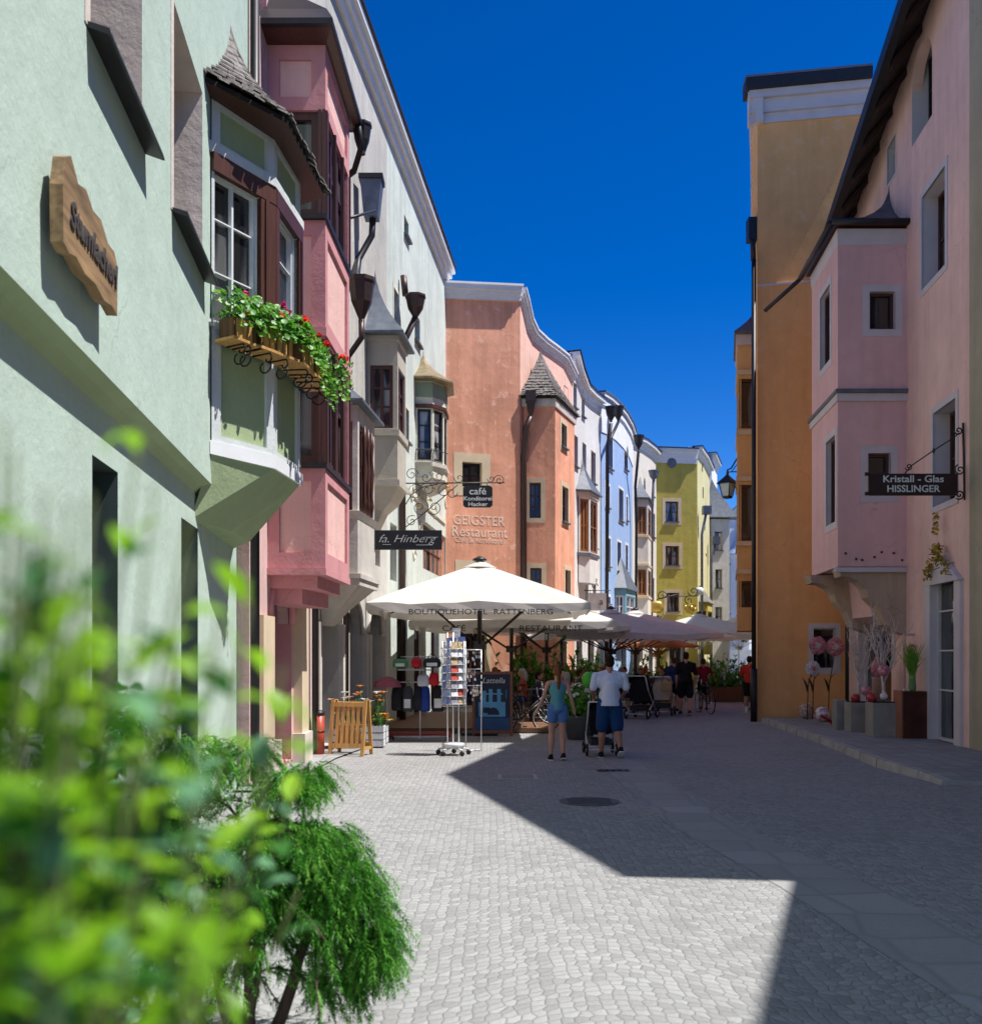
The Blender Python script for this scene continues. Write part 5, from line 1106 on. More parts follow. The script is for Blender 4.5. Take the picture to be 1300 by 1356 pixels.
CARDS = [plain('card_' + n_, c_, .5, 0, .45, 30) for n_, c_ in (('pink', (.45, .28, .33)), ('white', (.7, .7, .72)), ('blue', (.15, .25, .55)), ('grey', (.3, .3, .33)), ('green', (.12, .3, .15)), ('red', (.5, .08, .06)), ('ochre', (.45, .35, .2)), ('sky', (.3, .45, .7)))]
rc = random.Random(11)
for (ang, pal, wd, off) in ((pi, (0, 0, 3, 4, 6, 3), .32, .16), (pi * 1.35, (2, 1, 7, 2, 1), .2, .19), (pi * 1.72, (1, 3, 1, 6, 5), .3, .17), (.3, (1, 2, 6), .3, .17), (1.4, (0, 3), .3, .17)):
    T = Matrix.Translation((x, y, 0)) @ Matrix.Rotation(ang + pi / 2 - .15, 4, 'Z') @ Matrix.Translation((0, -off, 0)); q = MB(CH_, T)
    q.tube([(-wd / 2, 0, .88), (-wd / 2, 0, 2.0)], .007, 5).tube([(wd / 2, 0, .88), (wd / 2, 0, 2.0)], .007, 5)
    nc = 2
    for rI in range(8):
        z = .9 + rI * .138; q.use(CH_).tube([(-wd / 2, -.03, z), (wd / 2, -.03, z)], .005, 4)
        for c_ in range(nc): q.use(CARDS[pal[(rI if pal[0] == 0 else rc.randint(0, 9)) % len(pal)]]); a = -wd / 2 + .01 + c_ * (wd - .01) / nc; q.add([(a, -.03, z), (a + wd / nc - .02, -.03, z), (a + wd / nc - .02, .0, z + .12), (a, 0, z + .12), (a, -.018, z), (a + wd / nc - .02, -.018, z), (a + wd / nc - .02, .012, z + .12), (a, .012, z + .12)], [(0, 1, 2, 3), (7, 6, 5, 4), (0, 4, 5, 1), (3, 2, 6, 7), (0, 3, 7, 4), (1, 5, 6, 2)])
    obj('card_rack', q, pc)
q = MB(CARDS[1]); q.cbox((x + .06, y - .02, 2.13), (.13, .02, .2)); q.use(CARDS[2]).cbox((x - .03, y - .03, 2.02), (.16, .02, .08)); q.cbox((x + .15, y - .02, 2.03), (.12, .1, .09)); obj('top_card', q, pc)
# wire rack of key rings beside it
x2, y2 = at(627, 0, 17.9).x, 17.9; kr = thing('souvenir_rack', 'metal rack of dangling souvenirs right beside the postcard stand', 'souvenir rack', (x2, y2, 0)); q = MB(CH_)
q.tube([(x2 - .14, y2, .02), (x2 - .14, y2, 1.85)], .01, 5).tube([(x2 + .14, y2, .02), (x2 + .14, y2, 1.85)], .01, 5).tube([(x2 - .14, y2 - .15, .02), (x2 + .14, y2 + .15, .02)], .012, 5)
for z in (1.85, 1.5, 1.2): q.tube([(x2 - .15, y2, z), (x2 + .15, y2, z)], .01, 5)
obj('frame', q, kr)
for k in range(40):
    z = rc.choice((1.82, 1.48, 1.18)); a = x2 + rc.uniform(-.14, .14); L_ = rc.uniform(.06, .24); q = MB(rc.choice([CARDS[1], CARDS[3], CH_, CARDS[6], DARKMETAL])); q.cbox((a, y2 - .02, z - L_), (.035, .012, .05), rc.uniform(-1, 1)); q.tube([(a, y2 - .02, z), (a, y2 - .02, z - L_)], .002, 3); obj('keyring', q, kr)
# chalkboard
x, y = pxg(652, 975); REDW = wood('red_wood', (.26, .085, .04), .5); sb_ = thing('chalkboard_sign', 'large framed pavement chalkboard with a light blue drawing under the cream parasol', 'pavement sign', (x, y, 0))
T = Matrix.Translation((x, y, 0)) @ Matrix.Rotation(-.07, 4, 'X') @ Matrix.Rotation(.0, 4, 'Z'); q = MB(REDW, T); w_ = .44
q.box(-w_, -w_ + .06, -.02, .02, .0, 1.4).box(w_ - .06, w_, -.02, .02, 0, 1.4).box(-w_ + .06, w_ - .06, -.02, .02, 1.34, 1.4).box(-w_ + .06, w_ - .06, -.02, .02, .06, .13); obj('frame', q, sb_)
q = MB(plain('chalk_navy', (.012, .022, .045), .5), T); q.box(-w_ + .06, w_ - .06, -.01, .012, .13, 1.34); obj('panel', q, sb_)
SKYB = plain('light_blue_print', (.12, .38, .62), .6); q = MB(SKYB, T)
for a, b, c, d in ((-.30, .28, .42, .74), (-.08, -.0, .74, 1.02), (.10, .18, .74, 1.02), (-.24, -.14, .74, .98), (-.14, .22, .9, .93), (.29, .3, .82, 1.0)): q.box(a, b, -.013, -.0105, c, d)
q.use(MATS['chalk_navy']); q.loft([[(.02 + .13 * cos(pi * k / 8), yy, .46 + .16 * sin(pi * k / 8)) for k in range(9)] for yy in (-.0155, -.0135)]); q.box(-.2, -.05, -.0155, -.0135, .5, .62)
q.use(plain('blue_print', (.03, .09, .22), .6)); q.box(-w_ + .07, w_ - .07, -.0125, -.0104, .14, .4); obj('print', q, sb_)
obj('lettering', text_mesh('Lattella', .17, .001, T @ facing((0.02, -.0125, 1.2), (1, 0, 0), (0, -1, 0)), LET, shear=.3), sb_)
q = MB(REDW, Matrix.Translation((x, y + .5, 0)) @ Matrix.Rotation(.22, 4, 'X')); q.box(-w_, -w_ + .05, -.02, .02, 0, 1.38).box(w_ - .05, w_, -.02, .02, 0, 1.38).box(-w_ + .05, w_ - .05, -.01, .01, .1, .15); obj('rear_leg', q, sb_)
# low wooden terrace
q = MB(wood('deck_wood', (.20, .10, .05), .6, .6, 0)); 
for k in range(14): q.box(-2.6, 1.35, 22.0 + k * .45, 22.43 + k * .45, .02, .12)
tag(obj('terrace_deck', q), 'low brown wooden terrace under the café parasols', 'terrace')
x, y = pxg(553, 981); q = MB(RDP); q.box(x - .68, x + .68, y + .15, y + .2, .05, .17); tag(obj('red_plinth', q), 'dark red plinth board low behind the bag stand', 'plinth')
# bag stand
bs_ = thing('bag_stand', 'metal rail on castors hung with bags and rucksacks', 'display stand', (x, y, 0)); q = MB(CH_)
q.tube([(x + .05, y, .08), (x + .05, y, 1.75)], .016, 6).tube([(x - .5, y, .08), (x + .6, y, .08)], .02, 6).tube([(x + .05, y - .25, .08), (x + .05, y + .25, .08)], .02, 6).tube([(x - .45, y, 1.2), (x + .5, y, 1.2)], .014, 6).tube([(x - .35, y, 1.72), (x + .45, y, 1.72)], .014, 6).tube([(x - .4, y, 1.45), (x + .3, y, 1.45)], .014, 6); obj('frame', q, bs_)
for k in (-.5, .6): q = MB(DARKMETAL); q.ball((x + k, y, .045), .045, 8, (.5, 1, 1)); obj('castor', q, bs_)
q = MB(plain('grey_shelf', (.35, .34, .32), .6)); q.box(x - .4, x + .15, y - .15, y + .15, 1.44, 1.475); obj('shelf', q, bs_)
def bag(dx, z, w_, h_, col, label, flap=None):
    m_ = cloth('bag_' + '%02x%02x%02x' % tuple(int(c * 255) for c in col), col, 0, .5); q = MB(m_); cx, cy = x + dx, y - .06
    q.loft([[(cx + w_ / 2 * a * k, cy + .09 * b * k2, z + t) for a, b in ((-1, -.5), (-.7, -1), (.7, -1), (1, -.5), (1, .5), (.7, 1), (-.7, 1), (-1, .5))] for t, k, k2 in ((0, .8, .7), (.03, 1, 1), (h_ * .6, 1.0, 1), (h_ * .9, .85, .7), (h_, .5, .3))], smooth=True)
    q2 = MB(flap or m_); 
    root = thing('shoulder_bag', label, 'bag', (cx, cy, z), 'bags on the stand'); obj('body', q, root); q2.loft([[(cx + w_ / 2 * a, cy - .1 - .012 * b, z + h_ * t) for a, t in ((-.6, .15), (.6, .15), (.6, .5), (-.6, .5))] for b in (0, 1)]); obj('pocket', q2, root)
    q = MB(DARKMETAL); q.tube([(cx - w_ * .3, cy, z + h_ * .9), (cx, cy + .02, z + h_ + .12), (cx + w_ * .3, cy, z + h_ * .9)], .008, 5); obj('strap', q, root)
for a in ((-.42, .62, .22, .5, (.015, .015, .018), 'plain black rucksack, leftmost on the lower rail of the stand', None), (-.2, .6, .22, .52, (.05, .055, .06), 'charcoal rucksack with white print on the lower rail', LET), (.02, .62, .2, .5, (.02, .02, .03), 'dark slim bag hanging between charcoal and blue rucksacks', None), (.16, .6, .2, .52, (.02, .05, .28), 'bright blue rucksack in the middle of the lower rail', None), (.42, .6, .24, .54, (.02, .02, .02), 'black bag with big white pattern at the right of the lower rail', LET),
          (-.02, 1.5, .2, .2, (.55, .02, .03), 'red bag on the top rail', None), (.3, 1.5, .36, .2, (.03, .035, .04), 'black and silver bag at the right of the top rail', CH_), (.34, 1.14, .2, .26, (.6, .02, .03), 'glossy red bag hanging right below the top rail', None), (.12, 1.12, .24, .24, (.6, .62, .66), 'silver white flat bag in the middle of the stand', None), (-.35, 1.5, .3, .18, (.08, .3, .12), 'green patterned bag at the left of the top rail', LET)): bag(*a)
q = MB(cloth('rose_cloth', (.42, .12, .14))); q.lathe([(.3, 0), (.24, .12), (.1, .2), (.01, .22)], (x - .62, y - .05, 1.1), 8, False); q.use(CH_).tube([(x - .62, y - .05, 0.02), (x - .62, y - .05, 1.3)], .012, 5); tag(obj('rose_sunshade', q), 'small dusty rose coloured sunshade beside the dark bags', 'umbrella')
q = MB(BLK)
for k in range(3): q.box(x - .7 + k * .35, x - .38 + k * .35, y + .3, y + .6, .02, .55 + .12 * (k % 2))
# ================================================================ RIGHT SIDE DISPLAY (glass shop)
GALV = plain('galvanised', (.36, .34, .30), .45, .4, .15, 4); COPB = plain('copper_box', (.10, .03, .02), .45, .3, .3, 3); CORAL = plain('whitewashed_branch', (.62, .52, .48), .8, 0, .15, 10)
GPINK = plain('pink_glass', (.55, .20, .24), .15, 0, .5, 18); GWH = plain('white_glass', (.68, .6, .6), .15, 0, .3, 22); GRED = plain('red_glass', (.38, .03, .03), .12, 0, .2)
def planter(label, x, y, w_, d_, h_, seed, bh=1.35):
    root = thing('metal_planter', label, 'planter', (x, y, .13), 'planters before the glass shop'); q = MB(GALV); t = .02
    q.bevbox(x - w_ / 2, x + w_ / 2, y - d_ / 2, y + d_ / 2, .13, .13 + h_, .008); obj('box', q, root)
    q = MB(DARK); q.box(x - w_ / 2 + t, x + w_ / 2 - t, y - d_ / 2 + t, y + d_ / 2 - t, .13 + h_, .13 + h_ + .02); obj('soil', q, root); return root
def branches(label, x, y, z, ht, seed, lean=0):
    r_ = random.Random(seed); q = MB(CORAL); trunk = [Vector((x, y, z)), Vector((x + lean * .3, y, z + ht * .25)), Vector((x + lean, y, z + ht * .45))]; q.tube(trunk, [.04, .034, .03], 6)
    def grow(p, d, L, r, dep):
        pts = [p]; 
        for k in range(4): d = (d + Vector((r_.uniform(-.25, .25), r_.uniform(-.25, .25), .12))).normalized(); p = p + d * L / 4; pts.append(p)
        q.tube(pts, [r, r * .85, r * .7, r * .55, r * .35], 5)
        if dep:
            for k in (1, 2, 3, 4):
                if r_.random() < .85: grow(pts[k], (d + Vector((r_.uniform(-.9, .9), r_.uniform(-.6, .6), .35))).normalized(), L * .6, r * .55, dep - 1)
    for k in range(7): a = k * 2 * pi / 7; grow(trunk[-1 if k % 2 else 1], Vector((cos(a) * .55, sin(a) * .3, 1)).normalized(), ht * .45, .022, 2)
    o = obj('branch_ornament', q); tag(o, label, 'branch ornament', 'whitewashed branch ornaments'); return o
def flower_glass(root, c, r, m1, m2, tilt):
    q = MB(m1)
    for k in range(9):
        t = k * .7; a = c + Vector((cos(t) * r * .5, -.03, sin(t) * r * .5)); round_leaf(q, a, Vector((cos(t) * .4, -1, sin(t) * .4)), r * .55)
    q.use(m2)
    for k in range(5): t = k * 1.26 + .4; round_leaf(q, c + Vector((cos(t) * r * .2, -.06, sin(t) * r * .2)), Vector((cos(t) * .5, -1, sin(t) * .5)), r * .32)
    obj('glass_head', q, root)
planter('low wide grey metal planter, left of the pair on the pavement', 7.85, 20.9, .52, .4, .62, 1)
planter('upright grey metal planter in front, right of the pair on the pavement', 7.78, 19.6, .46, .42, .68, 2)
q = MB(GALV); q.bevbox(7.5, 7.72, 21.3, 21.6, .13, .78, .01).bevbox(7.74, 7.94, 21.25, 21.5, .13, .72, .01); tag(obj('metal_box', q), 'narrow metal boxes standing behind the wide planter by the watering can', 'box')
branches('tall whitewashed branch ornament in the low wide planter', 7.82, 20.9, .75, 1.45, 3); branches('whitewashed branch ornament with curled tips in the upright planter', 7.85, 19.6, .8, 1.6, 4, -.06)
for k, (dx, dy, dz, r, m_, nm) in enumerate(((-.16, 20.85, .84, .10, GRED, 'dark red glass ball in the wide planter'), (.05, 20.8, 1.0, .11, GPINK, 'large pink glass ball above the wide planter'), (.2, 20.85, .83, .09, GWH, 'white glass ball at the back right of the wide planter'), (-.3, 19.6, .9, .1, GRED, 'red glass ball at the left rim of the upright planter'), (-.1, 19.5, 1.45, .12, GPINK, 'round mauve glass lantern hanging in the branches'), (-.08, 19.55, .93, .08, GWH, 'small white glass ball in the upright planter'))):
    q = MB(m_); q.ball((7.9 + dx, dy, dz), r, 12); q.use(DARKMETAL).tube([(7.9 + dx, dy, dz - r), (7.9 + dx, dy, dz - r - .1)], .008, 5); tag(obj('glass_ball', q), nm, 'glass ball', 'glass balls in the planters')
# pedestal with grass vase
q = MB(COPB); q.bevbox(8.02, 8.5, 19.1, 19.5, .13, 1.05, .008); q.use(plain('copper_side', (.38, .15, .09), .5, .3)); q.box(7.99, 8.02, 19.12, 19.5, .13, 1.06); q.use(GALV).box(8.5, 8.56, 19.15, 19.4, .13, .98); tag(obj('pedestal', q), 'dark copper box pedestal carrying a vase of green grass', 'pedestal')
gr = thing('grass_vase', 'clear green vase with an upright bunch of green grass on the copper pedestal', 'vase', (8.28, 19.3, 1.05)); q = MB(plain('green_glass', (.16, .28, .10), .1)); q.lathe([(.06, 1.05), (.075, 1.1), (.06, 1.3), (.075, 1.34)], (8.28, 19.3, 0), 12); obj('vase_body', q, gr)
q = MB(GERL); r_ = random.Random(8)
for k in range(170):
    a = Vector((8.28 + r_.uniform(-.04, .04), 19.3 + r_.uniform(-.04, .04), 1.3)); e = a + Vector((r_.gauss(0, .13), r_.gauss(0, .09), r_.uniform(.4, .78))); mdl = a.lerp(e, .5) + Vector(((e.x - a.x) * -.2, 0, 0)); wd = .008
    q.add([a + Vector((-wd, 0, 0)), a + Vector((wd, 0, 0)), mdl + Vector((wd, 0, 0)), mdl - Vector((wd, 0, 0)), e], [(0, 1, 2, 3), (3, 2, 4)])
q.use(RED)
for k in range(12): round_leaf(q, Vector((8.28 + r_.uniform(-.22, .22), 19.25, 1.3 + r_.uniform(.2, .6))), rand_unit(), .012)
obj('grass_blades', q, gr)
for k, (bx, by, rr2) in enumerate(((8.1, 19.25, .03), (8.17, 19.2, .02))): tag(obj('pebble', MB(GWH).ball((bx, by, 1.05 + rr2 * .8), rr2, 8)), ('larger pale pebble' if k == 0 else 'smaller pale pebble') + ' at the left edge of the copper pedestal', 'pebble')
# balls and can on the pavement
for (u, v, r, lb, m1, m2) in ((1067, 952, .20, 'brown and clear patterned glass ball leaning at the orange wall', plain('amber_glass', (.42, .26, .18), .12, 0, .6, 16), GWH), (1089, 956, .19, 'white and pink swirled glass ball, middle one on the pavement', GWH, GPINK), (1112, 950, .18, 'lilac white glass ball behind the red watering can', plain('lilac_glass', (.42, .36, .48), .12, 0, .5, 16), GWH)):
    x, y = pxg(u, v, .13); q = MB(m1); q.ball((x, y, .13 + r), r, 16); q.use(m2)
    for k in range(14): d = rand_unit(); d.y = -abs(d.y); spiral(q, Vector((x, y, .13 + r)) + d * (r + .001), r * .28, 1.1, d.orthogonal().normalized(), d.cross(d.orthogonal()).normalized(), .006, R.uniform(0, 6), 8)
    tag(obj('glass_ball', q), lb, 'glass ball', 'glass balls on the pavement')
x, y = pxg(1107, 962, .13); q = MB(GRED); q.lathe([(.15, 0), (.16, .05), (.13, .26), (.10, .30)], (x + .05, y, .13), 14); q.tube([(x - .05, y, .2), (x - .28, y, .33), (x - .36, y, .38)], [.05, .03, .045], 8); q.tube([(x + .1, y, .42), (x + .22, y, .5), (x + .24, y, .3), (x + .17, y, .22)], .015, 6); tag(obj('watering_can', q), 'dark red watering can lying between the patterned balls and metal boxes', 'watering can')
# glass flowers on stems
for (u, v, bx, by, lb, r) in ((1083, 855, 8.15, 24.9, 'tall pink glass rose on a dark stem, left of the pair by the black window', .24), (1106, 857, 8.55, 24.9, 'tall pink glass blossom on a stem, right of the pair by the black window', .25), (1076, 885, 7.95, 24.7, 'shorter white glass blossom with a dark heart low beside the orange wall', .2)):
    fl = thing('glass_flower', lb, 'glass flower', (bx, by, .13), 'glass flowers by the orange gable'); c = at(u, v, by); q = MB(DARKMETAL); q.tube([(bx, by, .13), (bx + .03, by, 1.0), (c.x, by, c.z)], .012, 5); leaf(q, Vector((bx, by, .8)), Vector((-.35, -.1, 1)), .42, .12); leaf(q, Vector((bx, by, 1.0)), Vector((.45, -.1, .7)), .4, .11); obj('stem', q, fl)
    flower_glass(fl, c, r, GWH if r < .22 else GPINK, GPINK if r < .22 else GWH, 0)
# pink columns with vessels behind the planters
q = MB(plain('rose_glass_column', (.45, .26, .22), .4, 0, .2)); q.lathe([(.12, .13), (.12, 1.25), (.14, 1.28)], (8.35, 21.2, 0), 12); q.use(GPINK).lathe([(.04, 1.28), (.14, 1.4), (.15, 1.55), (.06, 1.68), (.09, 1.72)], (8.35, 21.2, 0), 14); tag(obj('vase_column', q), 'rosy column carrying a round mauve vase behind the branches', 'vase column')
q = MB(plain('pale_frame', (.5, .36, .33), .6)); 
for dx in (0, .28): q.box(8.45 + dx, 8.49 + dx, 20.1, 20.14, .13, 2.15)
q.box(8.45, 8.77, 20.1, 20.14, 2.15, 2.2); q.use(GPINK); spiral(q, (8.61, 20.1, 1.85), .12, 1.4, EX, EZ, .03); tag(obj('display_frame', q), 'slim pale pink display frame with a red glass bow at the rose wall', 'display frame')
# garland over the shop door
gl_ = thing('door_garland', 'yellow flower garland with a tall yellow bloom over the shop door', 'garland', tuple(WR.p((rdoor[0] + rdoor[1]) / 2, .15, 3.6))); q = MB(plain('dry_yellow', (.42, .30, .04), .8, 0, .3)); q2 = MB(plain('dry_twig', (.22, .12, .07), .9)); mid_ = (rdoor[0] + rdoor[1]) / 2
for k in range(80):
    t = R.uniform(-1, 1); p = WR.p(mid_ + t * .55, .16 + R.uniform(-.05, .08), 3.78 - abs(t) * .55 + R.uniform(-.1, .1)); (bloom(q, p, .07, 5) if R.random() < .65 else q2.tube([p, p + rand_unit() * .14], .008, 4))
for k in range(14): bloom(q, WR.p(mid_ + .05, .16, 4.0 + k * .03), .075, 3)
obj('flower_wreath', q, gl_); obj('twig', q2, gl_)

# ================================================================ CAFE TERRACE
def torus(q, c, R_, r, ax, n=20, k=6):
    q.tube([Vector(c) + (Vector((0, cos(2 * pi * i / n), sin(2 * pi * i / n))) if ax == 'x' else Vector((cos(2 * pi * i / n), 0, sin(2 * pi * i / n)))) * R_ for i in range(n + 1)], r, k)
def bicycle(label, loc, rz, fr):
    """built along local x, wheels in the xz plane"""
    root = thing('bicycle', label, 'bicycle', (0, 0, 0), 'bicycles at the terrace'); TY = plain('tyre', (.015, .015, .015), .8)
    for cx in (-.5, .52):
        q = MB(TY); torus(q, (cx, 0, .34), .325, .018, 'y', 24); w_ = obj('wheel', q, root); q = MB(CH_)
        for k in range(14): t = k * 2 * pi / 14; q.tube([(cx, .02 * (-1) ** k, .34), (cx + .31 * cos(t), 0, .34 + .31 * sin(t))], .0022, 3)
        torus(q, (cx, 0, .34), .305, .008, 'y', 24, 4); q.lathe([(.02, -.03), (.02, .03)], (cx, 0, .34), 6); obj('rim', q, w_)
    q = MB(fr); A, B, D, E, G_ = (-.5, 0, .34), (-.08, 0, .3), (-.2, 0, .82), (.32, 0, .84), (.36, 0, .68)
    for a, b in ((A, B), (B, D), (D, E), (B, G_), (A, (-.19, 0, .76)), (E, G_), (G_, (.52, 0, .34))): q.tube([a, b], .017, 7)
    obj('frame', q, root)
    q = MB(BLK); q.loft([[(-.34 + x, y * s_, z) for y, z in ((-.07, .9), (.07, .9), (.05, .95), (-.05, .95))] for x, s_ in ((0, 1), (.12, .8), (.26, .25))]); q.use(CH_).tube([(-.2, 0, .82), (-.215, 0, .92)], .012, 6); obj('saddle', q, root)
    q = MB(CH_); q.tube([(.32, 0, .84), (.30, 0, 1.02)], .014, 6); q.use(BLK).tube([(.22, -.3, 1.05), (.34, -.18, 1.04), (.33, 0, 1.03), (.34, .18, 1.04), (.22, .3, 1.05)], .014, 6); obj('handlebar', q, root)
    q = MB(CH_); torus(q, (-.08, .05, .3), .085, .008, 'y', 14, 4); q.tube([(-.08, -.06, .3), (-.02, -.08, .15)], .01, 5).tube([(-.08, .07, .3), (-.14, .09, .45)], .01, 5); q.use(BLK).cbox((-.02, -.12, .15), (.09, .07, .02)).cbox((-.14, .13, .45), (.09, .07, .02)); obj('crank', q, root)
    place(root, loc, rz); return root
bk = plain('black_frame', (.02, .02, .022), .35); bicycle('black bicycle leaning in the shade just left of the walking woman', (.75, 22.2, 0), .25, bk)
bicycle('dark blue bicycle parked behind the planter with white flowers', (2.1, 22.6, 0), 1.2, plain('navy_frame', (.02, .03, .08), .35))
bicycle('grey bicycle behind the black one beside the chalkboard', (.9, 23.2, .12), .1, plain('grey_frame', (.12, .12, .13), .35))
# flower pot with white hydrangea
x, y = pxg(768, 979); fp = thing('flower_pot', 'round dark grey pot with a bush of white flowers beside the walking woman', 'flower pot', (x, y, 0)); q = MB(plain('grey_pot', (.075, .075, .08), .7)); q.lathe([(.24, 0), (.27, .02), (.35, .44), (.37, .5), (.34, .5), (.33, .46), (.01, .45)], (x, y, 0), 24); obj('pot', q, fp)
q = MB(GER); q2 = MB(WHP); r_ = random.Random(5)
for k in range(900):
    d = rand_unit(r_); p = Vector((x, y, .78)) + Vector((d.x * .36, d.y * .36, d.z * .34)) * r_.uniform(.55, 1.08); q.use(GERL if r_.random() < .3 else GER); round_leaf(q, p, d + rand_unit(r_) * .7, r_.uniform(.03, .05))
for k in range(60):
    d = rand_unit(r_); d.z = abs(d.z) * .9 + .15; p = Vector((x, y, .82)) + Vector((d.x * .38, d.y * .38, d.z * .34)); round_leaf(q2, p, d + rand_unit(r_) * .4, .035); round_leaf(q2, p + rand_unit(r_) * .03, d, .03)
obj('foliage', q, fp); obj('blossom', q2, fp)
# balloon
c = at(780, 900, 19.8); bl = thing('balloon', 'bright green balloon floating between the couple', 'balloon', tuple(c)); q = MB(plain('green_rubber', (.07, .42, .03), .3)); q.ball(c, .155, 14, (1, 1, 1.08)); q.lathe([(.02, -.19), (.012, -.165)], c, 8); obj('skin', q, bl)
q = MB(LET); q.tube([c + Vector((0, 0, -.18)), c + Vector((.03, .1, -.6)), (c.x, c.y + .3, .5)], .003, 4); obj('string', q, bl)
# leafy planters
def leafy(label, loc, w_, hb, ht, n, L, seed, cat='planter', pot=None, spread=.5, group='leafy planters among the parasols'):
    x, y, z0 = loc; root = thing('leafy_planter', label, cat, loc, group); r_ = random.Random(seed); q = MB(pot or wood('planter_wood', (.16, .07, .03), .7)); q.bevbox(x - w_ / 2, x + w_ / 2, y - .25, y + .25, z0, z0 + hb, .01); obj('box', q, root); q = MB(GER)
    for k in range(n):
        a = Vector((x + r_.uniform(-.5, .5) * w_, y + r_.uniform(-.2, .2), z0 + hb * .9)); d = Vector((r_.uniform(-1, 1) * spread, r_.uniform(-1, 1) * spread, 1)).normalized(); H_ = ht * r_.uniform(.25, 1); q.use(GER).tube([a, a + d * H_], .008, 4)
        for j in range(10): q.use(GERL if r_.random() < .25 else GER); leaf(q, a + d * H_ * r_.uniform(.1, 1.05), Vector((r_.uniform(-1, 1), r_.uniform(-1, 1), r_.uniform(-.2, 1))), L * r_.uniform(.6, 1.1), L * .35)
    obj('foliage', q, root); return root
leafy('tall broad leaved plant in a box between the first two parasol poles', (1.25, 27.6, .12), 1.5, .5, 1.7, 34, .34, 1); leafy('bright green palm like plant behind the seated guests', (2.75, 30.4, 0), 1.2, .5, 1.2, 26, .32, 2)
leafy('leafy green shrub box left of the shaded parasol pole', (3.6, 36.6, 0), 1.6, .5, 1.1, 30, .28, 3); leafy('bushy green plant beneath the rust orange sunshade', (6.3, 40.0, 0), 1.8, .5, 1.4, 36, .3, 4)
leafy('long wooden planter of dense greenery at the bend near the orange gable', (8.9, 37.0, 0), 1.7, .55, .95, 60, .22, 5); leafy('second dense green planter behind the long one, with brighter tips', (10.2, 40.5, 0), 2.2, .55, 1.3, 60, .26, 6)
leafy('dark green shrub box at the terrace edge by the white house', (3.4, 38.6, 0), 2.2, .5, 1.5, 44, .3, 7)
# tables and chairs
DW = wood('dark_table_wood', (.055, .03, .02), .45)
def table(): 
    t = thing('cafe_table', 'small dark square café table under the parasols', 'table', (0, 0, 0), 'café tables'); q = MB(DW); q.bevbox(-.4, .4, -.4, .4, .71, .74, .008); obj('tabletop', q, t); q = MB(DARKMETAL); q.tube([(0, 0, .02), (0, 0, .71)], .035, 8); q.box(-.3, .3, -.03, .03, 0, .03).box(-.03, .03, -.3, -.03, 0, .03).box(-.03, .03, .03, .3, 0, .03); obj('leg', q, t); return t
def chair():
    t = thing('cafe_chair', 'dark café chair at a table under the parasols', 'chair', (0, 0, 0), 'café chairs'); q = MB(DW); q.bevbox(-.22, .22, -.22, .22, .43, .46, .008); obj('seat', q, t)
    q = MB(DW); q.box(-.22, .22, -.24, -.215, .62, .88)
    obj('backrest', q, t)
    for a in (-.2, .2):
        for b in (-.2, .2): q = MB(DARKMETAL); q.tube([(a, b, 0), (a, b if b > 0 else -.225, .43 if b > 0 else .88)], .014, 6); obj('leg', q, t)
    return t
tb = table(); chh = chair(); first = [True, True]
TABS = [(.1, 24.4, .12), (1.9, 25.3, 0), (.9, 29.0, 0), (3.3, 28.9, 0), (2.3, 32.5, 0), (4.9, 31.6, 0), (3.9, 34.6, 0), (5.6, 36.2, 0), (4.6, 39.6, 0), (6.6, 37.6, 0), (6.6, 42.5, 0)]
SEATS = []
for (x, y, z) in TABS:
    (place(tb, (x, y, z), .1) if first[0] else dup(tb, (x, y, z), R.uniform(-.2, .2))); first[0] = False
    for (dx, dy, rz) in ((0, -.68, 0), (0, .68, pi), (-.68, 0, -pi / 2), (.68, 0, pi / 2)):
        if R.random() < .82 or y < 26:
            if first[1]: place(chh, (x + dx, y + dy, z), rz); first[1] = False
            else: dup(chh, (x + dx, y + dy, z), rz)
            SEATS.append((x + dx, y + dy, z, rz))
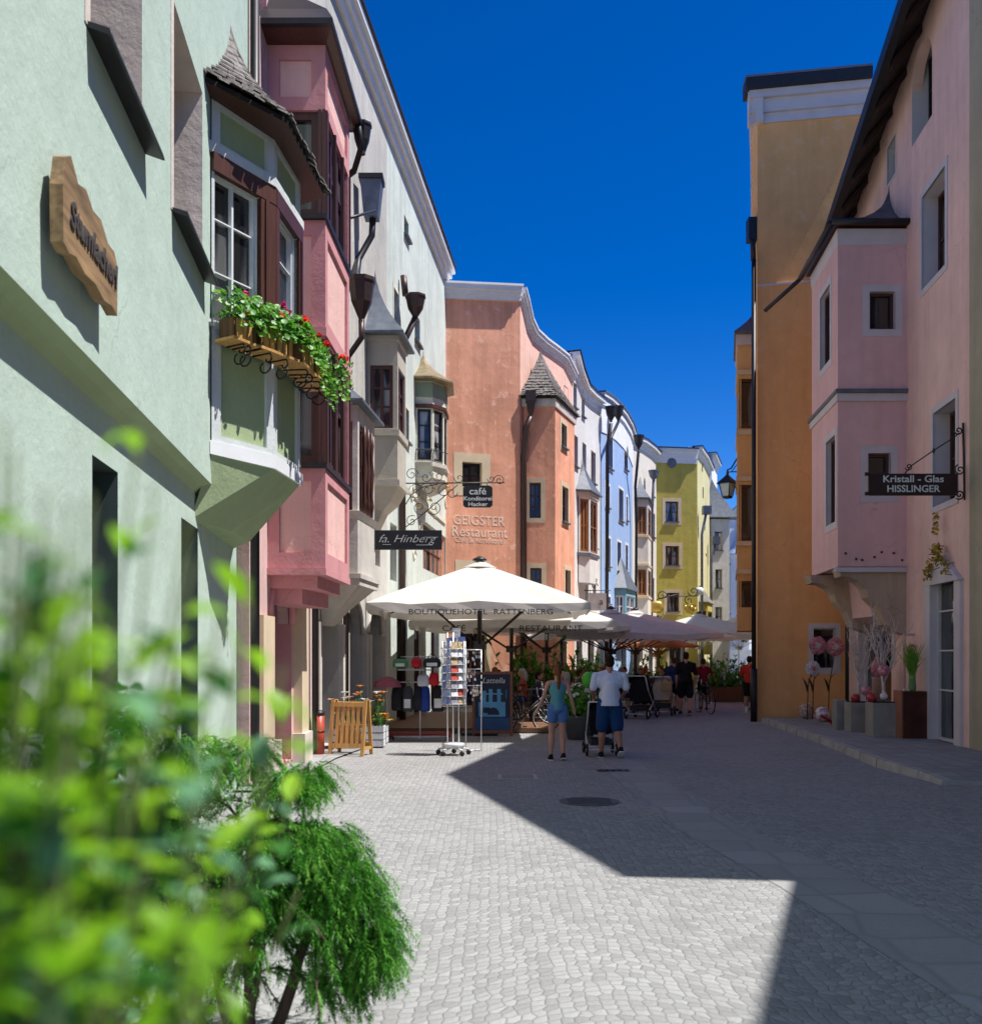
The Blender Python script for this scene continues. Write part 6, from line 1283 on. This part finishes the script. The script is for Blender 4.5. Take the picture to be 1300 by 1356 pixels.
# pushchairs
def pushchair(label, loc, rz, hood, sc=1):
    root = thing('pushchair', label, 'pushchair', (0, 0, 0), 'pushchairs in the street'); q = MB(hood)
    q.loft([[(x, -.28 + .1 * k, z) for x, z in ((-.2, .42), (.2, .42), (.24, .62 + .12 * k), (.18, .85 + .1 * k), (-.18, .85 + .1 * k), (-.24, .62 + .12 * k))] for k in (0, 1, 2)] + [[(x, .25, z) for x, z in ((-.2, .36), (.2, .36), (.22, .5), (.18, .62), (-.18, .62), (-.22, .5))]]); obj('seat_shell', q, root)
    q = MB(hood); q.loft([[(x * .26, -.3 + .42 * t, .85 + .24 * sin(x * 0 + pi * (i / 6)) * (1 - .2 * t)) for i, x in enumerate((-1, -.8, -.4, 0, .4, .8, 1))] for t in (0, .5, 1)], closed=False, cap0=False, cap1=False); obj('hood', q, root)
    q = MB(CH_)
    for s_ in (-.26, .26): q.tube([(s_, -.5, 1.03), (s_, -.3, .7), (s_, .3, .12)], .014, 6).tube([(s_, .1, .42), (s_, -.35, .12)], .014, 6)
    q.tube([(-.26, -.5, 1.03), (.26, -.5, 1.03)], .016, 6).tube([(-.26, .3, .12), (.26, .3, .12)], .012, 6).tube([(-.26, -.35, .12), (.26, -.35, .12)], .012, 6); obj('frame', q, root)
    q = MB(BLK); q.box(-.2, .2, -.3, .2, .2, .32); obj('basket', q, root)
    for a in (-.28, .28):
        for b in (-.35, .3): q = MB(plain('tyre', (.015,) * 3)); torus(q, (a, b, .12), .1, .022, 'x', 14); q.use(CH_).ball((a, b, .12), .05, 8, (.4, 1, 1)); obj('wheel', q, root)
    place(root, loc, rz, sc); return root
BGC = cloth('beige_cloth', (.55, .42, .30)); BKC = cloth('black_cloth', (.012, .012, .014)); NVC = cloth('navy_cloth', (.02, .035, .11))
pushchair('big black hooded pushchair with its hood up beside the white shirted man', (4.2, 27.3, 0), -.5, BKC, 1.15); pushchair('beige hooded pushchair with a bag, right of the black pushchair', (5.0, 28.6, 0), -.3, BGC, 1.1)
pushchair('black pushchair pushed by the man in the white shirt', (1.92, 17.35, 0), 0, BKC, .92)
q = MB(cloth('tan_bag', (.45, .28, .14))); q.bevbox(4.85, 5.15, 27.95, 28.1, .72, 1.0, .03); q.use(DARKMETAL).tube([(4.87, 28.0, 1.0), (5.0, 28.0, 1.45), (5.13, 28.0, 1.0)], .01, 5); tag(obj('shoulder_bag', q), 'tan shoulder bag hanging at the beige pushchair', 'bag')
# ================================================================ PEOPLE
SKIN = plain('skin', (.52, .27, .19), .5, 0, .06, 10); SKIN2 = plain('tanned_skin', (.38, .18, .115), .5, 0, .06, 10)
def hair_mat(name, c): m = wood(name, c, .85, .45, 2, 3); m.node_tree.nodes['Principled BSDF'].inputs['Specular IOR Level'].default_value = .15; return m
BLOND = hair_mat('reddish_blond_hair', (.20, .085, .032)); DKH = hair_mat('dark_hair', (.03, .016, .010)); GRH = hair_mat('grey_hair', (.38, .37, .36)); BRH = hair_mat('brown_hair', (.10, .05, .025))
def remesh(mb, voxel, smooth=6, name='body'):
    me = mb.mesh('tmp'); fix_normals(me); o = bpy.data.objects.new('tmp', me); C.objects.link(o)
    r = o.modifiers.new('r', 'REMESH'); r.mode = 'VOXEL'; r.voxel_size = voxel; r.use_smooth_shade = True
    s_ = o.modifiers.new('s', 'SMOOTH'); s_.factor = .5; s_.iterations = smooth
    bpy.context.view_layer.update(); dg = bpy.context.evaluated_depsgraph_get(); dg.update()
    m2 = bpy.data.meshes.new_from_object(o.evaluated_get(dg)); m2.name = name; bpy.data.objects.remove(o); bpy.data.meshes.remove(me)
    m2.materials.clear(); [m2.materials.append(m) for m in mb.mats]
    for p in m2.polygons: p.use_smooth = True
    return m2
V3 = lambda *a: Vector(a)
def ball_tube(q, pts, rad, n=12, flat=1.0):
    q.tube(pts, rad, n, flat=flat)
    for p, r in zip(pts, rad): q.ball(p, r * .99, 8, (1, 1, 1))
def ell(q, c, sx, sy, sz, n=14): q.ball(c, 1, n, (sx, sy, sz))
def hand(q, wrist, d, side, curl=.5, fwd=V3(0, 1, 0)):
    """palm, four bent fingers of unequal length and a side thumb"""
    d = d.normalized(); s_ = (fwd - d * fwd.dot(d)).normalized(); n_ = d.cross(s_).normalized() * side
    pc = wrist + d * .05; T = Matrix((( s_.x, n_.x, d.x, pc.x), (s_.y, n_.y, d.y, pc.y), (s_.z, n_.z, d.z, pc.z), (0, 0, 0, 1))); keep = q.M; q.M = keep @ T; q.ball((0, 0, 0), 1, 10, (.04, .016, .052)); q.M = keep
    q.tube([wrist, pc], [.026, .026], 8)
    for k, L in enumerate((.068, .078, .073, .058)):
        b = wrist + d * .085 + s_ * (.028 - .019 * k); p1 = b + d * L * .5 - n_ * curl * .012; p2 = p1 + (d * (1 - curl * .7) - n_ * curl).normalized() * L * .5
        q.tube([b, p1, p2], [.0088, .0082, .0068], 7); q.ball(p2, .0066, 6); q.ball(p1, .0082, 6)
    b = wrist + d * .03 + s_ * .03; p1 = b + (d * .6 + s_ * .8).normalized() * .035; p2 = p1 + (d * .9 + s_ * .25 - n_ * curl * .5).normalized() * .03; q.tube([b, p1, p2], [.012, .0105, .008], 7); q.ball(p2, .0078, 6)
def figure(label, loc, rz=0, H=1.75, female=False, skin=None, hair=None, shirt=None, bottom=None, shoe=None, legs=None, arms=None, seated=False, sleeve=.5, leglen=.5, hairstyle='short', voxel=.011, headturn=0, lean=0.0, wide=1.0, socks=None, group=None, hat=None, tank=False, untuck=0.0, simple=False):
    """local frame: faces +y, x right. legs/arms: joint positions in metres for a 1.75 m person"""
    k = H / 1.75; skin = skin or SKIN; hair = hair or DKH
    root = thing('person', label, 'person', (0, 0, 0), group)
    sh = .175 if female else .195 * wide; hp = .095; zs = 1.40
    if seated: zh = .52
    else: zh = .93
    dz = zh - .93
    hip = [V3(-hp, 0, zh), V3(hp, 0, zh)]
    if legs is None: legs = ([(V3(-.12, .42, .50), V3(-.12, .46, .08)), (V3(.12, .42, .50), V3(.14, .40, .08))] if seated else [(V3(-.10, .02, .49), V3(-.10, -.02, .08)), (V3(.10, .02, .49), V3(.10, -.02, .08))])
    sho = [V3(-sh, lean * .9, zs + dz), V3(sh, lean * .9, zs + dz)]
    if arms is None: arms = ([(V3(-.26, .10, 1.14 + dz), V3(-.18, .34, 1.10 + dz)), (V3(.26, .10, 1.14 + dz), V3(.16, .36, 1.10 + dz))] if seated else [(V3(-.25, -.02, 1.13), V3(-.25, .06, .88)), (V3(.25, -.02, 1.13), V3(.25, .06, .88))])
    sf = .85 if female else 1.0
    chest = V3(0, lean * .6, 1.28 + dz); waist = V3(0, lean * .25, 1.06 + dz); pel = V3(0, 0, .95 + dz); neck = V3(0, lean, 1.48 + dz); head = V3(0, lean * 1.25 + .01, 1.62 + dz)
    q = MB(skin)
    ell(q, chest, .155 * wide * (.9 if female else 1), .105 * wide, .17); ell(q, waist, .135 * wide * sf, .095 * wide, .15); ell(q, pel, .16 * wide * (1.03 if female else .95), .115 * wide, .13)
    q.tube([pel, waist, chest, neck - V3(0, 0, .07)], [.12 * wide, .11 * wide * sf, .12 * wide, .07], 12)
    q.tube([sho[0], neck - V3(0, 0, .06), sho[1]], [.05, .055, .05], 10)
    q.tube([neck - V3(0, .0, .08), head - V3(0, .015, .03)], [.062 * (sf + .05), .056 * (sf + .05)], 12)
    ell(q, head + V3(0, .0, .02), .075, .092, .105); ell(q, head + V3(0, .028, -.045), .056, .062, .062)
    q.tube([head + V3(0, .092, .015), head + V3(0, .112, -.018), head + V3(0, .094, -.03)], [.009, .014, .011], 7)
    for s_ in (-1, 1): ell(q, head + V3(s_ * .077, -.008, -.005), .010, .02, .032, 8); 
    q.tube([head + V3(-.02, .088, -.058), head + V3(0, .093, -.057), head + V3(.02, .088, -.058)], .007, 6)
    for i in (0, 1):
        kn, an = legs[i]; m1 = hip[i].lerp(kn, .35)
        ball_tube(q, [hip[i], m1, kn, kn.lerp(an, .32) + V3(0, -.012, 0), an], [.088 * wide, .083 * wide, .056, .060 * min(1.1, wide), .036], 12)
        el, wr = arms[i]; ball_tube(q, [sho[i], sho[i].lerp(el, .45), el, el.lerp(wr, .35), wr], [.052 * sf * wide, .046 * sf * wide, .037 * sf, .038 * sf, .025], 10)
        hand(q, wr, (wr - el), 1 if i == 0 else -1, .7 if seated else .55)
        # foot inside the shoe
        ell(q, an + V3(0, .06, -.045), .035, .10, .03)
    body = obj('body', remesh(q, voxel, 4), root)
    if not simple:
        q = MB(BLK)
        for s_ in (-1, 1): ell(q, head + V3(s_ * .03, .083, .012), .010, .007, .006, 8)
        obj('eyes', q, root)
    # shirt
    if shirt:
        q = MB(shirt); e = .016
        if not female:
            for s_ in (-1, 1): ell(q, V3(s_ * .125 * wide, lean * .7, 1.31 + dz), .085 * wide, .10, .13)
        ell(q, chest, .165 * wide * (.88 if female else 1) + e, .112 * wide + e, .175); ell(q, waist, .14 * wide * sf + e * 1.3, .10 * wide + e, .16)
        q.tube([V3(0, 0, .92 + dz - untuck), waist, chest, neck - V3(0, 0, .07)], [.158 * wide * (1 if female else 1.12), (.125 if female else .145) * wide * sf + e, .135 * wide + e * .5, .062], 16, flat=.78 if female else .86)
        if tank: 
            for s_ in (-1, 1): q.tube([chest + V3(s_ * .10, -.02, .06), V3(s_ * .105, lean, zs + dz + .035), chest + V3(s_ * .10, .06, .06)], .035, 8)
        else:
            q.tube([sho[0], neck - V3(0, 0, .02), sho[1]], [.048, .058, .048], 10)
            for i in (0, 1):
                el, wr = arms[i]
                if sleeve <= .6: ball_tube(q, [sho[i], sho[i].lerp(el, sleeve * 1.5)], [.056 * sf * wide, .056 * sf * wide], 12)
                else: ball_tube(q, [sho[i], el, el.lerp(wr, .92)], [.06 * sf, .046 * sf, .034], 10)
        obj('shirt', remesh(q, voxel, 3), root)
    if bottom:
        q = MB(bottom); e = .014
        ell(q, pel, .17 * wide + e * .5, .122 * wide + e, .12); q.tube([V3(0, 0, .90 + dz), V3(0, 0, (1.03 if female else .97) + dz)], [.16 * wide, .148 * wide * sf], 14, flat=.8)
        for i in (0, 1):
            kn, an = legs[i]; pts = [hip[i], hip[i].lerp(kn, .5)]; rr = [.090 * wide + e, .086 * wide + e]
            if leglen > .5: pts.append(hip[i].lerp(kn, min(1, leglen))); rr.append(.083 * wide + e)
            if leglen > 1.1: pts.append(kn.lerp(an, min(.95, leglen - 1))); rr.append(.055)
            if leglen <= .5: pts[1] = hip[i].lerp(kn, leglen)
            ball_tube(q, pts, rr, 14)
        obj('trousers' if leglen > 1.1 else 'shorts', remesh(q, voxel, 3), root)
    for i in (0, 1):
        kn, an = legs[i]; d = (an - kn).normalized(); tip = max(0, -d.y * .9)   # heel lifted when the shank swings back
        q = MB(shoe or BKC); f = V3(0, 1, -tip * 1.4).normalized(); u = V3(0, tip * 1.4, 1).normalized(); a = an + V3(0, 0, -.0)
        q.loft([[a + f * y + V3(x * w_, 0, 0) + u * z for x, z in ((-1, -.075), (1, -.075), (1, -.05), (.75, h_), (-.75, h_), (-1, -.05))] for y, w_, h_ in ((-.075, .03, -.02), (-.05, .042, .025), (.02, .046, .01), (.1, .048, -.02), (.17, .044, -.035), (.2, .025, -.05))])
        o = obj('shoe', q, root); q = MB(LET); q.loft([[a + f * y + V3(x * w_, 0, 0) + u * z for x, z in ((-1, -.083), (1, -.083), (1, -.068), (-1, -.068))] for y, w_ in ((-.078, .032), (-.05, .045), (.1, .051), (.19, .04))]); obj('sole', q, o)
        if socks: q = MB(socks); q.tube([an + V3(0, -.005, .0), an.lerp(kn, .28)], [.043, .05], 10); obj('sock', q, root)
    # hair
    q = MB(hair); ell(q, head + V3(0, -.012, .035), .084, .095, .098, 16)
    if hairstyle != 'bald': ell(q, head + V3(0, -.035, -.01), .078, .072, .085, 14)
    if hairstyle == 'pony':
        ell(q, head + V3(0, -.1, .06), .035, .035, .035); q.tube([head + V3(0, -.11, .06), head + V3(.005, -.15, -.03), head + V3(.01, -.135, -.16), head + V3(.005, -.125, -.30), head + V3(.01, -.12, -.42)], [.025, .038, .036, .028, .006], 10)
    if hairstyle == 'long': q.tube([head + V3(0, -.05, .02), head + V3(0, -.07, -.12), head + V3(0, -.08, -.22)], [.085, .085, .06], 12)
    hm = remesh(q, max(voxel, .01), 2)
    bm = bmesh.new(); bm.from_mesh(hm); fx = [v for v in bm.verts if v.co.y > head.y + .045 and v.co.z < head.z + .05]; bmesh.ops.delete(bm, geom=fx, context='VERTS'); bm.to_mesh(hm); bm.free()
    obj('hair', hm, root)
    if hat: q = MB(hat); q.lathe([(.14, .085), (.145, .09), (.095, .095), (.088, .16), (.05, .175), (.01, .178)], head, 18); obj('hat', q, root)
    place(root, loc, rz, k); return root
TEAL = cloth('teal_top', (.10, .30, .34)); WTS = cloth('white_shirt', (.62, .66, .80)); DEN = cloth('denim', (.09, .19, .42), 0, .9, 120); NAVY = cloth('navy_shorts', (.012, .05, .15)); BLKS = cloth('black_shirt', (.010, .010, .012)); MAR = cloth('maroon_shirt', (.22, .015, .03)); REDS = cloth('red_shirt', (.50, .035, .02)); WSK = cloth('white_sock', (.7, .7, .7))
x, y = pxg(738, 1007)
figure('woman with a long reddish ponytail in a teal sleeveless top and denim shorts walking away', (x, y, 0), .05, 1.60, True, SKIN, BLOND, TEAL, DEN, BKC, legs=[(V3(-.10, .06, .50), V3(-.115, .05, .08)), (V3(.09, .03, .50), V3(.10, -.05, .105))], arms=[(V3(-.27, -.04, 1.14), V3(-.36, -.02, .93)), (V3(.25, -.03, 1.13), V3(.31, .04, .90))], sleeve=0, leglen=.42, hairstyle='pony', voxel=.0075, tank=True, untuck=-.02)
x, y = pxg(807, 1004)
figure('heavyset man in a white T-shirt and navy shorts pushing a pushchair', (x, y, 0), 0, 1.76, False, SKIN2, DKH, WTS, NAVY, BKC, legs=[(V3(-.12, .08, .50), V3(-.13, .10, .08)), (V3(.13, .02, .50), V3(.17, -.14, .16))], arms=[(V3(-.285, .0, 1.15), V3(-.24, .28, 1.02)), (V3(.285, .0, 1.15), V3(.24, .28, 1.02))], sleeve=.55, leglen=.95, voxel=.0075, wide=1.2, untuck=.03)
x, y = pxg(908, 948)
figure('tall man all in black walking up the street with bare calves', (x, y, 0), -.1, 1.86, False, SKIN, DKH, BLKS, BKC, cloth('brown_shoe', (.06, .025, .015)), legs=[(V3(-.12, .1, .5), V3(-.13, .16, .1)), (V3(.10, -.02, .5), V3(.09, -.1, .12))], sleeve=.6, leglen=.85, voxel=.013, wide=1.1)
x, y = pxg(892, 943)
figure('person in dark navy clothes and shorts walking just left of the tall man in black', (x, y, 0), .1, 1.7, False, SKIN, BRH, NVC, BKC, BKC, sleeve=.55, leglen=.7, voxel=.014)
x, y = pxg(931, 941)
figure('person in a maroon T-shirt and black shorts walking beside the tall man in black', (x, y, 0), -.15, 1.66, False, SKIN2, BRH, MAR, BKC, BKC, legs=[(V3(-.10, .04, .5), V3(-.1, -.02, .1)), (V3(.11, .06, .5), V3(.12, .06, .08))], arms=[(V3(-.25, -.02, 1.13), V3(-.25, .08, .9)), (V3(.3, .02, 1.2), V3(.36, .25, 1.12))], sleeve=.55, leglen=.8, voxel=.014)
q = MB(cloth('cream_bag', (.6, .5, .3))); q.tube([(x - .28, y - .05, 1.15), (x - .31, y - .08, .75), (x - .36, y - .1, .5)], [.03, .07, .09], 8, flat=.4); tag(obj('cloth_bag', q), 'long cream coloured cloth bag at the left side of the maroon shirted person', 'bag')
x, y = pxg(992, 944)
figure('man in a bright red shirt with white socks beside the orange house corner', (x, y, 0), -.4, 1.74, False, SKIN2, DKH, REDS, BKC, LET, legs=[(V3(-.08, .02, .5), V3(-.08, .0, .08)), (V3(.09, .04, .5), V3(.08, .02, .08))], arms=[(V3(-.25, .03, 1.13), V3(-.12, .25, 1.0)), (V3(.25, .03, 1.13), V3(.2, .3, 1.1))], sleeve=.6, leglen=.8, voxel=.014, wide=1.08, socks=WSK)
bicycle('bicycle held by the man in red at the orange house corner', (x + .28, y + .55, 0), pi / 2 + .1, bk)
bicycle('bicycle with bags pushed beside the maroon shirted person', (6.45, 29.6, 0), pi / 2 + .15, bk)
bicycle('black bicycle pushed at the left of the walkers', (4.95, 29.6, 0), pi / 2 - .1, bk)
# seated guests
base_cols = [('black', (.012, .012, .014)), ('white', (.6, .6, .6)), ('navy', (.02, .03, .09)), ('rust red', (.36, .06, .03)), ('grey', (.18, .18, .19)), ('orange', (.5, .18, .05)), ('dark green', (.03, .08, .04)), ('pale blue', (.25, .36, .5)), ('brown', (.12, .06, .03)), ('crimson', (.35, .02, .04))]
hcol = [('dark', DKH), ('grey', GRH), ('brown', BRH), ('blond', BLOND)]
R2 = random.Random(21); R2.shuffle(SEATS); used = set(); n_ = 0
meshes = {}
for (sx, sy, sz, rz) in SEATS:
    if n_ >= 34: break
    cn, cc = base_cols[(n_ * 3) % 10]; hn, hm_ = hcol[(n_ + n_ // 10) % 4]
    if (cn, hn) in used: hn, hm_ = hcol[(n_ + 1) % 4]
    if (cn, hn) in used: continue
    used.add((cn, hn))
    if n_ < 2:
        g0 = figure('guest in a %s top with %s hair sitting at a café table' % (cn, hn), (sx, sy, sz), rz, 1.72, n_ == 1, SKIN, hm_, cloth('top_' + cn.replace(' ', '_'), cc), NVC, BKC, seated=True, sleeve=.55, leglen=1.7, voxel=.016, hairstyle='long' if n_ == 1 else 'short', group='guests seated at the café tables', simple=True); meshes[n_] = g0
    else:
        src = meshes[n_ % 2]; r = dup(src, (sx, sy, sz), rz, 'guest in a %s top with %s hair sitting at a café table' % (cn, hn))
        for ch in r.children:
            b_ = ch.name.split('.')[0]
            if b_ in ('shirt', 'hair'):
                ch.material_slots[0].link = 'OBJECT'; ch.material_slots[0].material = cloth('top_' + cn.replace(' ', '_'), cc) if b_ == 'shirt' else hm_
    n_ += 1
# ================================================================ FOREGROUND PLANTS
CON1 = leafmat('conifer_needle', (0.03, .16, .015), (.10, .34, .03), .4, 20, .5); CON2 = leafmat('young_needle', (.12, .38, .04), (.24, .54, .08), .45, 20, .5); BARK = wood('bark', (.10, .06, .04), .9, .4, 2, .6)
rf = random.Random(42)
cb = Vector((-1.08, 4.35, 0)); con = thing('conifer_shrub', 'feathery drooping green conifer shrub with several bare brown stems in the foreground', 'shrub', tuple(cb))
fol = MB(CON1); wd_ = MB(BARK)
def spray(p, d, L, mat, n=9):
    """one feathery shoot: a drooping rachis with fine needles on all sides"""
    fol.use(mat); q = p.copy(); d = d.normalized()
    side = d.cross(Vector((0, 0, 1)))
    if side.length < .05: side = Vector((1, 0, 0))
    side.normalize()
    for k in range(n):
        d = (d + Vector((0, 0, -.10))).normalized(); nq = q + d * L / n; up = side.cross(d)
        for s_ in range(5):
            a = rf.uniform(0, 6.28); nd = (d * .9 + side * cos(a) + up * sin(a)).normalized(); l_ = L * .30 * (1 - k / n * .5) * rf.uniform(.7, 1.2); w_ = .0028
            w2 = nd.cross(d).normalized() * w_ if nd.cross(d).length > .01 else side * w_
            fol.add([q - w2, q + w2, q + nd * l_ + Vector((0, 0, -l_ * .15))], [(0, 1, 2)])
        q = nq
def limb(p0, p1, sag, r0, r1, n=7):
    pts = []
    for k in range(n + 1): t = k / n; p = p0.lerp(p1, t); p.z += sag * sin(pi * t); pts.append(p + Vector((rf.uniform(-1, 1), rf.uniform(-1, 1), 0)) * .012)
    wd_.tube(pts, [r0 + (r1 - r0) * k / n for k in range(n + 1)], 6); return pts
stems = []
for (dx, dy, h, lx) in ((0, 0, 1.15, .10), (.09, .05, .95, .32), (-.08, .08, 1.1, -.28), (.04, -.06, .8, -.05), (-.12, -.02, .9, -.5)): stems.append(limb(cb + Vector((dx, dy, 0)), cb + Vector((dx + lx, dy, h)), .0, .032, .014))
for st_ in stems:
    for k in range(28):
        t = rf.uniform(.5, 1); a0 = st_[min(7, int(t * 7))]; ang = rf.uniform(0, 2 * pi); rad = rf.uniform(.2, .55)
        e = a0 + Vector((cos(ang) * rad, sin(ang) * rad * .8, rf.uniform(-.30, .38))); dx_ = e.x - cb.x
        if dx_ > .26 and e.z > 1.0 - 1.8 * (dx_ - .34): continue
        if dx_ > .52: continue
        br = limb(a0, e, .08, .007, .003, 5)
        for j in range(1, 6):
            for _ in range(3):
                d = (br[j] - br[j - 1]).normalized() + rand_unit(rf) * .75 + Vector((0, 0, -.35)); spray(br[j], d, rf.uniform(.09, .17), CON2 if rf.random() < .3 else CON1)
def cluster(c, rx, rz, n):
    for k in range(n):
        d = rand_unit(rf); p = Vector(c) + Vector((d.x * rx, d.y * rx * .8, d.z * rz)) * rf.uniform(.45, 1); out = Vector((d.x, d.y * .6, d.z * .3 - .55)); spray(p, out + rand_unit(rf) * .35, rf.uniform(.11, .2), CON2 if rf.random() < .35 else CON1, 10)
P_ = lambda u, v, Y=4.35: at(u, v, Y)
for (u, v, rx, rz, n) in ((425, 1110, .17, .10, 130), (455, 1160, .16, .14, 150), (480, 1215, .13, .14, 130), (495, 1245, .08, .12, 90), (425, 1190, .17, .13, 130), (400, 1180, .16, .12, 90), (385, 1100, .12, .07, 70), (350, 1120, .2, .14, 90), (385, 1030, .10, .05, 80), (410, 1020, .07, .05, 60), (330, 1000, .12, .10, 60), (250, 990, .2, .12, 90), (200, 1080, .2, .15, 90), (437, 1290, .035, .14, 60), (505, 1262, .05, .09, 45), (470, 1290, .03, .08, 30), (300, 1150, .2, .08, 60), (230, 1230, .08, .2, 40), (410, 1110, .12, .1, 70), (490, 1240, .07, .12, 60), (180, 960, .12, .08, 50), (150, 1120, .16, .2, 70)):
    c = P_(u, v, 4.35 + rf.uniform(-.12, .12)); cluster(c, rx, rz, n); tgt = stems[0 if u > 300 else 2][5]; limb(tgt, c, .06, .012, .005)
obj('foliage', fol, con); obj('stem', wd_, con)

# tall leafy shrub right in front of the lens
LF = [leafmat('fresh_leaf', (.16, .38, .01), (.36, .62, .03), .55, 6), leafmat('deep_leaf', (.02, .10, .012), (.06, .22, .03), .35, 6), leafmat('blue_green_leaf', (.10, .28, .14), (.22, .44, .24), .4, 6)]
def leafy_shrub(label, base, tips, seed, L=(.035, .055), dens=16, name='leafy_shrub', mats=LF, wts=(.55, .3, .15), stuffz=.9):
    r_ = random.Random(seed); root = thing(name, label, 'shrub', tuple(base)); q = MB(mats[0]); s_ = MB(LF_STEM)
    for (u, v, Y) in tips:
        e = at(u, v, Y); b = Vector(base) + Vector((r_.uniform(-.08, .08), r_.uniform(-.08, .08), 0)); mid_ = Vector(((b.x + e.x) / 2 + (b.x - e.x) * .25, (b.y + e.y) / 2, b.z + (e.z - b.z) * .6))
        pts = [(1 - t) ** 2 * b + 2 * t * (1 - t) * mid_ + t * t * e for t in [k / 9 for k in range(10)]]; s_.tube(pts, [.0034 - .00025 * k for k in range(10)], 5)
        n = int(dens * 1.0)
        for k in range(n):
            t = r_.uniform(.5, 1) ** .8; i = min(8, int(t * 9)); p = pts[i].lerp(pts[i + 1], t * 9 - i); m_ = r_.choices(mats, wts)[0]; q.use(m_)
            d = Vector((r_.uniform(-1, 1), r_.uniform(-1, 1), r_.uniform(-.4, .8))); leaf(q, p, d, r_.uniform(*L), r_.uniform(*L) * .5, .3, Vector((r_.uniform(-.5, .5), r_.uniform(-.5, .5), 1)))
    obj('foliage', q, root); obj('stem', s_, root); return root
LF_STEM = plain('green_stem', (.07, .09, .025), .7)
rt = random.Random(9)
tips = [(185, 570, .62), (205, 640, .6), (255, 740, .62), (250, 690, .6), (20, 600, .52), (60, 650, .5), (110, 760, .55), (290, 820, .62), (375, 880, .66), (30, 700, .5), (20, 800, .5), (330, 800, .7), (150, 830, .55), (5, 560, .55)]
tips += [(rt.uniform(-60, 270), rt.uniform(860, 1200), rt.uniform(.48, .75)) for _ in range(30)] + [(rt.uniform(-60, 200), rt.uniform(980, 1400), rt.uniform(.42, .65)) for _ in range(30)] + [(rt.uniform(150, 330), rt.uniform(1150, 1380), rt.uniform(.5, .7)) for _ in range(7)]
tips += [(rt.uniform(-60, 130), rt.uniform(650, 900), rt.uniform(.45, .6)) for _ in range(14)]
leafy_shrub('bright yellow green leafy shrub out of focus right at the left front edge', (-.33, .62, .0), tips, 3, (.026, .046), 17, wts=(.72, .16, .12))
tips = [(385, 920, 1.0), (420, 960, 1.05), (350, 990, 1.0), (300, 1080, 1.0), (395, 1180, 1.0), (230, 1120, 1.05), (200, 940, 1.1), (150, 1000, 1.1), (100, 1100, 1.1)] + [(rt.uniform(-40, 300), rt.uniform(900, 1200), rt.uniform(.95, 1.3)) for _ in range(22)]
leafy_shrub('taller green leafy shrub just behind the nearest one, at its right', (-.5, 1.1, .0), tips, 5, (.035, .055), 13, wts=(.5, .32, .18))
tips = [(rt.uniform(-120, 190), rt.uniform(900, 1290), rt.uniform(1.9, 2.6)) for _ in range(70)]
leafy_shrub('dark green bush low against the mint wall behind the blurred leaves', (-1.25, 2.3, 0), tips, 6, (.05, .08), 24, wts=(.1, .82, .08))
